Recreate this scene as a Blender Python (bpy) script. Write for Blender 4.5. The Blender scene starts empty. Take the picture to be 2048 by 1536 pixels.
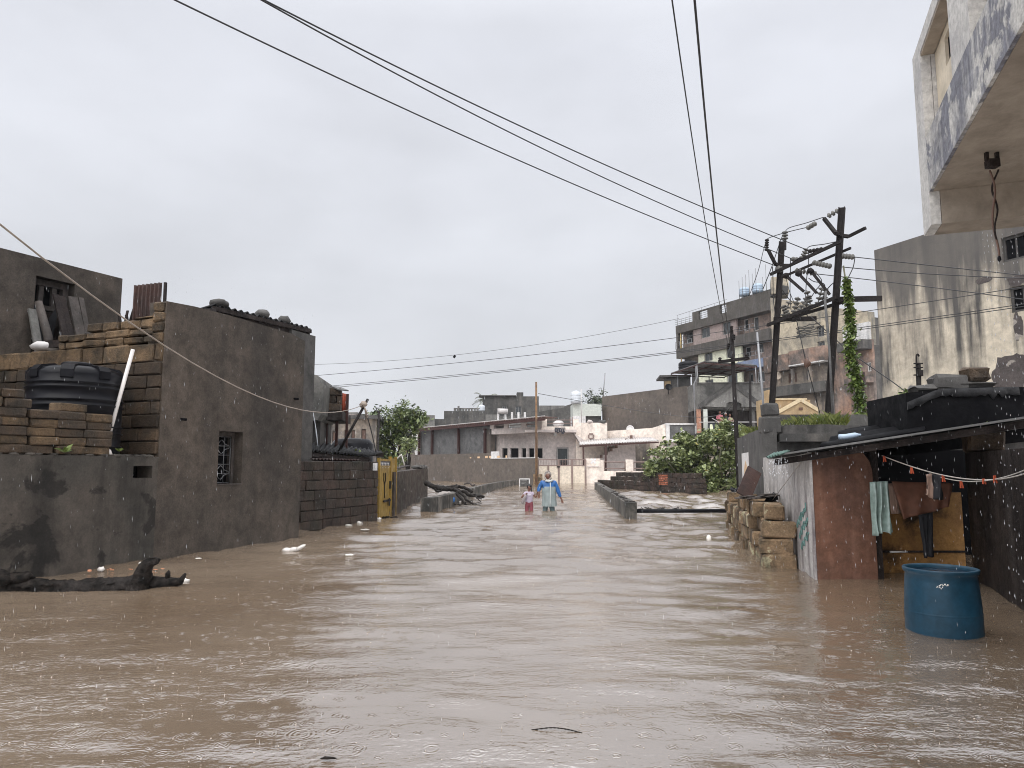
import bpy, bmesh, math, random
import numpy as np
from mathutils import Vector, Matrix, noise as mnoise
R = random.Random(11)
rad = math.radians
scene = bpy.context.scene
col = scene.collection
V = Vector

# ------------------------------------------------------------------ camera
F, CX, CY, CAMH = 1450.0, 1024.0, 768.0, 1.3
PITCH = math.atan(166 / F)
CP, SP = math.cos(PITCH), math.sin(PITCH)
cam_data = bpy.data.cameras.new('camera')
cam = bpy.data.objects.new('camera', cam_data)
col.objects.link(cam)
cam.location = (0, 0, CAMH)
cam.rotation_euler = (math.pi / 2 + PITCH, 0, 0)
cam_data.sensor_width = 36
cam_data.lens = F / 2048 * 36
cam_data.clip_start = 0.05
cam_data.clip_end = 3000
scene.camera = cam

# ------------------------------------------------------------------ world: overcast sky
SUN_EL, SUN_AZ = rad(46), rad(202)
world = bpy.data.worlds.new('World')
scene.world = world
world.use_nodes = True
nt = world.node_tree
nt.nodes.clear()
N = nt.nodes.new
L = nt.links.new
out = N('ShaderNodeOutputWorld'); bg = N('ShaderNodeBackground')
bg.inputs['Strength'].default_value = 0.1
sky = N('ShaderNodeTexSky'); sky.sky_type = 'NISHITA'; sky.sun_disc = False
sky.sun_elevation = SUN_EL; sky.sun_rotation = SUN_AZ
hs = N('ShaderNodeHueSaturation'); hs.inputs['Saturation'].default_value = 0.15
L(sky.outputs[0], hs.inputs['Color'])
tc = N('ShaderNodeTexCoord'); sep = N('ShaderNodeSeparateXYZ'); L(tc.outputs['Generated'], sep.inputs[0])
ramp = N('ShaderNodeValToRGB')
cr = ramp.color_ramp
cr.elements[0].position = 0.0; cr.elements[0].color = (.74, .76, .80, 1)
cr.elements[1].position = 1.0; cr.elements[1].color = (1, 1, 1, 1)
for p, c in ((.22, (.635, .655, .705, 1)), (.52, (.69, .71, .775, 1)), (.68, (.85, .87, .93, 1))):
    e = cr.elements.new(p); e.color = (c[0] * 1.17, c[1] * 1.17, c[2] * 1.165, 1)
L(sep.outputs['Z'], ramp.inputs[0])
# cloud mottling
mp = N('ShaderNodeMapping'); mp.inputs['Scale'].default_value = (1, 1, 2.2); L(tc.outputs['Generated'], mp.inputs[0])
nz = N('ShaderNodeTexNoise'); nz.inputs['Scale'].default_value = 2.6; nz.inputs['Detail'].default_value = 5; nz.inputs['Roughness'].default_value = .5
L(mp.outputs[0], nz.inputs['Vector'])
mr = N('ShaderNodeMapRange'); mr.inputs[1].default_value = .3; mr.inputs[2].default_value = .7; mr.inputs[3].default_value = .88; mr.inputs[4].default_value = 1.09
L(nz.outputs['Fac'], mr.inputs[0])
# thicker cloud ahead, brighter towards the zenith and behind the photographer
zr = N('ShaderNodeMapRange'); zr.inputs[1].default_value = .54; zr.inputs[2].default_value = 1; zr.inputs[3].default_value = 1; zr.inputs[4].default_value = 2.3
L(sep.outputs['Z'], zr.inputs[0])
yr = N('ShaderNodeMapRange'); yr.inputs[1].default_value = .35; yr.inputs[2].default_value = -.5; yr.inputs[3].default_value = 1; yr.inputs[4].default_value = 1.8
L(sep.outputs['Y'], yr.inputs[0])
m1 = N('ShaderNodeMath'); m1.operation = 'MULTIPLY'; L(zr.outputs[0], m1.inputs[0]); L(yr.outputs[0], m1.inputs[1])
m2 = N('ShaderNodeMath'); m2.operation = 'MULTIPLY'; L(m1.outputs[0], m2.inputs[0]); L(mr.outputs[0], m2.inputs[1])
m3 = N('ShaderNodeMath'); m3.operation = 'MULTIPLY'; m3.inputs[1].default_value = 10.0; L(m2.outputs[0], m3.inputs[0])
vm = N('ShaderNodeVectorMath'); vm.operation = 'SCALE'; L(ramp.outputs[0], vm.inputs[0]); L(m3.outputs[0], vm.inputs['Scale'])
mix = N('ShaderNodeMixRGB'); mix.inputs[0].default_value = .94; L(hs.outputs[0], mix.inputs[1]); L(vm.outputs[0], mix.inputs[2])
L(mix.outputs[0], bg.inputs['Color']); L(bg.outputs[0], out.inputs['Surface'])

sun_data = bpy.data.lights.new('sun', 'SUN')
sun_data.energy = 1.5; sun_data.angle = rad(50); sun_data.color = (1, .97, .93)
sun = bpy.data.objects.new('sun', sun_data); col.objects.link(sun)
sun.rotation_euler = (math.pi / 2 - SUN_EL, 0, rad(-22))
vs = scene.view_settings
vs.view_transform = 'Standard'; vs.look = 'None'; vs.exposure = 0; vs.gamma = 1; vs.use_curve_mapping = False
scene.cycles.max_bounces = 6
scene.cycles.transparent_max_bounces = 12
scene.cycles.use_denoising = True
scene.cycles.denoising_prefilter = 'ACCURATE'
scene.cycles.filter_width = 1.0

# ------------------------------------------------------------------ pixel -> space helpers (for measuring)
def ray(u, v):
    dx, dy = (u - CX) / F, (CY - v) / F
    return V((dx, CP - dy * SP, SP + dy * CP))
def at(u, v, Y):
    d = ray(u, v); t = Y / d.y
    return V((d.x * t, Y, CAMH + d.z * t))
def G(u, v, z=0.0):
    d = ray(u, v); t = (z - CAMH) / d.z
    return V((d.x * t, d.y * t, z))

class Plane:
    """vertical facade plane: s runs along d, n points out of it (to the right of d)"""
    def __init__(self, p, d):
        self.p = V((p[0], p[1])); d = V((d[0], d[1])).normalized()
        self.d = d; self.n = V((d.y, -d.x))
    def sz(self, u, v):
        r = ray(u, v); o = V((0, 0))
        # (o + t r - p) . n = 0
        t = self.p.dot(self.n) / (r.x * self.n.x + r.y * self.n.y)
        q = V((r.x * t, r.y * t)) - self.p
        return q.dot(self.d), CAMH + r.z * t
    def s(self, u, v=900): return self.sz(u, v)[0]
    def z(self, u, v): return self.sz(u, v)[1]
    def pt(self, s, z, n=0.0):
        q = self.p + self.d * s + self.n * n
        return V((q.x, q.y, z))
    def off(self, n, s=0):
        q = self.p + self.n * n + self.d * s
        return Plane(q, self.d)
    def frame(self):
        return Matrix(((self.d.x, self.n.x, 0), (self.d.y, self.n.y, 0), (0, 0, 1)))

# ------------------------------------------------------------------ mesh builder
class MB:
    def __init__(self): self.v = []; self.f = []; self.sm = []; self.mi = []; self.cur = 0
    def add(self, vs, fs, smooth=False):
        o = len(self.v); self.v += [V(p) for p in vs]
        for f in fs: self.f.append([i + o for i in f]); self.sm.append(smooth); self.mi.append(self.cur)
        return self
    def hexa(self, p):  # 4 bottom ccw, 4 top
        return self.add(p, [(3, 2, 1, 0), (4, 5, 6, 7), (0, 1, 5, 4), (1, 2, 6, 5), (2, 3, 7, 6), (3, 0, 4, 7)])
    def box(self, c, s, rot=None):
        hx, hy, hz = s[0] / 2, s[1] / 2, s[2] / 2
        p = [V(q) for q in ((-hx, -hy, -hz), (hx, -hy, -hz), (hx, hy, -hz), (-hx, hy, -hz), (-hx, -hy, hz), (hx, -hy, hz), (hx, hy, hz), (-hx, hy, hz))]
        if rot is not None: p = [rot @ q for q in p]
        return self.hexa([q + V(c) for q in p])
    def ob(self, pl, s0, s1, z0, z1, n0, n1):
        s0, s1 = min(s0, s1), max(s0, s1); z0, z1 = min(z0, z1), max(z0, z1); n0, n1 = min(n0, n1), max(n0, n1)
        return self.hexa([pl.pt(s0, z0, n1), pl.pt(s1, z0, n1), pl.pt(s1, z0, n0), pl.pt(s0, z0, n0), pl.pt(s0, z1, n1), pl.pt(s1, z1, n1), pl.pt(s1, z1, n0), pl.pt(s0, z1, n0)])
    def cbox(self, c, s, rot=None, ch=.02, jit=0.0, rnd=R):
        """chamfered, slightly irregular block"""
        hx, hy, hz = s[0] / 2, s[1] / 2, s[2] / 2
        vs, fs, idx = [], [], {}
        for ax in range(3):
            for sg in (-1, 1):
                ring = []
                o = [(ax + 1) % 3, (ax + 2) % 3]
                for a, b in ((-1, -1), (1, -1), (1, 1), (-1, 1)):
                    q = [0, 0, 0]; h = (hx, hy, hz)
                    q[ax] = sg * h[ax]; q[o[0]] = a * (h[o[0]] - ch); q[o[1]] = b * (h[o[1]] - ch)
                    k = [0, 0, 0]; k[ax] = sg; k[o[0]] = a; k[o[1]] = b
                    idx[(ax, tuple(k))] = len(vs); ring.append(len(vs))
                    vs.append(V([q[i] + rnd.uniform(-jit, jit) for i in range(3)]))
                fs.append(ring if sg > 0 else ring[::-1])
        sg = (-1, 1)
        for a in range(3):
            b, c2 = (a + 1) % 3, (a + 2) % 3
            for sa in sg:
                for sb in sg:
                    def key(sc):
                        k = [0, 0, 0]; k[a] = sa; k[b] = sb; k[c2] = sc; return tuple(k)
                    f = [idx[(a, key(-1))], idx[(b, key(-1))], idx[(b, key(1))], idx[(a, key(1))]]
                    fs.append(f if sa * sb > 0 else f[::-1])
        for sx in sg:
            for sy in sg:
                for sz in sg:
                    k = (sx, sy, sz); f = [idx[(0, k)], idx[(1, k)], idx[(2, k)]]
                    fs.append(f if sx * sy * sz > 0 else f[::-1])
        if rot is not None: vs = [rot @ q for q in vs]
        return self.add([q + V(c) for q in vs], fs)
    def tube(self, pts, r, n=6, smooth=True, caps=True):
        pts = [V(p) for p in pts]; m = len(pts)
        rs = r if isinstance(r, (list, tuple)) else [r] * m
        vs, fs = [], []
        prev = None
        for i, p in enumerate(pts):
            t = (pts[min(i + 1, m - 1)] - pts[max(i - 1, 0)])
            if t.length < 1e-9: t = V((0, 0, 1))
            t.normalize()
            if prev is None:
                a = t.cross(V((0, 0, 1)))
                if a.length < .05: a = t.cross(V((1, 0, 0)))
            else:
                a = prev - t * prev.dot(t)
            a.normalize(); prev = a; b = t.cross(a)
            for k in range(n):
                w = 2 * math.pi * k / n
                vs.append(p + (a * math.cos(w) + b * math.sin(w)) * rs[i])
        for i in range(m - 1):
            for k in range(n):
                k2 = (k + 1) % n
                fs.append((i * n + k, i * n + k2, (i + 1) * n + k2, (i + 1) * n + k))
        if caps:
            fs.append(tuple(range(n))[::-1]); fs.append(tuple((m - 1) * n + k for k in range(n)))
        return self.add(vs, fs, smooth)
    def bar(self, a, b, w, h, up=V((0, 0, 1))):
        a, b = V(a), V(b); t = (b - a).normalized(); x = t.cross(up)
        if x.length < .05: x = t.cross(V((0, 1, 0)))
        x.normalize(); y = x.cross(t)
        def q(p): return [p - x * w / 2 - y * h / 2, p + x * w / 2 - y * h / 2, p + x * w / 2 + y * h / 2, p - x * w / 2 + y * h / 2]
        A, B = q(a), q(b)
        return self.add(A + B, [(0, 1, 2, 3), (7, 6, 5, 4), (4, 5, 1, 0), (5, 6, 2, 1), (6, 7, 3, 2), (7, 4, 0, 3)])
    def lathe(self, prof, c, n=32, rot=None, smooth=True):
        vs, fs = [], []
        m = len(prof)
        for (r, z) in prof:
            for k in range(n):
                w = 2 * math.pi * k / n
                p = V((r * math.cos(w), r * math.sin(w), z))
                if rot is not None: p = rot @ p
                vs.append(p + V(c))
        for i in range(m - 1):
            for k in range(n):
                k2 = (k + 1) % n
                fs.append((i * n + k, i * n + k2, (i + 1) * n + k2, (i + 1) * n + k))
        fs.append(tuple(range(n))[::-1]); fs.append(tuple((m - 1) * n + k for k in range(n)))
        return self.add(vs, fs, smooth)
    def poly(self, pl, pts, n0, n1):
        """extruded polygon, pts (s,z) counter-clockwise seen from outside"""
        m = len(pts)
        vs = [pl.pt(s, z, n1) for s, z in pts] + [pl.pt(s, z, n0) for s, z in pts]
        fs = [tuple(range(m)), tuple(range(2 * m - 1, m - 1, -1))]
        for i in range(m):
            j = (i + 1) % m; fs.append((i, m + i, m + j, j))
        return self.add(vs, fs)
    def blob(self, c, s, seed=0, amp=.18, sub=2, rot=None, freq=1.3):
        bm = bmesh.new(); bmesh.ops.create_icosphere(bm, subdivisions=sub, radius=1)
        vs = []
        for q in bm.verts:
            p = q.co.copy(); k = 1 + amp * mnoise.noise(p * freq + V((seed * 3.7, seed * 1.3, 0)))
            p = V((p.x * s[0], p.y * s[1], p.z * s[2])) * k
            if rot is not None: p = rot @ p
            vs.append(p + V(c))
        fs = [[x.index for x in f.verts] for f in bm.faces]; bm.free()
        return self.add(vs, fs, True)
    def corr(self, p00, p10, p11, p01, waves, amp, th=.012, seg=6, along=1, sagz=None):
        """corrugated sheet; ridges run from the 0-edge to the 1-edge, waves counted along p00->p10"""
        p00, p10, p11, p01 = map(V, (p00, p10, p11, p01))
        nrm = (p10 - p00).cross(p01 - p00).normalized()
        if nrm.z < 0: nrm = -nrm
        nu = waves * seg; vs, fs = [], []
        for lay in (0, 1):
            for j in range(along + 1):
                w = j / along
                for i in range(nu + 1):
                    t = i / nu
                    p = (p00 * (1 - t) + p10 * t) * (1 - w) + (p01 * (1 - t) + p11 * t) * w
                    p = p + nrm * (amp * math.sin(2 * math.pi * t * waves) - lay * th)
                    if sagz: p.z += sagz(t, w)
                    vs.append(p)
        row = nu + 1; L0 = row * (along + 1)
        for j in range(along):
            for i in range(nu):
                a = j * row + i
                fs.append((a, a + 1, a + row + 1, a + row)); fs.append((L0 + a + row, L0 + a + row + 1, L0 + a + 1, L0 + a))
        for i in range(nu):
            fs.append((i, L0 + i, L0 + i + 1, i + 1)); b = along * row + i
            fs.append((b + 1, L0 + b + 1, L0 + b, b))
        for j in range(along):
            a = j * row; fs.append((a + row, L0 + a + row, L0 + a, a)); b = a + nu
            fs.append((b, L0 + b, L0 + b + row, b + row))
        return self.add(vs, fs, True)
    def wallh(self, pl, s0, s1, z0, top, holes, t=.25, n0=0.0):
        """wall with real openings. top: number or [(s,z),...] polyline"""
        if not isinstance(top, (list, tuple)): top = [(s0, top), (s1, top)]
        def tz(s):
            for (a, za), (b, zb) in zip(top, top[1:]):
                if s <= b + 1e-9: return za + (zb - za) * (s - a) / (b - a) if b > a else zb
            return top[-1][1]
        br = sorted({round(x, 5) for x in [s0, s1] + [h[0] for h in holes] + [h[1] for h in holes] + [p[0] for p in top] if s0 - 1e-6 <= x <= s1 + 1e-6})
        A, B = n0, n0 - t
        for a, b in zip(br, br[1:]):
            mid = (a + b) / 2
            hs_ = sorted([h for h in holes if h[0] < mid < h[1]], key=lambda h: h[2])
            z = z0; ta, tb = tz(a + 1e-6), tz(b - 1e-6)
            segs = []
            for h in hs_: segs.append((z, z, h[2], h[2])); z = h[3]
            segs.append((z, z, ta, tb))
            for (za, zb, zc, zd) in segs:
                if zc <= za + 1e-6 and zd <= zb + 1e-6: continue
                self.add([pl.pt(a, za, A), pl.pt(b, zb, A), pl.pt(b, zd, A), pl.pt(a, zc, A)], [(0, 1, 2, 3)])
                self.add([pl.pt(a, za, B), pl.pt(b, zb, B), pl.pt(b, zd, B), pl.pt(a, zc, B)], [(3, 2, 1, 0)])
            self.add([pl.pt(a, ta, A), pl.pt(b, tb, A), pl.pt(b, tb, B), pl.pt(a, ta, B)], [(0, 1, 2, 3)])
            self.add([pl.pt(a, z0, A), pl.pt(b, z0, A), pl.pt(b, z0, B), pl.pt(a, z0, B)], [(3, 2, 1, 0)])
        for s, fl in ((s0, 0), (s1, 1)):
            q = [pl.pt(s, z0, A), pl.pt(s, tz(s + (1e-6 if not fl else -1e-6)), A), pl.pt(s, tz(s + (1e-6 if not fl else -1e-6)), B), pl.pt(s, z0, B)]
            self.add(q, [(0, 1, 2, 3)] if not fl else [(3, 2, 1, 0)])
        for (a, b, c, d) in holes:
            for q in ([(a, c), (b, c)], [(b, c), (b, d)], [(b, d), (a, d)], [(a, d), (a, c)]):
                (x, zx), (y, zy) = q
                self.add([pl.pt(x, zx, A), pl.pt(y, zy, A), pl.pt(y, zy, B), pl.pt(x, zx, B)], [(3, 2, 1, 0)])
        return self
    def build(self, name, mat, parent=None, loc=None):
        me = bpy.data.meshes.new(name)
        if parent is not None: org = ORG[parent]
        elif loc is not None: org = V(loc)
        else:
            xs = [p.x for p in self.v]; ys = [p.y for p in self.v]
            org = V(((min(xs) + max(xs)) / 2, (min(ys) + max(ys)) / 2, min(p.z for p in self.v)))
        me.from_pydata([tuple(p - org) for p in self.v], [], self.f)
        me.polygons.foreach_set('use_smooth', self.sm)
        mats = mat if isinstance(mat, (list, tuple)) else [mat]
        for m in mats: me.materials.append(m)
        if len(mats) > 1: me.polygons.foreach_set('material_index', self.mi)
        me.update()
        o = bpy.data.objects.new(name, me); col.objects.link(o)
        if parent is None: o.location = org
        else: o.parent = parent
        ORG[o] = org
        return o
    def split(self, name, mat, parent):
        """each loose piece becomes a part of its own"""
        n = len(self.v); root = list(range(n))
        def find(i):
            while root[i] != i: root[i] = root[root[i]]; i = root[i]
            return i
        for f in self.f:
            for q in f[1:]: root[find(q)] = find(f[0])
        groups = {}
        for k, f in enumerate(self.f): groups.setdefault(find(f[0]), []).append(k)
        out_ = []
        for ks in groups.values():
            m = MB(); mp_ = {}
            for k in ks:
                for q in self.f[k]:
                    if q not in mp_: mp_[q] = len(m.v); m.v.append(self.v[q])
                m.f.append([mp_[q] for q in self.f[k]]); m.sm.append(self.sm[k]); m.mi.append(0)
            out_.append(m.build(name, mat, parent))
        return out_
ORG = {}
def tag(o, label, cat, group=None, kind=None):
    if label: o['label'] = label
    if cat: o['category'] = cat
    if group: o['group'] = group
    if kind: o['kind'] = kind
    return o
def thing(name, label, cat, loc, group=None):
    o = bpy.data.objects.new(name, None); col.objects.link(o); o.location = V(loc); o.empty_display_size = .2
    ORG[o] = V(loc)
    return tag(o, label, cat, group)
def struct(name, mb, mat, loc=(0, 0, 0)):
    o = mb.build(name, mat, None, loc); o['kind'] = 'structure'; return o
def dup(o, loc):
    c = o.copy(); col.objects.link(c); c.location = loc; ORG[c] = V(loc)
    for ch in list(o.children):
        d = ch.copy(); col.objects.link(d); d.parent = c; ORG[d] = V(loc)
        for g in list(ch.children):
            e = g.copy(); col.objects.link(e); e.parent = d
    return c

# ------------------------------------------------------------------ materials
def newmat(name):
    m = bpy.data.materials.new(name); m.use_nodes = True
    t = m.node_tree; b = t.nodes['Principled BSDF']
    return m, t, b
def c4(c): return (c[0], c[1], c[2], 1)
def plain(name, c, rough=.5, metal=0, spec=.5, alpha=1, trans=0, var=.12, scale=6):
    m, t, b = newmat(name); N, L = t.nodes.new, t.links.new
    g = N('ShaderNodeNewGeometry'); nz = N('ShaderNodeTexNoise'); nz.inputs['Scale'].default_value = scale; nz.inputs['Detail'].default_value = 4
    L(g.outputs['Position'], nz.inputs['Vector'])
    mr = N('ShaderNodeMapRange'); mr.inputs[1].default_value = .3; mr.inputs[2].default_value = .7; mr.inputs[3].default_value = 1 - var; mr.inputs[4].default_value = 1 + var
    L(nz.outputs['Fac'], mr.inputs[0])
    s = N('ShaderNodeVectorMath'); s.operation = 'SCALE'; s.inputs[0].default_value = c[:3]; L(mr.outputs[0], s.inputs['Scale'])
    L(s.outputs[0], b.inputs['Base Color'])
    b.inputs['Roughness'].default_value = rough; b.inputs['Metallic'].default_value = metal
    b.inputs['Specular IOR Level'].default_value = spec; b.inputs['Alpha'].default_value = alpha
    b.inputs['Transmission Weight'].default_value = trans
    return m
def wall(name, c1, c2, scale=1.2, stain=None, stain_amt=.5, streak=None, streak_amt=.5, streak_scale=3.0, rough=.65, spec=.18, bump=.25, island=0.0, fine=.2, mid=.22, gate=(.36, .56), stain_rng=(.5, .66), streak_rng=(.47, .66), patch=None, patch_scale=1.0, patch_thr=.62, fine_scale=40):
    """weathered masonry/plaster: two-tone mottling, blotches, run-off streaks, grain"""
    m, t, b = newmat(name); N, L = t.nodes.new, t.links.new
    g = N('ShaderNodeNewGeometry'); P = g.outputs['Position']
    def noise(sc, det=5, rough_=.55, vec=None, dist=0):
        n = N('ShaderNodeTexNoise'); n.inputs['Scale'].default_value = sc; n.inputs['Detail'].default_value = det; n.inputs['Roughness'].default_value = rough_; n.inputs['Distortion'].default_value = dist
        L(vec if vec is not None else P, n.inputs['Vector']); return n.outputs['Fac']
    def mrange(x, a, bb, c, d):
        r = N('ShaderNodeMapRange'); r.inputs[1].default_value = a; r.inputs[2].default_value = bb; r.inputs[3].default_value = c; r.inputs[4].default_value = d
        L(x, r.inputs[0]); return r.outputs[0]
    def mixc(f, a, bb):
        x = N('ShaderNodeMixRGB'); L(f, x.inputs[0])
        for k, q in ((1, a), (2, bb)):
            if isinstance(q, tuple): x.inputs[k].default_value = c4(q)
            else: L(q, x.inputs[k])
        return x.outputs[0]
    cc = mixc(mrange(noise(scale), .35, .65, 0, 1), tuple(c1), tuple(c2))
    if patch: cc = mixc(mrange(noise(patch_scale, 6, .6, None, .4), patch_thr, patch_thr + .03, 0, 1), cc, tuple(patch))
    if stain: cc = mixc(mrange(noise(scale * .55 + .13, 7, .65, None, .3), stain_rng[0], stain_rng[1], 0, stain_amt), cc, tuple(stain))
    if streak:
        mp = N('ShaderNodeMapping'); mp.inputs['Scale'].default_value = (1, 1, .09); L(P, mp.inputs[0])
        sN = noise(streak_scale, 6, .6, mp.outputs[0]); bN = mrange(noise(.45, 3), gate[0], gate[1], 0, 1)
        mu = N('ShaderNodeMath'); mu.operation = 'MULTIPLY'; L(mrange(sN, streak_rng[0], streak_rng[1], 0, streak_amt), mu.inputs[0]); L(bN, mu.inputs[1])
        cc = mixc(mu.outputs[0], cc, tuple(streak))
    k = mrange(noise(fine_scale, 4, .7), .25, .75, 1 - fine, 1 + fine)
    mu = N('ShaderNodeMath'); mu.operation = 'MULTIPLY'; L(k, mu.inputs[0]); L(mrange(noise(scale * 5.3 + 1.5, 6, .62, None, .25), .3, .7, 1 - mid, 1 + mid), mu.inputs[1]); k = mu.outputs[0]
    if island:
        isl = mrange(g.outputs['Random Per Island'], 0, 1, 1 - island, 1 + island)
        mu = N('ShaderNodeMath'); mu.operation = 'MULTIPLY'; L(k, mu.inputs[0]); L(isl, mu.inputs[1]); k = mu.outputs[0]
    s = N('ShaderNodeVectorMath'); s.operation = 'SCALE'; L(cc, s.inputs[0]); L(k, s.inputs['Scale'])
    L(s.outputs[0], b.inputs['Base Color'])
    L(mrange(noise(scale * 2, 3), .3, .7, rough - .15, rough + .12), b.inputs['Roughness']); b.inputs['Specular IOR Level'].default_value = spec
    if bump:
        bp = N('ShaderNodeBump'); bp.inputs['Strength'].default_value = bump; bp.inputs['Distance'].default_value = .02
        L(noise(fine_scale * .6, 6, .65), bp.inputs['Height']); L(bp.outputs[0], b.inputs['Normal'])
    return m
def leafmat(name, c1, c2, c3=None, spec=.5, rough=.4):
    m, t, b = newmat(name); N, L = t.nodes.new, t.links.new
    g = N('ShaderNodeNewGeometry'); r = N('ShaderNodeValToRGB'); L(g.outputs['Random Per Island'], r.inputs[0])
    e = r.color_ramp.elements; e[0].color = c4(c1); e[1].color = c4(c2)
    if c3: x = e.new(.93); x.color = c4(c2); e[-1].color = c4(c3)
    L(r.outputs[0], b.inputs['Base Color']); b.inputs['Roughness'].default_value = rough; b.inputs['Specular IOR Level'].default_value = spec
    return m

M = {}
M['plaster_dark'] = wall('dark wet plaster', (.088, .070, .056), (.056, .047, .039), .55, stain=(.034, .030, .027), stain_amt=.7, streak=(.032, .029, .026), streak_amt=.55, streak_scale=2.0, rough=.6, mid=.38, fine=.3)
M['plaster_low'] = wall('stained wet plaster', (.093, .077, .064), (.055, .050, .043), .8, stain=(.022, .02, .018), stain_amt=.85, streak=(.014, .013, .012), streak_amt=1, streak_scale=1.5, rough=.55, patch=(.026, .023, .02), patch_scale=1.1, patch_thr=.57, gate=(.3, .44))
M['plaster_grey'] = wall('weathered grey plaster', (.10, .095, .09), (.075, .07, .067), .8, stain=(.04, .04, .038), stain_amt=.6, streak=(.03, .03, .03), streak_amt=.5)
M['laterite'] = wall('laterite block', (.155, .102, .058), (.092, .063, .038), 5, stain=(.035, .029, .022), stain_amt=.85, stain_rng=(.42, .6), island=.4, bump=.9, fine=.3, rough=.7, fine_scale=55)
M['laterite_dark'] = wall('wet dark laterite block', (.078, .053, .034), (.045, .035, .027), 4, stain=(.03, .027, .022), stain_amt=.8, island=.42, bump=.9, fine=.3, rough=.55, fine_scale=55)
M['laterite_wall'] = wall('soaked laterite wall', (.058, .038, .030), (.034, .027, .023), 2.5, stain=(.015, .015, .013), stain_amt=.8, streak=(.02, .025, .015), streak_amt=.6, island=.22, bump=.8, fine=.3, rough=.5)
M['laterite_pale'] = wall('pale laterite block', (.25, .168, .1), (.165, .115, .07), 6, stain=(.06, .05, .034), stain_amt=.85, stain_rng=(.45, .62), island=.3, bump=.9, fine=.3, rough=.65, patch=(.40, .36, .23), patch_scale=2.6, patch_thr=.585)
M['mortar'] = plain('dark mortar', (.035, .03, .026), .8)
M['concrete_dark'] = wall('blackened concrete', (.085, .08, .076), (.055, .053, .05), 1.4, stain=(.025, .025, .024), stain_amt=.8, streak=(.16, .15, .14), streak_amt=.35, rough=.55)
M['concrete'] = wall('weathered concrete', (.21, .20, .185), (.15, .145, .135), 1.2, stain=(.06, .06, .056), stain_amt=.8, streak=(.05, .05, .048), streak_amt=.7)
M['parapet'] = wall('streaked parapet concrete', (.185, .166, .142), (.118, .107, .094), 1.9, stain=(.032, .03, .026), stain_amt=.9, stain_rng=(.46, .6), gate=(.2, .34), streak_rng=(.45, .6), streak=(.03, .03, .028), streak_amt=.95, streak_scale=4)
M['black_sheet'] = wall('blackened roof sheet', (.03, .03, .031), (.018, .018, .019), 3, rough=.6, spec=.1, bump=.2)
M['grey_sheet'] = wall('grey cement sheet', (.155, .152, .15), (.11, .108, .106), 2, stain=(.06, .06, .058), stain_amt=.6, rough=.45)
M['rust'] = wall('rusted sheet', (.05, .026, .021), (.03, .02, .018), 5, streak=(.07, .06, .056), streak_amt=.5, rough=.55)
M['red_rust'] = wall('red rusted sheet', (.33, .075, .04), (.2, .05, .03), 4, stain=(.10, .09, .085), stain_amt=.8, streak=(.3, .28, .27), streak_amt=.4, rough=.5)
M['black_plastic'] = plain('black plastic', (.008, .008, .010), .3, spec=.11, var=.25)
M['white_plastic'] = plain('white pvc', (.62, .58, .55), .35)
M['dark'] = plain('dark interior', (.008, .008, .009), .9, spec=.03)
M['wood_dark'] = wall('wet dark wood', (.034, .026, .023), (.018, .015, .015), 6, spec=.08, streak=(.075, .06, .055), streak_amt=.6, rough=.45, bump=.6)
M['wood_grey'] = wall('grey weathered wood', (.09, .075, .068), (.05, .044, .04), 5, streak=(.04, .035, .03), streak_amt=.7, rough=.6)
M['bark'] = wall('soaked black bark', (.026, .021, .018), (.006, .0055, .005), 14, streak=(.045, .04, .038), streak_amt=.6, rough=.5, spec=.08, bump=1.2, fine=.4)
M['yellow_gate'] = wall('rust-marked yellow sheet', (.30, .19, .04), (.23, .15, .036), 2.4, stain=(.14, .09, .03), stain_amt=.6, streak=(.10, .07, .03), streak_amt=.6, rough=.45)
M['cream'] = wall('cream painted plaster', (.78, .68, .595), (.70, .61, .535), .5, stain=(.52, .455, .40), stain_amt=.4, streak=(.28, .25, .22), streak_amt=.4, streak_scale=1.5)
M['cream_shade'] = wall('shaded cream plaster', (.54, .475, .44), (.48, .42, .395), .5, stain=(.22, .2, .19), stain_amt=.4)  # darker copy of the cream; the shade on recessed walls is in the colour
M['cream_old'] = wall('stained cream facade', (.62, .54, .42), (.52, .455, .36), .5, stain=(.25, .22, .19), stain_amt=.55, streak=(.12, .11, .10), streak_amt=.8, streak_scale=1.5, fine=.08)
M['cream_yellow'] = wall('mildewed yellow plaster', (.50, .425, .31), (.41, .355, .27), .6, stain=(.14, .13, .115), stain_amt=.75, stain_rng=(.46, .62), gate=(.3, .46), streak=(.12, .12, .11), streak_amt=.8, streak_scale=1.3)
M['band'] = wall('dark grey painted band', (.09, .08, .07), (.066, .06, .053), .5, streak=(.16, .15, .15), streak_amt=.4)
M['pink'] = wall('dull pink plaster', (.33, .255, .235), (.28, .225, .205), .6, stain=(.2, .17, .17), stain_amt=.4)
M['pale_green'] = wall('pale green plaster', (.62, .62, .47), (.55, .55, .43), .5, stain=(.4, .38, .32), stain_amt=.3)
M['tile_rose'] = wall('rose patterned tile', (.32, .235, .195), (.18, .145, .13), 3.5, stain=(.42, .36, .31), stain_amt=.5, fine=.2)
M['orange_old'] = wall('peeling orange plaster', (.33, .195, .135), (.29, .225, .19), .55, stain=(.075, .07, .066), stain_amt=.92, stain_rng=(.43, .6), gate=(.3, .48), streak=(.06, .058, .056), streak_amt=.8, streak_scale=1.6)
M['mauve_old'] = wall('stained mauve plaster', (.35, .285, .225), (.27, .23, .19), .5, stain=(.08, .075, .073), stain_amt=.85, stain_rng=(.46, .62), streak=(.07, .07, .07), streak_amt=.7)
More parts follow.
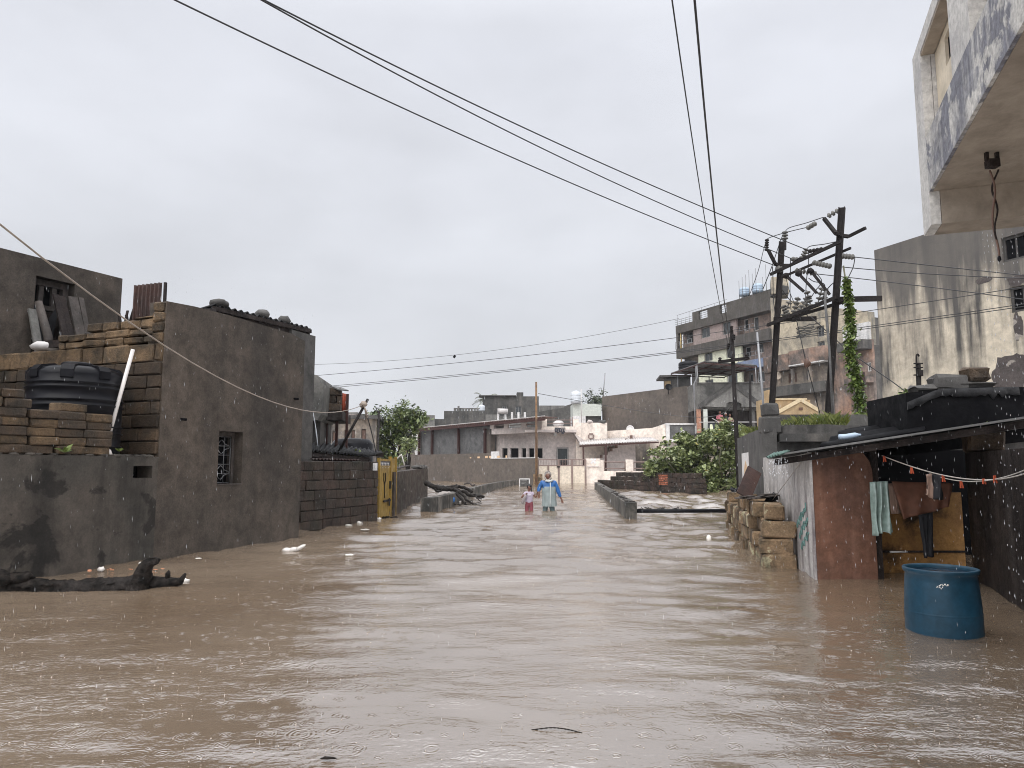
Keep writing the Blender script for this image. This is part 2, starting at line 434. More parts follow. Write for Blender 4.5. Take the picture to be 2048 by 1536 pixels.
M['grey_old'] = wall('blackened old plaster', (.10, .095, .088), (.06, .058, .056), .5, stain=(.03, .03, .029), stain_amt=.8, streak=(.19, .17, .15), streak_amt=.5, streak_scale=1.4)
M['brown_wall'] = wall('brown rendered wall', (.14, .115, .097), (.112, .096, .083), .35, stain=(.09, .078, .068), stain_amt=.6, streak=(.075, .065, .06), streak_amt=.5, streak_scale=1.2)
M['ochre'] = wall('ochre painted wall', (.42, .30, .17), (.37, .27, .16), .5, streak=(.24, .18, .12), streak_amt=.4)
M['ochre_trim'] = plain('pale ochre trim', (.62, .5, .32), .6)
M['white_paint'] = wall('white painted concrete', (.66, .64, .62), (.56, .55, .54), 1, streak=(.25, .25, .25), streak_amt=.5)
M['pale_blue'] = plain('pale blue plastic', (.36, .45, .55), .4)
M['pale_tank'] = plain('pale grey plastic', (.56, .59, .62), .4)
M['glass'] = plain('dark window glass', (.035, .04, .042), .12, spec=.6)
M['frame_grey'] = plain('grey window frame', (.22, .21, .2), .5)
M['frame_white'] = plain('white window frame', (.55, .53, .51), .5)
M['brown_wood'] = plain('brown painted wood', (.12, .065, .045), .5)
M['steel'] = plain('dull galvanised steel', (.24, .24, .245), .4, metal=.6)
M['steel_dark'] = wall('dark painted steel', (.03, .026, .025), (.022, .02, .02), 3, streak=(.04, .038, .038), streak_amt=.4, rough=.7, spec=.05)
M['steel_red'] = plain('red oxide steel', (.055, .026, .023), .6, spec=.2)
M['wire'] = plain('dark cable', (.022, .022, .024), .5)
M['wire_tan'] = plain('tan cable', (.27, .22, .18), .5)
M['rope'] = plain('grey rope', (.36, .33, .30), .8)
M['porcelain'] = plain('grey porcelain', (.13, .125, .115), .4, spec=.2)
M['gate_cream'] = wall('cream gate sheet', (.64, .555, .45), (.58, .505, .415), .8, streak=(.4, .33, .25), streak_amt=.4, streak_scale=3)
M['gate_rail'] = plain('brown gate rail', (.20, .14, .12), .5)
M['tin_brown'] = wall('tin roof edge', (.18, .11, .09), (.12, .08, .07), 2, rough=.4)
M['tin_pale'] = wall('pale tin roof', (.55, .52, .50), (.46, .44, .43), 1, streak=(.3, .29, .28), streak_amt=.4, rough=.35)
M['white_board'] = wall('stained white board', (.52, .49, .47), (.42, .40, .385), 1.6, stain=(.2, .18, .18), stain_amt=.5, streak=(.14, .12, .125), streak_amt=.9, streak_scale=5, rough=.5)
M['brown_panel'] = wall('scuffed brown panel', (.165, .083, .056), (.125, .068, .048), 1.7, stain=(.1, .06, .05), stain_amt=.6, streak=(.25, .14, .10), streak_amt=.4, streak_scale=6, rough=.4, fine=.12)
M['orange_board'] = wall('scratched ochre board', (.34, .18, .06), (.25, .13, .048), 2.6, stain=(.035, .022, .014), stain_amt=.9, stain_rng=(.5, .6), streak=(.03, .02, .015), streak_amt=.5, rough=.5, fine=.2)
M['black_wall'] = wall('soot black wet wall', (.040, .032, .028), (.022, .018, .017), 1.8, stain=(.010, .009, .009), stain_amt=.8, streak=(.10, .09, .085), streak_amt=.55, streak_scale=3, rough=.65, spec=.1, bump=.6, fine=.35, patch=(.075, .062, .054), patch_scale=2.3, patch_thr=.7)
M['tarp_black'] = wall('black tarpaulin', (.009, .009, .010), (.005, .005, .006), 3, rough=.6, spec=.05, bump=.5, fine_scale=8)
M['tarp_grey'] = wall('frayed grey tarpaulin', (.062, .062, .064), (.034, .034, .036), 5, rough=.45)
M['green_sheet'] = plain('green plastic sheet', (.19, .25, .225), .26, spec=.8, var=.25, scale=14)
M['green_rim'] = plain('green fibre sheet', (.06, .12, .10), .5)
M['brown_cloth'] = plain('brown cloth', (.18, .078, .048), .75, var=.25, scale=10)
M['tan_cloth'] = plain('tan cloth', (.26, .17, .13), .8, var=.2)
M['black_cloth'] = plain('black cloth', (.01, .01, .013), .8)
M['orange_peg'] = plain('orange plastic', (.42, .085, .04), .5, spec=.2)
M['drum_blue'] = wall('faded blue plastic', (.011, .047, .08), (.012, .041, .066), 2.5, streak=(.02, .075, .13), streak_amt=.4, rough=.45, spec=.3, bump=.05, fine=.08)
M['drum_water'] = plain('dark rain water', (.006, .008, .016), .06)
M['moss'] = leafmat('grass tuft', (.07, .10, .02), (.16, .17, .04))
M['vine'] = leafmat('vine leaf', (.05, .085, .018), (.15, .2, .045), (.33, .36, .15))
M['bush'] = leafmat('broad grey-green leaf', (.085, .115, .04), (.25, .285, .115), (.44, .47, .29))
M['bush_yellow'] = leafmat('yellowing leaf', (.38, .33, .07), (.45, .36, .1))
M['tree'] = leafmat('tree leaf', (.045, .075, .02), (.13, .16, .05), (.2, .2, .08))
M['tree_far'] = leafmat('dull leaf', (.05, .065, .04), (.13, .15, .09))
M['palm'] = leafmat('palm frond', (.07, .085, .05), (.13, .14, .08))
M['stem'] = plain('green brown stem', (.07, .065, .035), .7)
M['foam'] = plain('white foam scrap', (.72, .69, .64), .6)
M['bag'] = plain('pale plastic bag', (.66, .62, .58), .3, var=.2, scale=20)
M['orange_bit'] = plain('orange scrap', (.55, .25, .14), .5)
M['skin'] = plain('brown skin', (.15, .068, .045), .5, var=.05)
M['hair'] = plain('black hair', (.012, .009, .009), .5)
M['maroon'] = plain('maroon cloth', (.20, .05, .065), .8, var=.2)
M['lilac'] = plain('lilac cotton', (.42, .36, .44), .8, var=.1)
M['blue_cloth'] = plain('bright blue cloth', (.014, .10, .30), .5, var=.25, scale=9)
M['coat'] = plain('clear raincoat film', (.33, .385, .38), .3, alpha=.55, var=.15, scale=8)
M['coat_seam'] = plain('whitish raincoat seam', (.46, .48, .47), .35)
M['trouser'] = plain('teal grey cloth', (.07, .10, .105), .7, var=.3, scale=20)
M['scarf'] = wall('patterned head scarf', (.36, .32, .29), (.07, .06, .055), 22, rough=.8, bump=0, fine=.1)
M['grey_cloth'] = plain('grey cloth', (.25, .22, .22), .8)
M['pink_cloth'] = plain('dusty pink cloth', (.38, .12, .14), .8, var=.2)
M['white_cloth'] = plain('white cloth', (.55, .53, .52), .8)
M['graffiti'] = plain('green chalky paint', (.12, .23, .21), .7)
M['black_paint'] = plain('black lettering', (.05, .05, .065), .6)
M['white_mark'] = plain('white lettering', (.72, .71, .70), .6)
M['banner_black'] = plain('black banner sheet', (.03, .034, .04), .4)
M['banner_cream'] = plain('cream banner print', (.62, .63, .45), .5)
M['orange_pillar'] = plain('orange tile pillar', (.40, .20, .13), .5, var=.3, scale=9)
M['pale_pillar'] = plain('pale green pillar', (.5, .52, .47), .5)
M['blue_band'] = wall('faded blue paint', (.16, .21, .34), (.2, .22, .27), .8, stain=(.12, .12, .13), stain_amt=.6)
M['marble'] = wall('sponged grey paint', (.42, .405, .385), (.50, .48, .45), 3, stain=(.13, .13, .15), stain_amt=.9, streak=(.62, .60, .56), streak_amt=.9, streak_scale=13, fine=.4, bump=.4, rough=.6, fine_scale=34, patch=(.16, .16, .185), patch_scale=2.6, patch_thr=.47, mid=.3)
M['textured_white'] = wall('rough white paint', (.58, .56, .53), (.48, .465, .445), 5, stain=(.3, .29, .3), stain_amt=.5, fine=.12, bump=.6, fine_scale=45)
M['soffit'] = wall('dusty brown soffit', (.33, .28, .225), (.28, .235, .19), 1.2, stain=(.13, .105, .085), stain_amt=.6, fine=.06, bump=.15)
M['brick_red'] = wall('exposed red brick', (.36, .12, .07), (.27, .10, .06), 5, island=.3)
M['yellow_pipe'] = plain('yellow drain pipe', (.42, .3, .12), .5)
M['poster_orange'] = plain('orange printed paper', (.62, .42, .25), .6)
M['poster_white'] = plain('white printed paper', (.66, .63, .61), .6)

# ================================================================== SETTING: road bed, flood water
g = MB(); g.box((0, 60, -.75), (500, 420, .2)); struct('ground', g, wall('muddy ground', (.12, .09, .065), (.09, .07, .05), .5))

def water_material():
    m, t, b = newmat('muddy flood water'); N, L = t.nodes.new, t.links.new
    g = N('ShaderNodeNewGeometry'); P = g.outputs['Position']
    def math_(op, a, bb=None, c=None):
        n = N('ShaderNodeMath'); n.operation = op
        for i, q in enumerate((a, bb, c)):
            if q is None: continue
            if isinstance(q, (int, float)): n.inputs[i].default_value = q
            else: L(q, n.inputs[i])
        return n.outputs[0]
    def noise(sc, scale=(1, 1, 1), det=4, rough=.55, dist=0):
        mp = N('ShaderNodeMapping'); mp.inputs['Scale'].default_value = scale; L(P, mp.inputs[0])
        n = N('ShaderNodeTexNoise'); n.inputs['Scale'].default_value = sc; n.inputs['Detail'].default_value = det; n.inputs['Roughness'].default_value = rough; n.inputs['Distortion'].default_value = dist
        L(mp.outputs[0], n.inputs['Vector']); return n.outputs['Fac']
    def rings(sc, off, k, wid, thr):
        mp = N('ShaderNodeMapping'); mp.inputs['Location'].default_value = (off, off * .7, 0); L(P, mp.inputs[0])
        v = N('ShaderNodeTexVoronoi'); v.voronoi_dimensions = '2D'; v.inputs['Scale'].default_value = sc; L(mp.outputs[0], v.inputs['Vector'])
        d = v.outputs['Distance']; sp = N('ShaderNodeSeparateColor'); L(v.outputs['Color'], sp.inputs[0])
        Rr = math_('MULTIPLY', sp.outputs[0], .34)
        x = math_('SUBTRACT', d, Rr)
        env = math_('MAXIMUM', math_('SUBTRACT', 1, math_('DIVIDE', math_('ABSOLUTE', x), wid)), 0)
        on = math_('GREATER_THAN', sp.outputs[1], thr)
        fade = math_('SUBTRACT', 1, math_('MULTIPLY', sp.outputs[0], .7))
        return math_('MULTIPLY', math_('MULTIPLY', math_('SINE', math_('MULTIPLY', x, k)), env), math_('MULTIPLY', on, fade))
    mc = N('ShaderNodeMixRGB'); mc.inputs[1].default_value = (.14, .099, .066, 1); mc.inputs[2].default_value = (.215, .165, .12, 1)
    mr = N('ShaderNodeMapRange'); mr.inputs[1].default_value = .35; mr.inputs[2].default_value = .65; L(noise(.35, (1, .6, 1)), mr.inputs[0]); L(mr.outputs[0], mc.inputs[0])
    L(mc.outputs[0], b.inputs['Base Color'])
    b.inputs['Roughness'].default_value = .05; b.inputs['IOR'].default_value = 2.6; b.inputs['Specular IOR Level'].default_value = 1.0
    h = math_('ADD', math_('MULTIPLY', noise(7, (.5, 1, 1), 4, .6), .014), math_('MULTIPLY', noise(30, (.7, 1, 1), 3, .55), .0052))
    patch = N('ShaderNodeMapRange'); patch.inputs[1].default_value = .35; patch.inputs[2].default_value = .68; patch.inputs[3].default_value = .12; patch.inputs[4].default_value = 1.7
    L(noise(.55, (.7, 1, 1), 3), patch.inputs[0])
    h = math_('MULTIPLY', h, patch.outputs[0])
    h = math_('ADD', h, math_('MULTIPLY', rings(4.2, 0, 62, .16, .55), .0015))
    h = math_('ADD', h, math_('MULTIPLY', rings(7.5, 13.7, 50, .2, .5), .0014))
    bp = N('ShaderNodeBump'); bp.inputs['Strength'].default_value = 1; bp.inputs['Distance'].default_value = 1
    L(h, bp.inputs['Height']); L(bp.outputs[0], b.inputs['Normal'])
    return m
M['water'] = water_material()

RP_A, RP_B = G(1251, 1038), G(1189, 976)          # right kerb wall, road side
def build_water():
    ys = [-40, -20, -10, -4, -1, .6]; y = 1.2
    while y < 150: ys.append(y); y *= 1.0085
    ys += [170, 200, 260]
    xs = list(np.arange(-13, 15, .055)); x = 15.2; st = .08
    while x < 160: xs.append(x); st *= 1.06; x += st
    x = -13.2; st = .08; neg = []
    while x > -120: neg.append(x); st *= 1.06; x -= st
    xs = np.array(sorted(neg) + xs); ys = np.array(ys)
    X, Y = np.meshgrid(xs, ys)
    dy = np.gradient(ys)[:, None] * np.ones_like(X); dx = np.gradient(xs)[None, :] * np.ones_like(X)
    rng = np.random.RandomState(5); Z = np.zeros_like(X)
    mask = np.zeros_like(X)
    kx = RP_A.x + (Y - RP_A.y) * (RP_B.x - RP_A.x) / (RP_B.y - RP_A.y)
    mask = np.maximum(mask, np.clip((X - kx - .3) / 1.0, 0, 1) * np.clip((Y - 18.5) / 3, 0, 1) * np.clip((60 - Y) / 10, 0, 1))
    mask = np.maximum(mask, np.clip((-2.7 - X + (Y - 20) * .04) / 1.0, 0, 1) * np.clip((Y - 20) / 3, 0, 1) * np.clip((90 - Y) / 10, 0, 1))
    calm = np.clip((Y - 3) / 12, .25, 1)
    for i in range(110):
        lam = .16 * (14 ** rng.rand()); th = rng.normal(1.45, .55); k = 2 * math.pi / lam
        kx_, ky_ = math.cos(th) * k, math.sin(th) * k
        a = (.0028 + .0014 * (lam < .8)) * lam * (.5 + rng.rand())
        att = np.clip(1.5 - 4 * np.maximum(dy * abs(math.sin(th)), dx * abs(math.cos(th))) / lam, 0, 1)
        ph = rng.rand() * 6.28; wob = .6 * np.sin(X * .9 + i) + .5 * np.sin(Y * .7 + i * 2.1)
        s = np.sin(kx_ * X + ky_ * Y + ph + wob)
        Z += a * att * (calm + 2.2 * mask) * (s + .25 * np.sin(2 * (kx_ * X + ky_ * Y + ph + wob)))
    # standing waves where the current spills past the kerb walls and the dark wall
    for (cx, cy, wx, wy, h) in ((5.4, 31, 1.4, 4, .07), (8.2, 32, 2.4, 1.3, .12), (11.5, 30, 3, 1.0, .06), (-3.1, 21.5, .5, 1.6, .05), (-6, 50, 3.5, 3, .1), (-3.4, 55, 3, 4, .1)):
        e = np.exp(-((X - cx) / wx) ** 2 - ((Y - cy) / wy) ** 2)
        Z += .6 * h * e * (.45 + .55 * np.sin(2.6 * (Y - cy) + 1.2 * np.sin(X * 1.9)) )
    n = len(xs); m = len(ys)
    co = np.stack([X, Y, Z], -1).reshape(-1, 3).astype(np.float32)
    idx = np.arange(n * m).reshape(m, n)
    q = np.stack([idx[:-1, :-1], idx[:-1, 1:], idx[1:, 1:], idx[1:, :-1]], -1).reshape(-1, 4)
    me = bpy.data.meshes.new('flood_water')
    me.vertices.add(len(co)); me.vertices.foreach_set('co', co.ravel())
    me.loops.add(q.size); me.loops.foreach_set('vertex_index', q.ravel().astype(np.int32))
    me.polygons.add(len(q)); me.polygons.foreach_set('loop_start', np.arange(0, q.size, 4, dtype=np.int32))
    try: me.polygons.foreach_set('loop_total', np.full(len(q), 4, np.int32))
    except Exception: pass
    me.polygons.foreach_set('use_smooth', np.ones(len(q), bool))
    me.update(calc_edges=True); me.materials.append(M['water'])
    o = bpy.data.objects.new('flood_water', me); col.objects.link(o); o['kind'] = 'structure'
build_water()

# ------------------------------------------------------------------ reusable bits
BED = -.64
def courses(mb, pl, s0, s1, rows, lens, n_front, depth, rnd, ch=.012, jit=.006, gap=.012, skip=None, mats=1):
    """rows: list of (z0,z1[,smin,smax]); individual blocks with joints, in one mesh"""
    for ri, r in enumerate(rows):
        z0, z1 = r[0], r[1]; a = r[2] if len(r) > 2 else s0; b = r[3] if len(r) > 3 else s1
        s = a - rnd.uniform(0, lens * .6); 
        while s < b - .03:
            e = s + lens * rnd.uniform(.78, 1.2)
            if b - e < lens * .35: e = b
            x0, x1 = max(s, a), min(e, b)
            if x1 - x0 > .05 and not (skip and skip(x0, x1, z0, z1)):
                if mats > 1: mb.cur = rnd.randrange(mats)
                mb.cbox(pl.pt((x0 + x1) / 2, (z0 + z1) / 2, n_front - depth / 2 + rnd.uniform(-.012, .012)), (x1 - x0 - gap, depth, z1 - z0 - gap), pl.frame().to_3x3(), ch, jit, rnd)
            s = e
def window(pl, s0, s1, z0, z1, parent, frame='frame_grey', pane='glass', t=.16, fw=.06, bars=0, hbars=1, name='window'):
    """frame with a recessed pane, sitting in a real opening"""
    f = MB(); a = -t
    for (x0, x1, y0, y1) in ((s0, s0 + fw, z0, z1), (s1 - fw, s1, z0, z1), (s0 + fw, s1 - fw, z0, z0 + fw), (s0 + fw, s1 - fw, z1 - fw, z1)):
        f.ob(pl, x0, x1, y0, y1, a - .02, a + .05)
    for i in range(bars):
        c = s0 + (s1 - s0) * (i + 1) / (bars + 1); f.ob(pl, c - .02, c + .02, z0 + fw, z1 - fw, a - .015, a + .035)
    fo = f.build(name, M[frame], parent)
    p = MB().ob(pl, s0 + fw, s1 - fw, z0 + fw, z1 - fw, a - .012, a + .004); p.build('pane', M[pane], fo)
    return fo
def grow_leaves(mb, centers, n, size, spread, rnd, droop=.3, aspect=.55, up=.2):
    for _ in range(n):
        c = rnd.choice(centers)
        p = V(c[:3]) + V((rnd.gauss(0, 1), rnd.gauss(0, 1), rnd.gauss(0, 1))) * (c[3] if len(c) > 3 else spread)
        d = V((rnd.gauss(0, 1), rnd.gauss(0, 1), rnd.gauss(up, .6))).normalized()
        s = d.cross(V((rnd.gauss(0, .5), rnd.gauss(0, .5), 1))).normalized(); k = size * rnd.uniform(.6, 1.3)
        tip = p + d * k + V((0, 0, -droop * k * .5)); mid = p + d * k * .5
        w = s * k * aspect * .5; nn = d.cross(s) * k * .08
        mb.add([p, mid + w + nn, tip, mid - w + nn], [(0, 1, 2), (0, 2, 3)])
def cable(name, pts, r, label, group=None, ext=0.0, mat='wire', n=24, sides=5, cat='power line'):
    """hangs through three measured points (parabola)"""
    a, b, c = [V(p) for p in pts]; tm = (b - a).length / ((b - a).length + (c - b).length)
    P = []
    for i in range(n + 1):
        t = -ext + (1 + ext) * i / n
        P.append(a * ((t - tm) * (t - 1) / (tm)) + b * (t * (t - 1) / (tm * (tm - 1))) + c * (t * (t - tm) / (1 - tm)))
    return tag(MB().tube(P, r, sides).build(name, M[mat]), label, cat, group)

# ================================================================== LEFT: plastered house along the street
A, B = G(597, 1076), G(0, 1165)
LW = Plane(A.xy, (A - B).xy)
sC = LW.s(318)                                     # street corner of the house
hs_thing = thing('house', 'dark grey plastered house with one small grilled window beside the flooded street', 'house', LW.pt(sC / 2, BED, -1.5))
top = [(LW.sz(u, v)) for u, v in ((326, 600), (390, 613), (456, 630), (542, 655), (585, 668), (603, 680))]
top = [(sC, top[0][1])] + top[1:-1] + [(0, top[-1][1])]
w0, w1 = LW.s(437), LW.s(485); wz0, wz1 = LW.z(460, 967), LW.z(460, 863)
mb = MB().wallh(LW, sC, 0, BED, top, [(w0, w1, wz0, wz1)], .32)
# end walls and back of the house
mb.wallh(Plane(LW.pt(0, 0, -.32).xy, -LW.n), 0, 4.2, BED, [(0, top[-1][1]), (4.2, top[-1][1] - .5)], [], .28)
mb.build('wall', M['plaster_dark'], hs_thing)
mb = MB()                                          # two short beam ends / spouts sticking out
for u, v in ((362, 838), (588, 797)):
    s, z = LW.sz(u, v); mb.tube([LW.pt(s, z, -.05), LW.pt(s + .01, z - .01, .09)], .022, 6)
mb.split('spout', M['dark'], hs_thing)
# arch-shaped relieving patch and window with grille
wf = MB()
fz0, fz1 = wz0 + .03, wz1 - .09
wf.ob(LW, w0, w1 - .0, wz0 - .02, wz0, -.3, .02)
wf.ob(LW, w0 + .002, w0 + .05, wz0, wz1, -.26, -.17); wf.ob(LW, w1 - .055, w1 - .002, wz0, wz1, -.26, -.17); wf.ob(LW, w0 + .05, w1 - .055, wz1 - .07, wz1 - .002, -.26, -.17)
win = wf.build('window', M['wood_grey'], hs_thing)
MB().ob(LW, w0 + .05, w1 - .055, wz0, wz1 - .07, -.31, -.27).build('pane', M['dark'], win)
gr = MB(); ga, gb, gz0, gz1 = w0 + .055, w1 - .06, wz0 + .01, wz1 - .08; gn = -.2
gm = (ga + gb) / 2; hw = (gb - ga) / 2
def gl(p, q, r=.0075): gr.tube([LW.pt(p[0], p[1], gn), LW.pt(q[0], q[1], gn)], r, 4)
for i in range(4): gl((ga + (gb - ga) * i / 3, gz0), (ga + (gb - ga) * i / 3, gz1))
for k in range(6): gl((ga, gz0 + (gz1 - gz0) * k / 5), (gb, gz0 + (gz1 - gz0) * k / 5))
for zc in (gz0 + (gz1 - gz0) * .78, gz0 + (gz1 - gz0) * .22):      # curved lozenges
    for sx in (-1, 1):
        for sy in (-1, 1):
            gr.tube([LW.pt(gm + sx * hw * .95 * math.cos(a) * (1 - .45 * math.sin(2 * a)), zc + sy * .115 * math.sin(a) * (1 - .45 * math.sin(2 * a)), gn + .012) for a in np.linspace(0, math.pi / 2, 8)], .0075, 4)
gr.build('grille', M['steel'], win)
# return wall of laterite blocks, facing the photographer
cor = LW.pt(sC, 0, 0)
BW = Plane(cor.xy, LW.n)                            # d runs towards the street corner, so s<0 is left
rb = random.Random(3)
zt = lambda u, v: BW.z(u, v)
zA = zt(40, 705)
low = BED + 1.9
mb = MB()
mb.ob(BW, -9, -.33, BED, 1.3, -.3, -.03)
rows = []
z = 1.28; zb = zt(160, 697) - .28
nrow = int(round((zb - z) / .205)); h = (zb - z) / nrow
for i in range(nrow): rows.append((z + i * h, z + (i + 1) * h, -9, -.012))
courses(mb, BW, -9, -.006, rows, .40, .04, .3, rb, gap=.016)
mb.build('block_wall', [M['laterite_dark']], hs_thing)
mb = MB(); rows = [(zb, zt(160, 697), -9, -.006)]
r1, r2 = zt(160, 668), zt(160, 652); sA, sB, sD = BW.s(103), BW.s(160), BW.s(256)
zz = zt(160, 697); hh = (r1 - zz) / 2
rows += [(zz, zz + hh, sA, -.2), (zz + hh, r1, sA, -.2), (r1, r2 + .02, sB, -.2), (r2 + .02, zt(270, 636), sD, -.2)]
courses(mb, BW, -9, -.006, rows, .42, .04, .3, rb, gap=.014, ch=.02, jit=.012)
# tall end column of rough corner stones
zz = zb + .28; zT = top[0][1] + .0; k = 4
hh = (zT - zz) / k
for i in range(k):
    mb.cbox(BW.pt(-.122, zz + hh * (i + .5), -.075), (.2, .24, hh - .012), BW.frame().to_3x3(), .022, .009, rb)
mb.build('block_wall', [M['laterite']], hs_thing, None)
# mud mortar pad patch at the corner and roof sheet
mb = MB()
e0, e1 = LW.off(-1.2), None
pl = LW.off(-.95)
ra = [pl.sz(u, v) for u, v in ((428, 609), (621, 656))]
p00 = pl.pt(ra[0][0], ra[0][1]); p10 = pl.pt(ra[1][0], ra[1][1]); dn = -LW.n
p01 = p00 + V((dn.x * 3.2, dn.y * 3.2, -.55)); p11 = p10 + V((dn.x * 3.2, dn.y * 3.2, -.55))
mb.corr(p00, p10, p11, p01, 17, .03, .014)
rf = mb.build('roof', M['black_sheet'], hs_thing)
mb = MB(); mb.bar(p00 + V((0, 0, -.075)), p10 + V((0, 0, -.075)), .07, .08)
mb.bar(p00 + V((-.03, .03, -.2)), p10 + V((-.03, .03, -.2)), .04, .26)  # dark backing board stands in for the shaded gap under the sheet
s1_, z1_ = pl.sz(425, 614)
mb.bar(LW.pt(LW.s(392), LW.z(392, 613) - .02, -.25), LW.pt(LW.s(470), LW.z(470, 612), -.55), .05, .06)
mb.build('rafter', M['wood_dark'], rf)
# taller strip of stained wall at the far end
mb = MB(); pf = LW.off(-.9)
q0, q1 = pf.s(606), pf.s(624)
mb.ob(pf, q0 - .5, q1, BED, pf.z(615, 668), -.5, 0)
mb.build('wall', M['concrete_dark'], hs_thing)['label'] = 'grey streaked end wall'
# stones weighing the roof down
for i, (u, v, w, h_, lab) in enumerate(((449, 606, 34, 18, 'flat dark stone weighing down the near end of the corrugated roof'), (535, 629, 28, 21, 'pointed dark stone in the middle of the corrugated roof'), (578, 641, 23, 20, 'squarish dark stone near the far end of the corrugated roof'))):
    p = pl.sz(u, v); c = pl.pt(p[0], p[1], -.12); k = c.y / F
    tag(MB().blob(c, (w * k * .55, .16, h_ * k * .55), i + 2, .3, 2).build('roof_stone', M['concrete_dark']), lab, 'stone', 'stones weighing down the roof of the left house')

# lower outbuilding wall, flat roofed, in line with the house
zL = LW.z(150, 911)
ob = thing('outbuilding', 'low stained plaster wall with a square vent hole, joined to the dark plastered house', 'outbuilding', LW.pt(sC - 2.5, BED, -1))
v0, v1 = LW.s(269), LW.s(307); vz0, vz1 = LW.z(288, 956), LW.z(288, 932)
mb = MB().wallh(LW, sC - 7.5, sC - .001, BED, zL, [(v0, v1, vz0, vz1)], .28)
mb.build('wall', M['plaster_low'], ob)
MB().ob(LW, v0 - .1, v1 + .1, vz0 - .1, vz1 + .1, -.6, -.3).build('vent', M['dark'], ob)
mb = MB(); mb.ob(LW, sC - 7.5, sC - .33, zL - .16, zL - .005, -3.2, -.285)
mb.build('roof', M['concrete_dark'], ob)
mb = MB(); rr = random.Random(8)
s = sC - 2.3
while s < sC - .02:                                # mossy lip along the roof edge
    mb.blob(LW.pt(s, zL + .005, -.05 - rr.random() * .1), (.09, .07, .03), int(s * 50), .3, 1); s += .1
mb.build('mortar_lip', M['plaster_low'], ob)

# dry stacked blocks on the outbuilding
rb = random.Random(21)
colx = [-60, -2, 55, 114, 171, 226]
z0 = zL + .01; h = .108; cnt = 0
ordinal = ['bottom', 'second', 'third', 'fourth', 'fifth', 'sixth', 'seventh', 'eighth', 'ninth']
plc = ['cut by the left photo edge', 'first whole column from left', 'left of the tank middle', 'under the tank middle', 'at the stack end']
for ci in range(5):
    n = (8, 7, 5, 6, 5)[ci]
    for k in range(n):
        zc = z0 + h * (k + .5)
        sh = rb.uniform(-.03, .03) + (.05 if k % 2 else -.02)
        a, b_ = LW.s(colx[ci]) + sh * .5, LW.s(colx[ci + 1]) + sh * .5
        if ci == 4: b_ = LW.s(226) + rb.uniform(-.03, .01)
        if k == n - 1 and ci in (0, 1): b_ -= .06
        m_ = 'laterite_dark' if rb.random() < .75 else 'laterite'
        rot = LW.frame().to_3x3() @ Matrix.Rotation(rb.uniform(-.03, .03), 3, 'Z') @ Matrix.Rotation(rb.uniform(-.012, .012), 3, 'Y')
        o = MB().cbox(LW.pt((a + b_) / 2, zc, -.12 + rb.uniform(-.02, .012)), (abs(b_ - a) - .008, .21, h - .004), rot, .014, .006, rb).build('laterite_block', M[m_])
        tag(o, f'flat laterite block, {ordinal[k]} course of the left dry stack, {plc[ci]}', 'block', 'laterite blocks stacked on the left outbuilding')
# black water tank
c = at(151, 790, 9.85); zb_ = zL
tk = thing('water_tank', 'ribbed black plastic water tank behind the laterite block stack', 'water tank', (c.x, c.y, zb_))
tr = .575; zt_ = CAMH + (at(150, 735, 9.85).z - CAMH)
H = zt_ - zb_ - .14
prof = [(tr * .97, zb_), (tr, zb_ + .04)]
z = zb_ + .04
for f in (.12, .28, .36, .62, .69, .84, .9):
    zz = zb_ + H * f
    prof += [(tr, zz - .018), (tr + .022, zz - .006), (tr + .022, zz + .006), (tr, zz + .018)]
prof += [(tr, zb_ + H), (tr * .985, zb_ + H + .04), (tr * .9, zb_ + H + .085), (tr * .72, zb_ + H + .12), (tr * .45, zb_ + H + .14), (tr * .3, zb_ + H + .145)]
MB().lathe(prof, (c.x, c.y, 0), 48).build('body', M['black_plastic'], tk)
MB().lathe([(.19, zb_ + H + .13), (.2, zb_ + H + .16), (.2, zb_ + H + .185), (.17, zb_ + H + .2), (.04, zb_ + H + .215)], (c.x, c.y, 0), 28).build('lid', M['black_plastic'], tk)
for k in range(8):                                  # moulded lugs round the shoulder
    a = k * math.pi / 4 + .35; d = V((math.cos(a), math.sin(a), 0)); t = V((-d.y, d.x, 0)); P = V((c.x, c.y, zb_ + H))
    q = []
    for (r0, zz) in ((tr + .012, -.05), (tr + .012, .05), (tr * .93, .115), (tr * .62, .15)):
        q += [P + d * r0 + t * .075 + V((0, 0, zz)), P + d * r0 - t * .075 + V((0, 0, zz))]
    q2 = [x - d * .05 - V((0, 0, .03)) for x in q]
    fs = [(0, 1, 3, 2), (2, 3, 5, 4), (4, 5, 7, 6)]
    MB().add(q + q2, [f[::-1] for f in fs] + [tuple(i + 8 for i in f) for f in fs] + [(0, 2, 10, 8), (2, 4, 12, 10), (4, 6, 14, 12), (3, 1, 9, 11), (5, 3, 11, 13), (7, 5, 13, 15), (1, 0, 8, 9), (6, 7, 15, 14)]).build('lug', M['black_plastic'], tk)
# leaning pvc pipe with elbow
p0 = LW.pt(LW.s(221), LW.z(221, 906) + .02, -.10); p1 = at(266, 699, 9.95)
pv = thing('drain_pipe', 'long white plastic pipe leaning against the laterite return wall', 'pipe', p0)
MB().tube([p0 + V((0, 0, .02)), p1], .026, 10).build('pipe', M['white_plastic'], pv)
MB().tube([p0 + V((-.06, -.02, .03)), p0 + V((0, 0, .02)), p0 + V((.05, .0, .0)), p0 + V((.065, .01, -.05))], [.036, .038, .036, .036], 10).build('elbow', M['white_plastic'], pv)
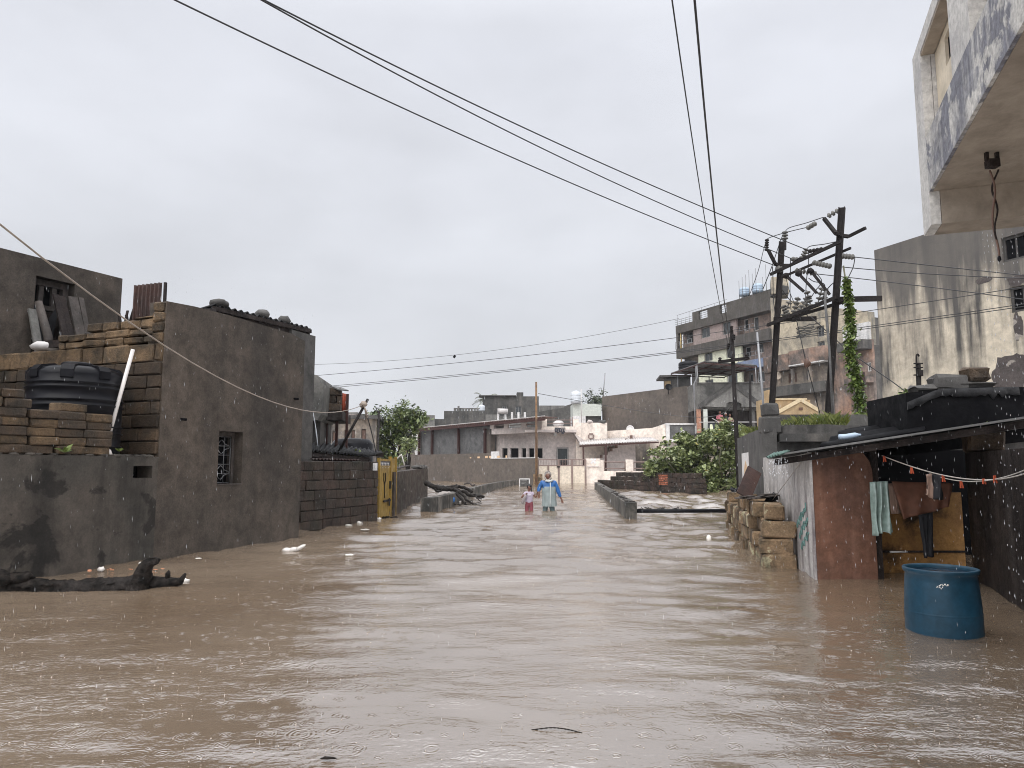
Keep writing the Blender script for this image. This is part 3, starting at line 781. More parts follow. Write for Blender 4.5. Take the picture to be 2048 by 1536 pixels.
# weeds in the joints
for (u, v, k, lab) in ((128, 905, 1, 'small bright green weed sprouting below the laterite block stack'), (238, 903, .5, 'tiny weed beside the foot of the white pipe')):
    p = LW.pt(LW.s(u), LW.z(u, v), .0); mb = MB(); rr = random.Random(int(u))
    for i in range(9):
        a = rr.uniform(0, 6.28); d = V((math.cos(a) * .6, math.sin(a) * .6 - .2, rr.uniform(.3, 1.1))).normalized() * .15 * k * rr.uniform(.6, 1.2); s_ = d.cross(V((0, 1, .3))).normalized() * .022 * k
        mb.add([p, p + d * .5 + s_, p + d + V((0, 0, -.03 * k)), p + d * .5 - s_], [(0, 1, 2, 3)])
    tag(mb.build('weed', M['vine']), lab, 'plant')
# sack lying on the wall and roof junk
p = BW.pt(BW.s(55), zt(60, 699) + .07, -.15)
tag(MB().blob(p, (.2, .14, .085), 4, .35).blob(p + V((.12, 0, -.03)), (.14, .1, .05), 9, .3).build('sack', M['white_cloth']), 'small off-white sack lying on top of the laterite wall', 'sack')
p = BW.pt(BW.s(85), zt(85, 690), -.25)
tag(MB().box(p + V((0, 0, .03)), (.5, .3, .12), BW.frame().to_3x3()).build('trough', M['wood_dark']), 'dark shallow trough on the laterite wall beside the white sack', 'trough')

# ------------------------------------------------------------------ upper dark house at far left
ue = at(240, 640, 13.5); UH = Plane(ue.xy, (math.cos(rad(64)), math.sin(rad(64))))
ut = UH.z(240, 556)
uh = thing('house', 'dark grey upper storey with a blocked doorway at the far left, above the laterite wall', 'house', UH.pt(-3, BED, -2))
d0, d1 = UH.s(46), UH.s(127); dz0, dz1 = UH.z(60, 545) - 2.15, UH.z(60, 548)
mb = MB().wallh(UH, UH.s(0) - 3.5, 0, BED, ut, [(d0, d1, dz0, dz1)], .35)
mb.ob(UH, UH.s(0) - 3.5, -.01, BED, ut - .1, -5, -.5)
mb.build('wall', M['plaster_dark'], uh)
mb = MB(); 
mb.ob(UH, d0, d1, dz0, dz1, -.46, -.36)
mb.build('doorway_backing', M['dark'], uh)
fr = MB(); fr.ob(UH, d0, d0 + .08, dz0, dz1, -.3, -.18); fr.ob(UH, d1 - .09, d1, dz0, dz1, -.3, -.18); fr.ob(UH, d0 + .08, d1 - .09, dz1 - .1, dz1, -.3, -.18); fr.ob(UH, d0 + .08, d1 - .09, dz1 - .52, dz1 - .44, -.29, -.2)
for k in (1, 2): fr.ob(UH, d0 + (d1 - d0) * k / 3 - .04, d0 + (d1 - d0) * k / 3 + .04, dz1 - .44, dz1 - .1, -.27, -.21)
fr.build('door_frame', M['wood_grey'], uh)
dr = MB(); dw = (d1 - d0 - .17) / 4
for k in range(4):
    a = d0 + .08 + k * dw; dr.ob(UH, a + .006, a + dw - .006, dz0, dz1 - .54, -.29 - .01 * (k % 2), -.25 + .012 * (k % 3))
dr.build('door', M['wood_dark'], uh)
mb = MB(); q = []
for i in range(9):
    for j in range(4):
        t = i / 8; q.append(UH.pt(d0 + .05 + t * (d1 - d0) * .62, dz1 - .42 - .32 * math.sin(t * 3.1) - j * .1 - .25 * t * (j / 3), -.15 + .03 * math.sin(i * 1.7 + j)))
mb.add(q, [(i * 4 + j, (i + 1) * 4 + j, (i + 1) * 4 + j + 1, i * 4 + j + 1) for i in range(8) for j in range(3)], True)
tag(mb.build('cloth', M['black_cloth']), 'sagging black cloth strung across the blocked doorway at far left', 'cloth')
for (ua, va, ub, vb, w, mt, nm, lab) in ((38, 615, 44, 700, .13, 'concrete', 'cement_gutter', 'grey half-round cement gutter leaning left of the blocked doorway'),
        (50, 600, 66, 694, .13, 'wood_grey', 'log_post', 'rough pale timber leaning in the left side of the blocked doorway'),
        (119, 590, 130, 675, .17, 'wood_grey', 'plank', 'wide grey plank leaning on the right jamb of the blocked doorway'),
        (136, 592, 143, 672, .09, 'wood_grey', 'plank', 'narrow grey plank leaning on the wall right of the doorway'),
        (96, 588, 117, 690, .1, 'wood_dark', 'plank', 'dark plank leaning across the middle of the blocked doorway'),
        (84, 585, 104, 690, .1, 'wood_dark', 'plank', 'dark plank leaning across the left half of the blocked doorway')):
    a = UH.pt(UH.s(ua), UH.z(ua, va), .06); b_ = UH.pt(UH.s(ub), UH.z(ub, vb) - .35, .38)
    mb = MB()
    if nm == 'log_post': mb.tube([b_, b_.lerp(a, .5) + V((.03, 0, 0)), a], [.075, .07, .06], 8)
    else: mb.bar(b_, a, w, .035, UH.n.to_3d())
    tag(mb.build(nm, M[mt]), lab, nm.replace('_', ' '))
# upright rusty sheet, post and scraps behind the return wall
rs = Plane(at(267, 600, 12.3).xy, (1, .12)); a0 = rs.sz(268, 571); a1 = rs.sz(324, 568)
mb = MB(); mb.corr(rs.pt(a0[0], a0[1] - 1.2), rs.pt(a1[0], a1[1] - 1.2), rs.pt(a1[0], a1[1] + .03), rs.pt(a0[0], a0[1]), 7, .022, .01)
tag(mb.build('rusty_sheet', M['rust']), 'rusted corrugated sheet standing upright behind the laterite wall', 'metal sheet')
tag(MB().bar(at(330, 615, 11.6) + V((0, 0, -.8)), at(331, 565, 11.6), .04, .04).build('post', M['steel_dark']), 'thin dark post standing at the corner of the dark plastered house', 'post')
mb = MB(); rr = random.Random(5)
for i in range(9):
    p = at(243 + i * 3.2, 632, 12.6); mb.bar(p + V((0, 0, -.6)), p + V((rr.uniform(-.2, .2), .1, rr.uniform(.0, .16))), .05, .02)
tag(mb.build('scrap_wood', M['wood_dark']), 'heap of dark broken boards between the upper house and rusted sheet', 'scrap wood')

# ================================================================== LEFT MIDDLE: courtyard walls, gate, lean-to
def sub(name, label, cat, p): return thing(name, label, cat, (p[0], p[1], BED))
KA, KB = G(597, 1064), G(755, 1041)
KW = Plane(KA.xy, (KB - KA).xy); kl = (KB.xy - KA.xy).length
cw = sub('courtyard_wall', 'dark soaked laterite block wall between the plastered house and the yellow gate', 'wall', KW.pt(kl / 2, 0))
kz = KW.z(680, 922); rb = random.Random(31)
rows = [(BED + (kz - BED) * i / 10, BED + (kz - BED) * (i + 1) / 10, -.6, kl) for i in range(10)]
mb = MB(); courses(mb, KW, -.6, kl, rows, .42, 0, .26, rb, gap=.012, ch=.012, jit=.008)
mb.build('blocks', M['laterite_wall'], cw)
MB().ob(KW, -.6, kl - .01, BED, kz - .02, -.22, -.035).build('mortar', M['mortar'], cw)
p0 = KW.pt(.5, kz + .02, -.1); p1 = KW.pt(kl * .8, kz + .02, -.1); dn = -KW.n.to_3d() * .35
MB().corr(p0 + V((0, 0, .02)), p1 + V((0, 0, .02)), p1 + dn, p0 + dn, 16, .018, .01).build('coping_sheet', M['rust'], cw)
tag(MB().ob(KW, KW.s(746) , KW.s(754), KW.z(750, 941), KW.z(750, 926), .004, .02).ob(KW, KW.s(748.3), KW.s(749.3), KW.z(750, 936), KW.z(750, 930), .02, .026).ob(KW, KW.s(750.6), KW.s(752.4), KW.z(750, 938), KW.z(750, 932), .02, .026).build('number_plate', [M['white_paint']]), 'small white number plate at the end of the courtyard wall beside the yellow gate', 'plate')
# yellow double gate
YA, YB = G(756, 1040), G(790, 1029); YW = Plane(YA.xy, (YB - YA).xy); yl = (YB.xy - YA.xy).length
yg = sub('gate', 'yellow painted steel sheet gate with a dark lettered strip on top', 'gate', YW.pt(yl / 2, 0))
yz0, yz1, yz2 = BED, YW.z(757, 935), YW.z(757, 917)
sm = yl * .66
MB().ob(YW, .01, sm - .012, yz0, yz1, -.02, .0).ob(YW, .01, sm - .012, yz1, yz1 + .05, -.03, .015).build('leaf_panel', M['yellow_gate'], yg)
MB().ob(YW, sm + .012, yl - .02, yz0, yz2 + .02, -.02, .0).build('leaf_panel', M['yellow_gate'], yg)
fr = MB()
for s in (.0, sm - .02, yl): fr.ob(YW, s - .03, s + .03, yz0, yz2 + (.07 if s > 0 else .02), -.05, .03)
fr.ob(YW, .03, sm - .05, yz2 - .06, yz2, -.04, .02); fr.build('gate_frame', M['yellow_gate'], yg)
lt = MB().ob(YW, .03, sm - .05, yz1 + .05, yz2 - .06, -.03, .005).build('sign_strip', M['black_paint'], yg)
mk = MB(); rr = random.Random(2)
for i in range(6):                                   # unreadable white characters
    s = .12 + (sm - .3) * i / 6
    mk.ob(YW, s, s + .1, yz2 - .12, yz2 - .1, .005, .012); mk.ob(YW, s + .03, s + .05, yz2 - .24, yz2 - .12, .005, .012); mk.ob(YW, s + .05, s + .11, yz2 - .2 - .03 * (i % 2), yz2 - .18 - .03 * (i % 2), .005, .012)
mk.build('lettering', M['white_mark'], lt)
bo = MB(); zb = YW.z(765, 1003); bo.ob(YW, sm * .35, sm * .95, zb - .02, zb + .025, .0, .04); bo.ob(YW, sm * .78, sm * .86, zb - .14, zb + .06, .03, .05); bo.ob(YW, sm * .9, sm * .98, zb + .3, zb + .5, 0, .04); bo.build('bolt', M['steel_dark'], yg)
dm = MB(); zt_ = YW.z(768, 965)
for sx in (-1, 1): dm.tube([YW.pt(sm * .45 + sx * .11, zt_ + .25, .012), YW.pt(sm * .45 + sx * .1, zt_ + .05, .012), YW.pt(sm * .45, zt_ - .05, .012), YW.pt(sm * .45, zt_ - .4, .012)], .012, 4)
dm.build('painted_trident', M['steel_dark'], yg)
# dark broken wall beyond the gate
DW = Plane((-3.19, 19.75), (-.30, 10.4)); dl = 10.6
dw_ = sub('boundary_wall', 'dark rain-blackened boundary wall with a broken coping right of the yellow gate', 'wall', DW.pt(dl / 2, 0))
tz = DW.z(795, 944); tz2 = DW.z(858, 937)
mb = MB().wallh(DW, .05, dl, BED, [(.05, tz), (3, tz + .02), (6, tz2 - .02), (dl, tz2)], [], .3); mb.build('wall', M['laterite_wall'], dw_)
mb = MB(); rr = random.Random(12)
for i in range(9): mb.cbox(DW.pt(7.2 + i * .38, tz2 + .04 + rr.random() * .05, -.14), (.36, .3, .09), DW.frame().to_3x3() @ Matrix.Rotation(rr.uniform(-.15, .15), 3, 'X'), .02, .02, rr)
mb.build('broken_coping', M['grey_old'], dw_)
mb = MB(); mb.bar(DW.pt(.3, tz + .02, -.3), DW.pt(7.2, tz2 + .12, -.4), .12, .03); tag(mb.build('plank', M['wood_dark']), 'long dark plank lying along the top of the boundary wall right of the gate', 'plank')
fp = at(790, 935, 22); 
fr = MB(); a = at(783, 928, 22.5); b_ = at(803, 909, 22.5); c_ = at(809, 931, 22.5)
fr.tube([a, b_, c_], .025, 6); tag(fr.build('bent_pipe', M['white_plastic']), 'bent white pipe forming an inverted V behind the yellow gate', 'pipe')
p = at(814, 1001, 27); q = G(844, 1008)
tag(MB().tube([G(790, 1010) + V((.1, 0, .22)), G(838, 1006) + V((-.02, 0, .2))], .05, 8).build('pipe', M['grey_sheet']), 'thin pale pipe from the boundary wall to the left kerb wall', 'pipe')

# lean-to roof behind the courtyard wall
lt = sub('lean_to', 'black corrugated lean-to roof on posts behind the courtyard wall', 'shed', KW.pt(1.5, 0, -1.5))
p00 = at(596, 898, 15.4); p10 = at(735, 911, 18.3); p01 = at(596, 878, 17.6); p11 = at(768, 904, 20.4)
mb = MB().corr(p00, p10, p11, p01, 19, .03, .014, along=2); mb.build('roof', M['black_sheet'], lt)
mb = MB()
mb.bar(p00 + V((0, .25, -.1)), p10 + V((0, .25, -.1)), .07, .1)
mb.bar(p01 + V((0, -.2, -.1)), p11 + V((0, -.2, -.1)), .07, .1); mb.build('rafter', M['wood_dark'], lt)
for t in (.25, .62, .97):
    p = p00.lerp(p10, t) + V((0, .25, 0)); MB().bar(V((p.x, p.y, BED)), p - V((0, 0, .12)), .08, .08).build('post', M['wood_dark'], lt)
p = p10 + V((-.4, .3, 0)); MB().ob(Plane(p.xy, KW.d), -.3, .75, BED, p.z - .1, -.3, -.02).build('wall', M['laterite_wall'], lt)
mb = MB(); q = KW.off(-2.6); mb.ob(q, -.5, kl + .6, BED, 1.42, -.2, 0)
mb.build('back_wall', M['black_wall'], lt)
mb = MB(); rr = random.Random(4)
grow_leaves(mb, [(at(u, 916, 18.6).x, 18.6 + rr.uniform(-.3, .3), at(u, 917, 18.6).z) for u in range(676, 718, 3)], 420, .13, .075, rr)
tag(mb.build('shrub', M['bush']), 'small green shrub seen under the black lean-to roof', 'shrub')

# raised concrete room, laterite stump, rusted sheet and red posts behind the house
rx = Plane(at(604, 800, 17.0).xy, (1, .08))
rm = thing('concrete_overhang', 'grey concrete projecting room with a crumbling stepped edge past the dark house', 'building', rx.pt(0, BED, -1))
z = lambda u, v: rx.z(u, v); s_ = lambda u: rx.s(u)
pts = [(s_(596), z(600, 838)), (s_(632), z(632, 840)), (s_(640), z(640, 828)), (s_(643), z(642, 768)), (s_(636), z(636, 765)), (s_(635), z(635, 754)), (s_(629), z(628, 750)), (s_(596), z(604, 745))]
MB().poly(rx, pts, -2.2, 0).build('wall', M['concrete'], rm)
MB().ob(rx, s_(560), s_(630), BED, z(600, 838) - .003, -2.2, -.6).build('lower_wall', M['concrete_dark'], rm)
MB().tube([rx.pt(s_(600), z(605, 810), .0), rx.pt(s_(614), z(614, 810), .06)], .028, 8).build('spout', M['grey_sheet'], rm)
jet = [rx.pt(s_(614) + .02 + t * .25, z(614, 811) - t * t * 1.05, .07) for t in np.linspace(0, 1, 10)]
o = MB().tube(jet, [.012 + .004 * math.sin(i * 2) for i in range(10)], 5).build('water_jet', M['pale_tank']); tag(o, 'thin stream of rainwater pouring from the spout of the concrete overhang', 'water')
ls = Plane(at(641, 800, 18.0).xy, (1, .1)); rb = random.Random(41)
lb = thing('laterite_parapet', 'crumbling dark laterite parapet on a black beam, left of the red rusted sheet', 'parapet', ls.pt(0, BED, -.5))
z0 = ls.z(650, 822); z1 = ls.z(650, 775); rows = [(z0 + (z1 - z0) * i / 3, z0 + (z1 - z0) * (i + 1) / 3) for i in range(3)]
mb = MB(); courses(mb, ls, -.05, ls.s(679), rows, .3, 0, .3, rb); mb.build('blocks', M['laterite_dark'], lb)
MB().ob(ls, .0, ls.s(684), ls.z(650, 840), z0 - .003, -1.6, .08).build('beam', M['black_wall'], lb)
MB().bar(ls.pt(ls.s(664), ls.z(664, 774) + .03, -.2), ls.pt(ls.s(685), ls.z(685, 781), .05), .3, .03).build('slab', M['grey_sheet'], lb)
for u in (646, 667): MB().ob(ls, ls.s(u) - .035, ls.s(u) + .035, BED, ls.z(650, 840) - .003, -.5, -.43).build('post', M['steel_red'], lb)
p0, p1 = ls.sz(676, 840), ls.sz(694, 787)
rr_ = thing('rusted_screen', 'red rusted corrugated screen on a post beside the laterite parapet', 'metal sheet', ls.pt(p1[0], BED, -.7))
q = ls.off(-.6)
a0, a1 = q.sz(675, 840), q.sz(693, 788)
MB().corr(q.pt(a0[0], a0[1]), q.pt(a1[0], a0[1]), q.pt(a1[0], a1[1]), q.pt(a0[0], a1[1] + .05), 5, .02, .01).build('sheet', M['red_rust'], rr_)
MB().ob(q, a1[0], a1[0] + .06, BED, a1[1], -.03, .04).build('post', M['steel_red'], rr_)
# slanted service pole with the tan cable
sp = thing('service_pole', 'slanting thin steel service pole with a cable knot near its tip', 'pole', at(688, 885, 17.4))
pa, pb = at(686, 888, 17.4), at(736, 798, 17.4)
MB().tube([pa - (pb - pa) * .25, pb], .033, 8).build('pole', M['steel_dark'], sp)
k0 = at(727, 809, 17.35)
mb = MB().blob(k0, (.09, .07, .08), 3, .4)
for i in range(4): mb.tube([k0 + V((0, -.03, 0)), k0 + V((.04 + .03 * i, -.05, -.1 - .05 * i)), k0 + V((.06, -.02, -.25 - .06 * i))], .012, 4)
mb.build('insulator_knot', M['wire_tan'], sp)
cable('service_cable', (at(0, 449, 5.6), at(365, 714, 8.47), k0), .0085, 'tan sagging service cable crossing the dark plastered house to the slanted pole', None, .35, 'wire_tan')
cable('service_cable', (k0 + V((0, 0, -.05)), at(736, 838, 17.9), at(752, 905, 18.4)), .013, 'dark cable dropping from the slanted pole to the lean-to roof', None, 0, 'wire')
# black tank behind the lean-to
c = at(705, 890, 21)
bt = thing('water_tank', 'black plastic water tank lying low behind the lean-to roof', 'water tank', (c.x, c.y, BED))
MB().lathe([(.58, .4), (.6, .45), (.6, 1.2), (.63, 1.24), (.63, 1.3), (.6, 1.34), (.6, at(705, 882, 21).z - .1), (.5, at(705, 878, 21).z - .02), (.25, at(705, 877, 21).z)], (c.x, c.y, 0), 24).build('body', M['black_plastic'], bt)
MB().ob(Plane((c.x, c.y), (1, 0)), -.8, .8, BED, .395, -.8, .8).build('base', M['concrete_dark'], bt)

# low house with doors far behind
fh = Plane(at(640, 880, 46).xy, (1, .12))
fl = thing('house', 'long low mauve house with dark doors behind the red posts', 'house', fh.pt(2, BED, -2))
s0, s1 = -1.5, fh.s(752); zt_ = fh.z(700, 838)
hol = []
for u0, u1, v0, v1 in ((664, 674, 862, 905), (688, 698, 860, 905), (702, 709, 860, 905), (722, 731, 858, 905)):
    hol.append((fh.s(u0), fh.s(u1), fh.z(u0, v1), fh.z(u0, v0)))
mb = MB().wallh(fh, s0, s1, BED, zt_, hol, .25); mb.ob(fh, s0 + .01, s1 - .01, BED, zt_ - .05, -6, -.26); mb.build('wall', M['mauve_old'], fl)
MB().ob(fh, s0 - .3, s1 + .3, zt_, zt_ + .22, -6.2, .5).build('roof', M['concrete_dark'], fl)
for h in hol:
    d = MB().ob(fh, h[0] + .03, h[1] - .03, h[2], h[3] - .03, -.18, -.12).build('door', M['brown_wood'], fl)
hb = thing('house', 'pale flat-roofed house block far behind the slanted pole', 'house', at(702, 850, 62))
q = Plane(at(680, 850, 62).xy, (1, 0)); MB().ob(q, -3, q.s(711), BED, q.z(700, 828), -6, 0).build('wall', M['cream_shade'], hb)
MB().ob(q, -3.1, q.s(711) + .1, q.z(700, 828) + .003, q.z(700, 828) + .15, -6.1, .1).build('roof', M['concrete'], hb)

# trees at left middle
def tree(name, label, cat, base, crown, n, leaf, mat, trunk_h, seed, group=None):
    rr = random.Random(seed); t = thing(name, label, cat, base, group); b = V(base)
    mb = MB()
    cs = [V(q[:3]) for q in crown]; ctr = sum(cs, V()) / len(cs)
    top = V((b.x + (ctr.x - b.x) * .5, b.y, b.z + trunk_h)); mb.tube([b - V((0, 0, .1)), b.lerp(top, .5) + V((rr.uniform(-.1, .1), 0, 0)), top], [.16, .13, .1], 8)
    for q in cs: mb.tube([top - V((0, 0, .2)), top.lerp(q, .5) + V((rr.uniform(-.2, .2), rr.uniform(-.2, .2), .1)), q], [.07, .045, .015], 5)
    mb.build('trunk', M['bark'], t)
    mb = MB(); sub_ = []
    for q in crown:
        for _ in range(9): sub_.append((q[0] + rr.gauss(0, q[3] * .62), q[1] + rr.gauss(0, q[3] * .62), q[2] + rr.gauss(0, q[3] * .5), q[3] * .28))
    grow_leaves(mb, sub_, n, leaf, .3, rr, .5); mb.build('crown', M[mat], t); return t
cr = [(at(u, v, 48 + d).x, 48 + d, at(u, v, 48 + d).z, r) for u, v, d, r in ((760, 862, 0, .9), (775, 838, .6, .8), (795, 822, 0, .7), (815, 842, -.4, .7), (832, 838, .3, .5), (790, 858, 0, .9), (770, 890, 0, .8), (800, 880, .5, .8), (752, 885, -.3, .6), (785, 905, 0, .9), (835, 850, 0, .35))]
tree('tree', 'bushy green tree in front of the shed at left, beside a thin pole', 'tree', (at(785, 900, 48).x, 48, BED), cr, 6500, .27, 'tree', 2.2, 3)
cr = [(at(u, v, 36).x, 36, at(u, v, 36).z, .28) for u, v in ((812, 893), (818, 886), (824, 890), (816, 900))]
tree('sapling', 'small leafy sapling growing against the pale panel at left of the shed', 'sapling', (at(815, 905, 36).x, 36, BED), cr, 500, .16, 'bush', 1.6, 8)
# distant line pole with three insulators
c = at(757, 860, 44); lp = thing('line_pole', 'thin distant line pole with a three-pronged top in front of the bushy tree', 'pole', (c.x, c.y, BED))
zz = at(757, 822, 44).z; MB().tube([V((c.x, c.y, BED)), V((c.x, c.y, zz))], .07, 6).build('pole', M['steel_dark'], lp)
mb = MB(); w = .14
for k in (-1, 0, 1): mb.tube([V((c.x, c.y, zz - .2)), V((c.x + k * w, c.y, zz + .05)), V((c.x + k * w, c.y, at(757, 815, 44).z)) ], .03, 5)
mb.build('cross_arm', M['steel_dark'], lp)
# ================================================================== CENTRE LEFT: tin shed and long wall
SA, SB = V((at(1090, 900, 58.6).x, 58.6)), V((at(832, 900, 76).x, 76))
SW = Plane(SB, SA - SB); sl = (SA - SB).length
sh = thing('shed', 'long tin-roofed shed with grey sheet panels and red posts', 'shed', SW.pt(sl / 2, BED, -3))
zr = lambda u, v: SW.z(u, v)
rz0, rz1 = zr(835, 856), zr(985, 845)
px = [SW.s(u) for u in (838, 864, 917, 970)]
MB().ob(SW, SW.s(834), SW.s(976), BED, rz0 - .35, -4, -.25).build('wall', M['grey_sheet'], sh)
for u in (838, 864, 917, 970):
    MB().ob(SW, SW.s(u) - .1, SW.s(u) + .1, BED, SW.z(u, 857), -.12, .12).build('post', M['steel_red'], sh)
MB().ob(SW, SW.s(830), SW.s(837.5), BED, zr(835, 858) - .3, -.24, .05).build('corner_panel', M['white_paint'], sh)
SV = SW.off(.5); rz0 = SV.z(838, 857); rz1 = SV.z(1088, 833.5); p00, p10 = SV.pt(SV.s(832), rz0, 0), SV.pt(SV.s(1090), rz1, 0)
e = at(1090, 832, 61)
MB().corr(p00, p10, p10 - SW.n.to_3d() * 1.3, p00 - SW.n.to_3d() * 4.6, 60, .04, .03, 4).build('roof', M['tin_brown'], sh)
MB().bar(p00 + V((0, 0, .07)), p10 + V((0, 0, .07)), .06, .05).build('roof_edge', M['tin_pale'], sh)
MB().bar(p00 - V((0, 0, .2)), p10 - V((0, 0, .2)), .1, .2).build('fascia', M['steel_red'], sh)
mb = MB(); mb.ob(SW, SW.s(967), SW.s(979), BED, SW.z(970, 860), -.6, -.1); mb.build('end_wall', M['brown_wall'], sh)
# front boundary wall
W0, W1 = V((at(832, 930, 70).x, 70)), V((at(1072, 930, 56.5).x, 56.5))
BWL = Plane(W0, W1 - W0); bl = (W1 - W0).length
bw = thing('boundary_wall', 'long grey-brown rendered boundary wall in front of the tin shed', 'wall', BWL.pt(bl / 2, BED, 0))
zs = BWL.z(900, 908); zb = BWL.z(1020, 917); s1 = BWL.s(982)
MB().wallh(BWL, -6, s1, BED, zs, [], .25).build('wall', M['brown_wall'], bw)
MB().wallh(BWL, s1 + .003, bl, BED, zb, [], .25).build('wall', M['brown_wall'], bw)
MB().ob(BWL, s1, bl, zb + .003, zb + .06, -.3, .05).build('coping', M['white_paint'], bw)
MB().ob(BWL, s1, s1 + .8, zb + .063, BWL.z(983, 903), -.26, .01).build('pillar', M['white_paint'], bw)
mb = MB(); rr = random.Random(6)
for i in range(12):
    s = BWL.s(925) + i * .55
    if rr.random() < .65: mb.ob(BWL, s, s + rr.uniform(.15, .4), zs - .42, zs - .42 + rr.uniform(.1, .22), .0, .006)
mb.build('painted_marks', M['poster_orange'], bw)
# sign beside shed and laterite stack
q = Plane(at(795, 890, 60).xy, (1, .1)); rb = random.Random(51)
ll = thing('laterite_pier', 'stack of orange laterite blocks between the tree and the shed', 'wall', q.pt(.6, BED, 0))
mb = MB(); z0, z1 = q.z(800, 905), q.z(800, 848); courses(mb, q, 0, q.s(821), [(z0 + (z1 - z0) * i / 8, z0 + (z1 - z0) * (i + 1) / 8) for i in range(8)], .33, 0, .3, rb, gap=.03); mb.build('blocks', M['laterite'], ll)
MB().ob(q, -.2, q.s(830), BED, z0, -.4, -.02).build('base', M['brown_wall'], ll)
sg = thing('sign_board', 'white sign board with a dark round mark beside the tin shed', 'sign', q.pt(1, BED, .6))
q2 = Plane(at(811, 870, 58).xy, (1, .8)); a, b_ = q2.sz(811, 880), q2.sz(827, 856)
MB().poly(q2, [(0, q2.z(811, 881)), (b_[0], q2.z(827, 872)), (b_[0], q2.z(827, 855)), (0, q2.z(811, 864))], -.06, 0).build('board', M['white_paint'], sg)
cx_, cz_ = q2.sz(818, 868)
MB().lathe([(.28, -.012), (.28, .012)], q2.pt(cx_, cz_, .01), 16, q2.frame().to_3x3() @ Matrix.Rotation(math.pi / 2, 3, 'X')).build('emblem', M['black_paint'], sg)
MB().tube([q2.pt(.3, BED, -.1), q2.pt(.3, q2.z(815, 866), -.1)], .05, 6).build('post', M['steel'], sg)

# older dark terraces behind the shed
def block(name, label, cat, pl, s0, s1, zt, depth, mat, roof=None, holes=(), extra=None, pane='glass', frame='frame_grey', par=.0):
    t = thing(name, label, cat, pl.pt((s0 + s1) / 2, BED, -depth / 2))
    mb = MB().wallh(pl, s0, s1, BED, zt, list(holes), .25)
    mb.ob(pl, s0 + .004, s1 - .004, BED, zt - .3, -depth, -.26)
    if par: mb.ob(pl, s0 + .004, s0 + .2, zt - .29, zt - .004, -depth, -.26); mb.ob(pl, s1 - .2, s1 - .004, zt - .29, zt - .004, -depth, -.26)
    mb.build('wall', M[mat], t)
    for h in holes: window(pl, h[0], h[1], h[2], h[3], t, frame, pane, .17, .07, 1)
    if roof: MB().ob(pl, s0 - .12, s1 + .12, zt + .003, zt + .18, -depth - .1, .14).build('roof', M[roof], t)
    return t
q = Plane(at(888, 830, 92).xy, (1, .05))
block('house', 'blackened old terrace house with a stained parapet behind the tin shed', 'house', q, 0, q.s(974), q.z(930, 822), 9, 'grey_old', None)
mb = MB(); 
for i in range(9): s = q.s(906) + i * (q.s(958) - q.s(906)) / 9; mb.ob(q, s, s + .3, q.z(930, 822) - .003, q.z(930, 815), -1.5, -1.3)
mb.ob(q, q.s(906), q.s(960), q.z(930, 816), q.z(930, 814.5), -1.55, -1.25)
mb.ob(q, q.s(914), q.s(918), q.z(930, 822), q.z(930, 811), -1.2, -.8); tag(mb.build('balustrade', M['concrete']), 'pale concrete balustrade on the blackened terrace house roof', 'balustrade')
q = Plane(at(868, 840, 88).xy, (1, .2)); block('house', 'low dark roof block left of the blackened terrace house', 'house', q, -4, q.s(889), q.z(880, 838), 6, 'grey_old')
q = Plane(at(842, 840, 86).xy, (1, .35)); block('parapet_house', 'small streaked concrete block with a sloping top, right of the bushy tree', 'house', q, 0, q.s(869), q.z(850, 830), 5, 'concrete')
q = Plane(at(965, 830, 100).xy, (1, .02))
hh = block('house', 'tall dark weathered house with a rooftop hutch behind the pale balustrade', 'house', q, 0, q.s(1078), q.z(1010, 792.5), 10, 'grey_old', None, [(q.s(1004), q.s(1014), q.z(1000, 822), q.z(1000, 812)), (q.s(1031), q.s(1043), q.z(1000, 830), q.z(1000, 812))])
MB().ob(q, q.s(1034), q.s(1047), q.z(1030, 792.5) + .003, q.z(1040, 784), -3, -.4).build('roof_hutch', M['grey_old'], hh)
MB().ob(q, 0 - .5, q.s(1032), q.z(1010, 792.5) + .003, q.z(1010, 791), -3, .5).build('coping', M['grey_old'], hh)
def lathe_tank(name, label, u, v0, v1, Y, du, mat, group=None):
    c = at(u, v0, Y); zb_, zt2 = c.z, at(u, v1, Y).z; r = du / 2 * Y / F; t = thing(name, label, 'water tank', (c.x, c.y, zb_), group); H = zt2 - zb_
    pr = [(r, zb_)]
    for f in (.2, .42, .64): pr += [(r, zb_ + H * f - .03), (r * 1.04, zb_ + H * f), (r, zb_ + H * f + .03)]
    pr += [(r, zb_ + H * .76), (r * .85, zb_ + H * .87), (r * .4, zb_ + H * .93)]
    MB().lathe(pr, (c.x, c.y, 0), 24).build('body', M[mat], t)
    MB().lathe([(r * .36, zb_ + H * .92), (r * .38, zb_ + H * .98), (r * .1, zb_ + H)], (c.x, c.y, 0), 16).build('lid', M[mat], t)
    return t
lathe_tank('water_tank', 'small white water tank at the left of the tall dark weathered house', 963.5, 822, 809.5, 97, 13, 'pale_tank')
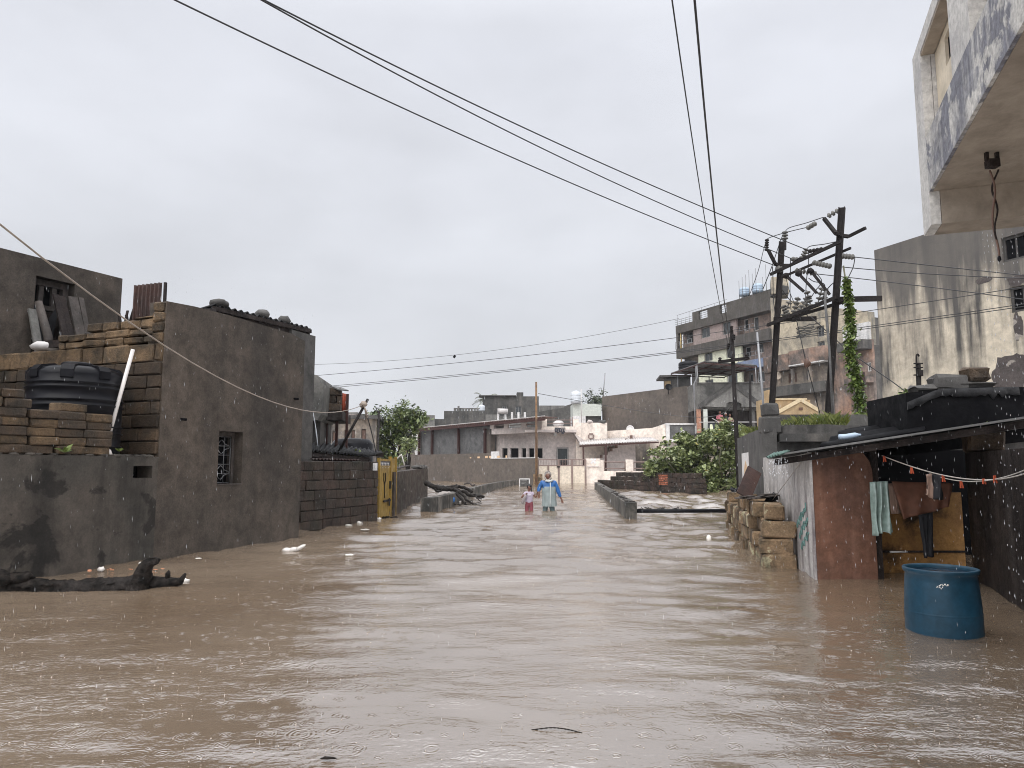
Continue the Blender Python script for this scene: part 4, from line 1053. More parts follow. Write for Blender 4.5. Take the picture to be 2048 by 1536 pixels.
# solar heater cylinder and balustrade
c0, c1 = at(995, 822, 80), at(1016, 823, 80)
t = thing('solar_heater', 'white horizontal water heater cylinder above the pale balustrade', 'water heater', (c0.x, c0.y, at(1000, 828, 80).z))
MB().tube([c0, c1], .3, 14).build('cylinder', M['tin_pale'], t); mb = MB()
for c in (c0 + V((.2, 0, 0)), c1 - V((.2, 0, 0))): mb.bar(c, c - V((0, 0, .55)), .06, .06)
mb.split('leg', M['steel'], t)
q = Plane(at(971, 834, 80).xy, (1, 0)); t = thing('terrace_house', 'flat-roofed house with grey arched balustrade panels behind the shed roof', 'house', q.pt(3, BED, -3))
MB().ob(q, 0, q.s(1054), BED, q.z(1000, 840), -5, 0).build('wall', M['concrete'], t); mb = MB(); zt_ = q.z(1020, 826.5); zb_ = q.z(1000, 840)
for u in (996, 1011, 1024, 1037, 1050): mb.ob(q, q.s(u) - .12, q.s(u) + .12, zb_ + .003, zt_ + .12, -.2, .02)
mb.split('pillar', M['white_paint'], t); mb = MB()
for a, b_ in ((997.5, 1009.5), (1012.5, 1022.5), (1025.5, 1035.5), (1038.5, 1048.5)):
    A_, B_ = q.s(a), q.s(b_); zz = zt_ - .1
    mb.poly(q, [(A_, zb_ + .003), (B_, zb_ + .003), (B_, zz)] + [(A_ + (B_ - A_) * k / 6, zz - .22 * math.sin(math.pi * k / 6)) for k in range(5, 0, -1)] + [(A_, zz)], -.14, -.06)
mb.build('balustrade', M['concrete'], t)
MB().ob(q, q.s(971), q.s(995), zb_ + .003, q.z(980, 829), -.2, 0).build('parapet', M['concrete'], t)
# palm behind
c = at(971, 789, 108); t = thing('palm_tree', 'palm tree fronds showing above the tall dark house', 'tree', (c.x, c.y, BED)); rr = random.Random(17)
MB().tube([V((c.x, c.y, BED)), c - V((0, 0, 1))], [.2, .14], 8).build('trunk', M['bark'], t); mb = MB()
for i in range(16):
    a = rr.uniform(0, 6.28); L_ = rr.uniform(1.9, 3.2); el = rr.uniform(.1, 1.1); d = V((math.cos(a) * math.cos(el), math.sin(a) * math.cos(el), math.sin(el)))
    P = [c - V((0, 0, 1)) + d * L_ * k / 7 + V((0, 0, -1.3 * (k / 7) ** 2)) for k in range(8)]
    mb.tube(P, .03, 4)
    for k in range(1, 8):
        for sg in (-1, 1):
            tdir = (P[k] - P[k - 1]).normalized(); sd = tdir.cross(V((0, 0, 1))).normalized() * sg
            for w in (0, .5): 
                o_ = P[k] + (P[k - 1] - P[k]) * w; mb.add([o_, o_ + tdir * .1, o_ + sd * .55 + tdir * .35 + V((0, 0, -.22))], [(0, 1, 2)])
mb.build('crown', M['palm'], t)

# ================================================================== CENTRE: cream house with gate
CH = Plane((at(1095, 900, 62).x, 62), (1, 0)); cs, cz = CH.s, CH.z
ch = thing('house', 'cream two-level house with a balcony, porch roof and outside staircase beyond the gate', 'house', CH.pt(3, BED, -5))
xR = cs(1217); zBal = cz(1120, 866); zPar = cz(1180, 846)
dh = (cs(1113), cs(1137), cz(1120, 946), cz(1120, 894.5))
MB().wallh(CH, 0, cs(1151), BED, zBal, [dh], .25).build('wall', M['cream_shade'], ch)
d = MB().ob(CH, dh[0] + .02, dh[1] - .02, dh[2], dh[3] - .02, -.2, -.14).build('door', M['wood_dark'], ch)
df = MB(); df.ob(CH, dh[0] + .02, dh[0] + .12, dh[2], dh[3], -.13, .02); df.ob(CH, dh[1] - .12, dh[1] - .02, dh[2], dh[3], -.13, .02); df.ob(CH, dh[0] + .12, dh[1] - .12, dh[3] - .12, dh[3] - .004, -.13, .02); df.build('door_frame', M['frame_grey'], d)
MB().ob(CH, dh[0] + .13, dh[1] - .13, dh[2] + .9, dh[3] - .14, -.138, -.125).build('glass', M['glass'], d)
# left wing receding with windows
LWp = Plane(V((at(985, 900, 66).x, 66)), V((CH.pt(0, 0).x, 62)) - V((at(985, 900, 66).x, 66))); ll_ = (CH.pt(0, 0).xy - LWp.p).length
wh = []
for u0, u1 in ((1004, 1015), (1020, 1037), (1043, 1052), (1057, 1068), (1073, 1085)):
    wh.append((LWp.s(u0), LWp.s(u1), LWp.z(u0, 917), LWp.z(u0, 896)))
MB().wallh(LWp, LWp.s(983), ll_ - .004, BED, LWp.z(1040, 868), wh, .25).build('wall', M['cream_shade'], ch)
for h in wh: window(LWp, h[0], h[1], h[2], h[3], ch, 'frame_grey', 'dark', .15, .05, 0)
# balcony slab and parapets
bs = MB()
o1 = 1.3
bs.ob(CH, cs(1050) + .0, cs(1151), zBal, zBal + .22, -.5, o1); bs.build('balcony_slab', M['cream_shade'], ch)
BP = CH.off(o1); bz0 = BP.z(1110, 866); bz1 = BP.z(1110, 853); bzt = BP.z(1110, 838)
mb = MB(); mb.ob(BP, BP.s(1084), BP.s(1150), zBal + .223, bz1, -.16, 0)
mb.ob(BP, BP.s(1084), BP.s(1094), bz1 + .003, bzt, -.2, .02); mb.build('balcony_parapet', M['cream'], ch)
mb = MB()
for v in (840, 846.5): mb.tube([BP.pt(BP.s(1094), BP.z(1110, v), -.08), BP.pt(BP.s(1146), BP.z(1110, v), -.08)], .035, 6)
for u in (1141, 1146): mb.tube([BP.pt(BP.s(u), bz1, -.08), BP.pt(BP.s(u), BP.z(1110, 834), -.08)], .04, 6)
mb.build('balcony_rail', M['gate_rail'], ch)
# left receding balcony with rails
LB = LWp.off(1.1); lz0 = LB.z(1040, 866)
bsz = LB.sz(1082, 860)[0]; asz = LB.sz(983, 860)[0]
MB().ob(LB, asz, bsz, zBal, zBal + .5, -1.0, 0).build('balcony_slab', M['cream_shade'], ch); mb = MB()
zR = zBal + .5
for u in (984, 1012, 1047, 1079): mb.ob(LB, LB.s(u) - .25, LB.s(u) + .25, zR + .003, LB.z(1040, 840), -.2, .01)
mb.split('balcony_pillar', M['cream_shade'], ch); mb = MB()
for v in (843, 849.5): mb.tube([LB.pt(asz, LB.z(1040, v), -.1), LB.pt(bsz, LB.z(1040, v), -.1)], .045, 6)
mb.build('balcony_rail', M['gate_rail'], ch)
# letter-like dark name plate
mb = MB(); rr = random.Random(9); a, b_ = BP.s(1110), BP.s(1131)
zz = BP.z(1120, 860.5)
mb.ob(BP, a, b_, zz + .16, zz + .22, .003, .05)
for i in range(5):
    s = a + (b_ - a) * (i + .1) / 5; w = (b_ - a) / 5 * .8
    mb.tube([BP.pt(s + w * .5 + w * .42 * math.cos(k), zz + .02 - (i % 2) * .06 + .16 * math.sin(k), .03) for k in np.linspace(.6 + i * .5, 5.4, 9)], .055, 4)
    mb.ob(BP, s + w * .8, s + w, zz - .16, zz + .16, .003, .045)
mb.ob(BP, a + .55, a + .75, zz - .3, zz - .17, .003, .04)
mb.build('lettering', M['black_paint'], ch)
MB().ob(CH, cs(1107), cs(1113), cz(1110, 872), cz(1110, 865), .003 , .5).build('lamp_box', M['white_paint'], ch)
# right upper wall, slanting canopy underside
mb = MB(); mb.poly(CH, [(cs(1151) + .004, BED), (cs(1214), BED), (cs(1214), cz(1214, 846)), (cs(1157), cz(1157, 846)), (cs(1157), cz(1157, 839)), (cs(1146), cz(1146, 839)), (cs(1146), zBal + .225), (cs(1151) + .004, zBal + .225)], -.3, .35); mb.build('wall', M['cream'], ch)
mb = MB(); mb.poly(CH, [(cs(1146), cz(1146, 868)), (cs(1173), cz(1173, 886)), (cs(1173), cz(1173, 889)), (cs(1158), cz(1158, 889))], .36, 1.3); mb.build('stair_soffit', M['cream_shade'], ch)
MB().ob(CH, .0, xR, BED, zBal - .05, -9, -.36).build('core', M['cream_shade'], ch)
mb = MB(); c = CH.pt(cs(1181.5), cz(1181, 873), .36)
for (a, b_, d0, d1) in ((-.16, .16, .14, .26), (-.16, .16, -.26, -.14), (-.26, -.14, -.14, .14), (.14, .26, -.14, .14)): mb.ob(Plane(c.xy, (1, 0)), a, b_, c.z + d0, c.z + d1, -.005, .06)
mb.build('vent_ring', M['gate_rail'], ch)
# outside steps seen under the porch roof
mb = MB()
for i in range(8):
    a = cs(1186) + i * .42; z_ = cz(1190, 917) + i * .27; mb.ob(CH, a, a + .42, BED + .6, z_, .36, 1.5)
st = mb.build('steps', M['cream_shade'], ch); mb = MB()
for i in range(8):
    a = cs(1186) + i * .42; z_ = cz(1190, 917) + i * .27; mb.ob(CH, a - .02, a + .2, z_ - .24, z_ + .02, 1.503, 1.53)
mb.split('stair_tile', M['brown_wood'], st)
# porch roof with posts
PR = CH.off(3.2); zl, zr_ = PR.z(1160, 889), PR.z(1318, 881)
t0, t1 = PR.s(1159), PR.s(1318)
MB().corr(PR.pt(t0, zl, 0), PR.pt(t1, zr_, 0), PR.pt(t1 - .2, zr_ + .5, -3), PR.pt(t0 + .3, zl + .5, -3), 30, .04, .03, 4).build('porch_roof', M['tin_pale'], ch)
MB().bar(PR.pt(t0, zl - .14, -.05), PR.pt(t1, zr_ - .14, -.05), .08, .12).build('porch_beam', M['steel_red'], ch)
for u in (1167, 1211.5, 1315.5): MB().tube([PR.pt(PR.s(u), BED, -.1), PR.pt(PR.s(u), zl - .1, -.1)], .075, 8).build('porch_post', M['steel_red'], ch)
MB().tube([PR.pt(PR.s(1255), BED, -2.6), PR.pt(PR.s(1255), zl, -2.6)], .07, 8).build('porch_post', M['steel_red'], ch)
mb = MB(); mb.ob(CH, cs(1217), cs(1240), BED, cz(1230, 893), -.5, -.2); mb.build('wall', M['brown_wood'], ch)

# compound wall, sign with four squares, railings
GP = Plane((0, 58.6), (1, 0)); gs, gz = GP.s, GP.z
cwl = thing('compound_wall', 'cream compound wall with railings and pillars right of the cream gate', 'wall', GP.pt(gs(1210), BED, 0))
zt_ = gz(1190, 918)
mb = MB(); mb.ob(GP, gs(1171), gs(1200), BED, gz(1190, 917), -.25, 0); mb.ob(GP, gs(1200) + .003, gs(1207), BED, gz(1200, 920), -.25, 0); mb.ob(GP, gs(1207) + .003, gs(1310), BED, gz(1220, 942), -.25, 0)
mb.build('wall', M['cream'], cwl)
for u0, u1 in ((1251, 1266), (1310, 1322)): MB().ob(GP, gs(u0), gs(u1), gz(1250, 942) + .003, gz(1250, 919), -.3, .04).build('pillar', M['cream'], cwl)
for a, b_ in ((1207.5, 1250.5), (1266.5, 1309.5)):
    mb = MB()
    for v in (924, 937): mb.tube([GP.pt(gs(a), gz(1230, v), -.12), GP.pt(gs(b_), gz(1230, v), -.12)], .05, 6)
    for u in (a + .6, b_ - .6): mb.tube([GP.pt(gs(u), gz(1230, 942), -.12), GP.pt(gs(u), gz(1230, 923), -.12)], .05, 6)
    mb.build('railing', M['gate_rail'], cwl)
MB().ob(GP, gs(1174), gs(1198), gz(1180, 933.5), gz(1180, 932), .003, .1).build('ledge', M['cream_shade'], cwl)
sg = MB()
for i in (0, 1):
    for j in (0, 1): sg.ob(GP, gs(1181 + i * 6.5), gs(1181 + i * 6.5 + 4), gz(1180, 927 - j * 6), gz(1180, 923 - j * 6), .003, .03)
sg.ob(GP, gs(1184), gs(1189), gz(1180, 924.5), gz(1180, 921), .03, .035)
tag(sg.build('wall_sign', M['white_mark']), 'small white four-square plate on the cream compound wall beside the gate', 'sign')
GT = GP.off(.1)
gt = thing('gate', 'wide cream steel gate with brown spiked railing on top', 'gate', GT.pt(gs(1123), BED, 0))
gz0, gz1, gz2 = BED, GT.z(1120, 932), GT.z(1120, 918.5)
for a, b_ in ((1076, 1096), (1096.6, 1116.5), (1118, 1143), (1144.5, 1170)): MB().ob(GT, GT.s(a), GT.s(b_), gz0, gz1, -.03, 0).build('panel', M['gate_cream'], gt)
mb = MB()
for u in (1096.3, 1117.2, 1143.8, 1170.5, 1075.5): mb.ob(GT, GT.s(u) - .07, GT.s(u) + .07, gz0, gz2 if u not in (1096.3,) else gz1, -.06, .05)
mb.build('gate_frame', M['gate_rail'], gt); mb = MB()
mb.ob(GT, GT.s(1076), GT.s(1170), gz1 + .003, gz1 + .07, -.04, .02); mb.ob(GT, GT.s(1076), GT.s(1170), gz2 - .07, gz2, -.04, .02)
for i in range(30): s = GT.s(1076) + (GT.s(1170) - GT.s(1076)) * (i + .5) / 30; mb.ob(GT, s - .011, s + .011, gz1 + .07, gz2 - .07, -.025, .01)
mb.build('gate_railing', M['gate_rail'], gt)
MB().ob(GT, GT.s(1113), GT.s(1120), gz1 - .12, gz1 - .02, .052, .1).build('latch', M['steel_dark'], gt)
tag(MB().ob(GP, gs(1069.5), gs(1075), BED, gz(1070, 916), -.25, .02).build('gate_pillar', M['cream']), 'narrow cream gate pillar behind the tall rusty pole', 'pillar')
# laterite scraps by the pillar and low board
mb = MB(); rb = random.Random(71); q = Plane(at(1066, 950, 55).xy, (1, 0)); courses(mb, q, 0, q.s(1085), [(BED, .2), (.2, .55), (.55, q.z(1080, 948))], .5, 0, .4, rb, gap=.03)
tag(mb.build('block_pile', M['laterite_pale']), 'low pile of grey-brown blocks at the foot of the tall rusty pole', 'blocks')
c = at(1073, 940, 54)
tag(MB().tube([V((c.x, c.y, BED)), V((c.x, c.y, at(1073, 764, 54).z))], [.1, .07], 8).build('rusty_pole', wall('rusty yellow pole', (.33, .19, .08), (.14, .08, .05), 3, streak=(.07, .05, .04), streak_amt=.9)), 'tall thin rusty pole standing left of the cream gate', 'pole')
# roof items of the cream house
lathe_tank('water_tank', 'white water tank on the pale green rooftop wall of the cream house', 1152, 807, 781, 70, 21, 'pale_tank')
q = Plane(at(1146, 830, 70).xy, (1, 0)); t = thing('roof_room', 'pale greenish rooftop room under the white tank', 'roof room', q.pt(2, cz(1180, 846), -1))
MB().ob(q, 0, q.s(1204), q.z(1150, 832), q.z(1150, 807.6), -3, 0).build('wall', M['pale_pillar'], t)
MB().ob(q, 0, q.s(1172), q.z(1150, 850), q.z(1150, 832) - .003, -3, .0).build('lower_wall', M['white_paint'], t)
MB().ob(q, q.s(1172) + .003, q.s(1204), q.z(1150, 850), q.z(1150, 832) - .003, -3, -.3).build('shadow_room', M['grey_old'], t)  # dark plaster colour stands for the shade in this recess
mb = MB(); q2 = q.off(1.5)
for u in (1163.5, ): mb.tube([q2.pt(q2.s(u), q2.z(u, 845), 0), q2.pt(q2.s(u), q2.z(u, 778), 0)], .05, 6)
tag(mb.build('pipe_mast', M['frame_white']), 'white vertical pipe beside the white rooftop tank', 'pipe')
for i, (u, w) in enumerate(((1180, 12), (1205, 17))):
    p = CH.pt(cs(u), cz(u, 844.5), .1); tag(MB().blob(p, (w * .5 * 62 / F, .4, .2), i + 3, .4).build('tarp_bundle', M['cream_shade'] if i == 0 else M['concrete_dark']), ('pale crumpled bundle on the cream house parapet', 'dark folded sheet at the right end of the cream house parapet')[i], 'bundle')
c = at(1117, 848, 66); tag(MB().blob(c, (.52, .4, .35), 5, .2).build('water_drum', M['tin_pale']), 'rounded white container behind the balcony rail of the cream house', 'container')
q = Plane(at(1078, 830, 84).xy, (1, -.25))
t = thing('house', 'long blackened roof parapet behind the cream house balcony', 'house', q.pt(3, BED, -3))
MB().poly(q, [(-1, BED), (q.s(1147), BED), (q.s(1147), q.z(1147, 807)), (q.s(1130), q.z(1130, 812)), (q.s(1128), q.z(1128, 815)), (-1, q.z(1078, 826))], -6, 0).build('wall', M['grey_old'], t)
q = Plane(at(1060, 830, 110).xy, (1, 0)); t = block('house', 'pale stained rooftop far behind the blackened parapet', 'house', q, 0, q.s(1130), q.z(1100, 811), 6, 'concrete')
cr = [(at(u, v, 95).x, 95, at(u, v, 95).z, r) for u, v, r in ((1180, 806, .8), (1193, 800, .9), (1200, 806, .8))]
tree('tree', 'small tree top showing behind the pale green rooftop room', 'tree', (at(1190, 820, 95).x, 95, BED), cr, 900, .35, 'tree_far', 6, 5)
tag(MB().tube([at(1206, 795, 71.5), at(1210, 746, 71.5)], .045, 5).build('antenna_mast', M['steel']), 'thin leaning mast at the left end of the big brown wall', 'mast')

# big brown side wall
r0, l0 = V((at(1390, 800, 62).x, 62)), V((at(1204, 800, 71).x, 71))
q = Plane(l0, r0 - l0); ql = (r0 - l0).length
t = thing('building', 'large plain brown rendered building wall behind the cream house', 'building', q.pt(ql / 2, BED, -3))
MB().wallh(q, 0, ql, BED, [(0, q.z(1206, 793)), (ql, q.z(1388, 770))], [], .3).ob(q, 0.004, ql - .004, BED, q.z(1206, 793) - .3, -8, -.31).build('wall', M['brown_wall'], t)
c = at(1337, 775, 63.8); tag(MB().lathe([(.05, -.02), (.26, .03), (.32, .12), (.3, .12), (.24, .05)], c, 20, Matrix.Rotation(rad(70), 3, 'X')).tube([c, c - V((0, -.1, .6))], .03, 5).build('dish_antenna', M['black_plastic']), 'small dark dish antenna on top of the brown wall', 'dish antenna')
# concrete hut with orange shutter on the roof behind
q2 = Plane(at(1328, 770, 68).xy, (1, -.1)); t = thing('roof_room', 'small dark concrete rooftop room with an ochre shutter', 'roof room', q2.pt(1, 6, -1))
hx = (q2.s(1332), q2.s(1345), q2.z(1340, 775), q2.z(1340, 761))
MB().wallh(q2, 0, q2.s(1385), q2.z(1340, 790), q2.z(1340, 755), [hx], .25).build('wall', M['concrete_dark'], t)
MB().ob(q2, hx[0], hx[1], hx[2], hx[3], -.2, -.1).build('shutter', M['ochre'], t); MB().ob(q2, q2.s(1322), q2.s(1385), q2.z(1340, 755) + .003, q2.z(1340, 751), -3, .4).build('roof', M['concrete_dark'], t)
lathe_tank('water_tank', 'squat black water tank under the rooftop sheet canopy', 1377, 745, 721, 66, 39, 'black_plastic')

# low cream extension with numbered panel
q = Plane((at(1215, 880, 62.4).x, 62.4), V((at(1335, 880, 60.4).x, 60.4)) - V((at(1215, 880, 62.4).x, 62.4))); 
t = thing('house', 'low cream extension with a long plain parapet and a grey panel bearing a ring', 'house', q.pt(4, BED, -2))
sE = q.s(1332)
MB().wallh(q, 0, sE, q.z(1330, 884), [(0, q.z(1217, 862)), (q.s(1305), q.z(1300, 856)), (sE, q.z(1330, 848))], [], .25).build('wall', M['cream'], t)
MB().ob(q, q.s(1300), sE, BED, q.z(1330, 884) - .003, -.25, 0).build('wall', M['cream'], t)
MB().wallh(q.off(-3), -.5, sE, BED, q.z(1330, 884), [], .2).build('back_wall', M['mauve_old'], t)
q2 = Plane(q.pt(sE, 0, 0).xy, (1, -.05)); x1 = q2.s(1396)
MB().ob(q2, .003, x1, q2.z(1340, 850), q2.z(1340, 846.5), -4, .12).build('coping', M['white_paint'], t)
MB().ob(q2, .003, x1, q2.z(1340, 884), q2.z(1340, 878), -4, .12).build('slab_edge', M['white_paint'], t)
for a, b_ in ((1332.5, 1340), (1391, 1397)): MB().ob(q2, q2.s(a), q2.s(b_), q2.z(1340, 878) + .003, q2.z(1340, 850) - .003, -.3, .1).build('pillar', M['white_paint'], t)
MB().ob(q2, q2.s(1340) + .003, q2.s(1391) - .003, q2.z(1340, 878) + .003, q2.z(1340, 850) - .003, -.3, 0).build('panel', M['grey_sheet'], t)
c = q2.pt(q2.s(1366.5), q2.z(1366, 866), .01)
mb = MB(); mb.tube([c + V((.16 * math.cos(k), -.01, .2 * math.sin(k))) for k in np.linspace(0, 2 * math.pi, 17)], .045, 5); mb.tube([c + V((-.05, -.01, .06)), c + V((.06, -.01, .07)), c + V((0, -.01, -.1))], .028, 4)
mb.build('ring_emblem', M['white_mark'], t)
MB().ob(q2, .01, x1, BED, q2.z(1340, 884) - .003, -.6, -.3).build('lower_wall', M['cream_shade'], t)
c = at(1260, 859, 62); tag(MB().lathe([(.05, 0), (.25, .05), (.34, .14), (.32, .15), (.22, .08)], c, 18, Matrix.Rotation(rad(75), 3, 'X')).tube([c, c - V((0, -.1, .35))], .03, 5).build('dish_antenna', M['white_paint']), 'small white dish antenna on the low cream parapet', 'dish antenna')
# stepped dark wall with red brick patch
wa, wb = G(1200, 978), G(1400, 978)
q = Plane((at(1198, 960, 45).x, 45), V((at(1400, 960, 34.5).x, 34.5)) - V((at(1198, 960, 45).x, 45)))
t = thing('stepped_wall', 'dark wet stepped wall with an exposed red brick patch in front of the bush', 'wall', q.pt(3, BED, 0))
z = q.z
pts = [(q.s(1193), BED), (q.s(1401), BED), (q.s(1398), z(1398, 956)), (q.s(1388), z(1388, 948)), (q.s(1232), z(1232, 945)), (q.s(1231), z(1231, 952.5)), (q.s(1221), z(1221, 952.5)), (q.s(1220), z(1220, 959)), (q.s(1199), z(1199, 960)), (q.s(1196), z(1196, 963))]
mb = MB(); rb = random.Random(5); za, zb2, zc2 = z(1210, 960), z(1225, 952.5), z(1300, 945)
nr = 5; rows = [(BED + (za - BED) * i / nr, BED + (za - BED) * (i + 1) / nr, q.s(1194), q.s(1401)) for i in range(nr)] + [(za, zb2, q.s(1220), q.s(1399)), (zb2, zc2, q.s(1231), q.s(1391))]
courses(mb, q, 0, 1, rows, .45, 0, .3, rb, gap=.012, ch=.012, jit=.008); mb.build('blocks', M['laterite_wall'], t)
MB().ob(q, q.s(1196), q.s(1398), BED, za - .02, -.26, -.03).build('mortar', M['mortar'], t)
mb = MB(); rb = random.Random(3); z0, z1 = z(1325, 970), z(1325, 949); courses(mb, q, q.s(1316), q.s(1334), [(z0 + (z1 - z0) * i / 6, z0 + (z1 - z0) * (i + 1) / 6) for i in range(6)], .24, .012, .05, rb, gap=.025, ch=.006, jit=.004); mb.build('brick_patch', M['brick_red'], t)
# big broad-leaved bush
rr = random.Random(77); b0 = (at(1410, 960, 38.6).x, 38.6, BED); t = thing('bush', 'large broad-leaved green bush behind the stepped wall', 'bush', b0)
cl = []
for u, v, r in ((1325, 935, 1.0), (1345, 915, .9), (1360, 900, .75), (1375, 885, .5), (1385, 915, 1.1), (1410, 895, .9), (1420, 880, .7), (1440, 870, .55), (1450, 890, .9), (1465, 905, .9), (1440, 925, 1.1), (1400, 940, 1.0), (1460, 945, 1.1), (1430, 955, .9), (1310, 938, .55), (1350, 935, .9), (1370, 945, .8), (1470, 880, .7), (1470, 960, .7), (1410, 876, .5), (1340, 948, .8), (1320, 945, .6), (1390, 955, .9), (1360, 958, .7), (1450, 965, .8), (1470, 930, .8), (1365, 885, .3), (1449, 862, .35)):
    Y = 38.6 + rr.uniform(-1, 1.4); p = at(u, v, Y)
    for _ in range(7): cl.append((p.x + rr.gauss(0, r * .5), Y + rr.gauss(0, r * .6), max(p.z + rr.gauss(0, r * .42), -.2), .13))
mb = MB(); grow_leaves(mb, cl, 15000, .25, .15, rr, .35, .62, .55); mb.build('crown', M['bush'], t)
mb = MB(); grow_leaves(mb, cl, 60, .24, .13, rr, .35, .6); mb.build('yellow_leaves', M['bush_yellow'], t)
mb = MB()
for q_ in rr.sample(cl, 46): mb.tube([V((b0[0] + rr.uniform(-1.6, 1.4), 38.6 + rr.uniform(-.4, .4), BED)), V((q_[0] * .7 + b0[0] * .3, q_[1], q_[2] * .55)), V(q_[:3])], [.05, .035, .012], 5)
mb.build('stems', M['stem'], t)

# ================================================================== RIGHT BACKGROUND
# ------------------------------------------------------------------ house with a gable and a people-filled balcony
PH = Plane((at(1395, 850, 59).x, 59), (1, -.04)); ps, pz = PH.s, PH.z
ph = thing('house', 'grey house with a triangular gable and a first-floor balcony above the bush', 'house', PH.pt(3, BED, -3))
zf = pz(1420, 872); zt_ = pz(1400, 767.5); zc = pz(1420, 819); sR = ps(1530)
MB().ob(PH, 0, sR, BED, zf, -7, -.3).build('lower_wall', M['mauve_old'], ph)
MB().ob(PH, 0, sR, zf + .003, zf + .22, -7, .9).build('balcony_slab', M['concrete_dark'], ph)
MB().ob(PH, 0, sR, zf + .223, zc, -7, -1.8).build('back_wall', M['black_wall'], ph)
MB().ob(PH, 0, sR, zc + .003, zt_, -7, 0).ob(PH, -.02, sR + .1, zt_ + .003, zt_ + .1, -7, .12).build('wall', M['concrete'], ph)
gb = pz(1403, 816); ap = (ps(1466), pz(1466, 769)); gl0, gr0 = (ps(1398), gb + .1), (ps(1524), gb + .05)
zr0 = pz(1470, 804.5)
arch = [(ps(1452), gb), (ps(1453), gb + .22)] + [(ps(1467) + (ps(1483) - ps(1467)) * math.cos(a), gb + .2 + (zr0 - gb - .2) * math.sin(a)) for a in np.linspace(math.pi * .93, .2, 8)] + [(ps(1483), gb)]
MB().poly(PH, [gl0] + [(x, y) for x, y in arch] + [gr0, ap], .01, .55).build('gable', M['concrete'], ph)
mb = MB()
for e in (gl0, gr0): mb.bar(PH.pt(e[0], e[1], .5), PH.pt(ap[0], ap[1] + .02, .5), .34, .3, PH.n.to_3d())
mb.build('gable_trim', M['concrete_dark'], ph)
for u0, u1, m_ in ((1395, 1403, 'orange_pillar'), (1407, 1415, 'pale_pillar')): MB().ob(PH, ps(u0), ps(u1), zf + .223, zc, -.1 if u0 < 1400 else .1, .2 if u0 < 1400 else .4).build('pillar', M[m_], ph)
MB().ob(PH, ps(1503), ps(1511), zf + .223, zc, -.1, .2).build('pillar', M['concrete_dark'], ph)
mb = MB(); mb.tube([PH.pt(0, pz(1430, 845.5), .8), PH.pt(sR, pz(1430, 845.5), .8)], .035, 6); mb.build('rail', M['frame_white'], ph)
BN = PH.off(.86)
bn = thing('banner', 'black cloth banner with a pale standing figure hung on the gable house balcony', 'banner', BN.pt(1.6, zf, 0))
b0, b1, bz0, bz1 = BN.s(1417), BN.s(1480), BN.z(1430, 876), BN.z(1430, 847)
MB().ob(BN, b0, b1, bz0, bz1, -.03, 0).build('sheet', M['banner_black'], bn)
fs_, fz = BN.s, BN.z
mb = MB(); mb.poly(BN, [(fs_(1420.5), fz(1420, 868)), (fs_(1431), fz(1431, 868)), (fs_(1428), fz(1428, 860)), (fs_(1425), fz(1425, 858)), (fs_(1420), fz(1420, 858.5))], .002, .014)
mb.poly(BN, [(fs_(1421), fz(1421, 858)), (fs_(1427.5), fz(1427, 858)), (fs_(1427), fz(1427, 853)), (fs_(1426), fz(1426, 848.5)), (fs_(1422), fz(1422, 848.5)), (fs_(1421), fz(1421, 852))], .002, .014)
mb.build('pale_figure', M['banner_cream'], bn)
mb = MB(); rr = random.Random(4); s = fs_(1450)
while s < fs_(1468): w = rr.uniform(.06, .22); mb.ob(BN, s, s + w, fz(1450, 867), fz(1450, 865.6), .002, .012); s += w + .06
for v in (850, 854, 858, 862): mb.ob(BN, fs_(1467), fs_(1471), fz(1470, v), fz(1470, v - 1.6), .002, .012)
mb.build('lettering', M['white_mark'], bn)
# people on the balcony
def small_person(px, label, top_mat, h=1.55, scarf=None, lean=0.0):
    c = PH.pt(ps(px), zf + .223, .42); t = thing('person', label, 'person', c, 'people watching from the balcony')
    bm = MB(); x = V((lean, -.05, 0))
    bm.lathe([(.13, 0), (.17, .3), (.16, .72), (.12, .8)], c, 12)
    bm.tube([c + V((0, 0, .78)), c + V((0, 0, h - .3)) + x * .6, c + V((0, 0, h - .22)) + x], [.14, .12, .05], 10)
    bm.blob(c + V((0, 0, h - .1)) + x, (.085, .1, .12), 1, .05)
    bm.build('body', M['skin'], t)
    b = MB(); b.tube([c + V((0, 0, .7)), c + V((0, 0, .95)), c + V((0, 0, h - .34)) + x * .5, c + V((0, 0, h - .24)) + x * .7], [.19, .17, .19, .08], 12)
    for sg in (-1, 1): b.tube([c + V((sg * .17, 0, h - .32)) + x * .5, c + V((sg * .25, -.08, h - .55)), c + V((sg * .17, -.33, pz(1430, 845.5) - zf - .18))], [.07, .055, .045], 8)
    b.build('shirt', M[top_mat], t)
    MB().blob(c + V((0, .03, h - .06)) + x, (.1, .1, .11), 2, .1).build('hair' if not scarf else 'scarf', M[scarf or 'hair'], t)
small_person(1438.5, 'person in a dusty pink shirt leaning on the balcony rail', 'pink_cloth', 1.75, None, .03)
small_person(1451, 'person with a white headscarf beside the one in the pink shirt on the balcony', 'black_cloth', 1.6, 'white_cloth')
small_person(1459, 'person in a tan top at the right of the balcony next to the thin pole', 'tan_cloth', 1.52)
tag(MB().bar(PH.pt(ps(1422), pz(1422, 838), .75), PH.pt(ps(1434), pz(1434, 845), .8), .28, .03).build('cloth', M['white_cloth']), 'white cloth slung over the balcony rail at the left of the people', 'cloth')
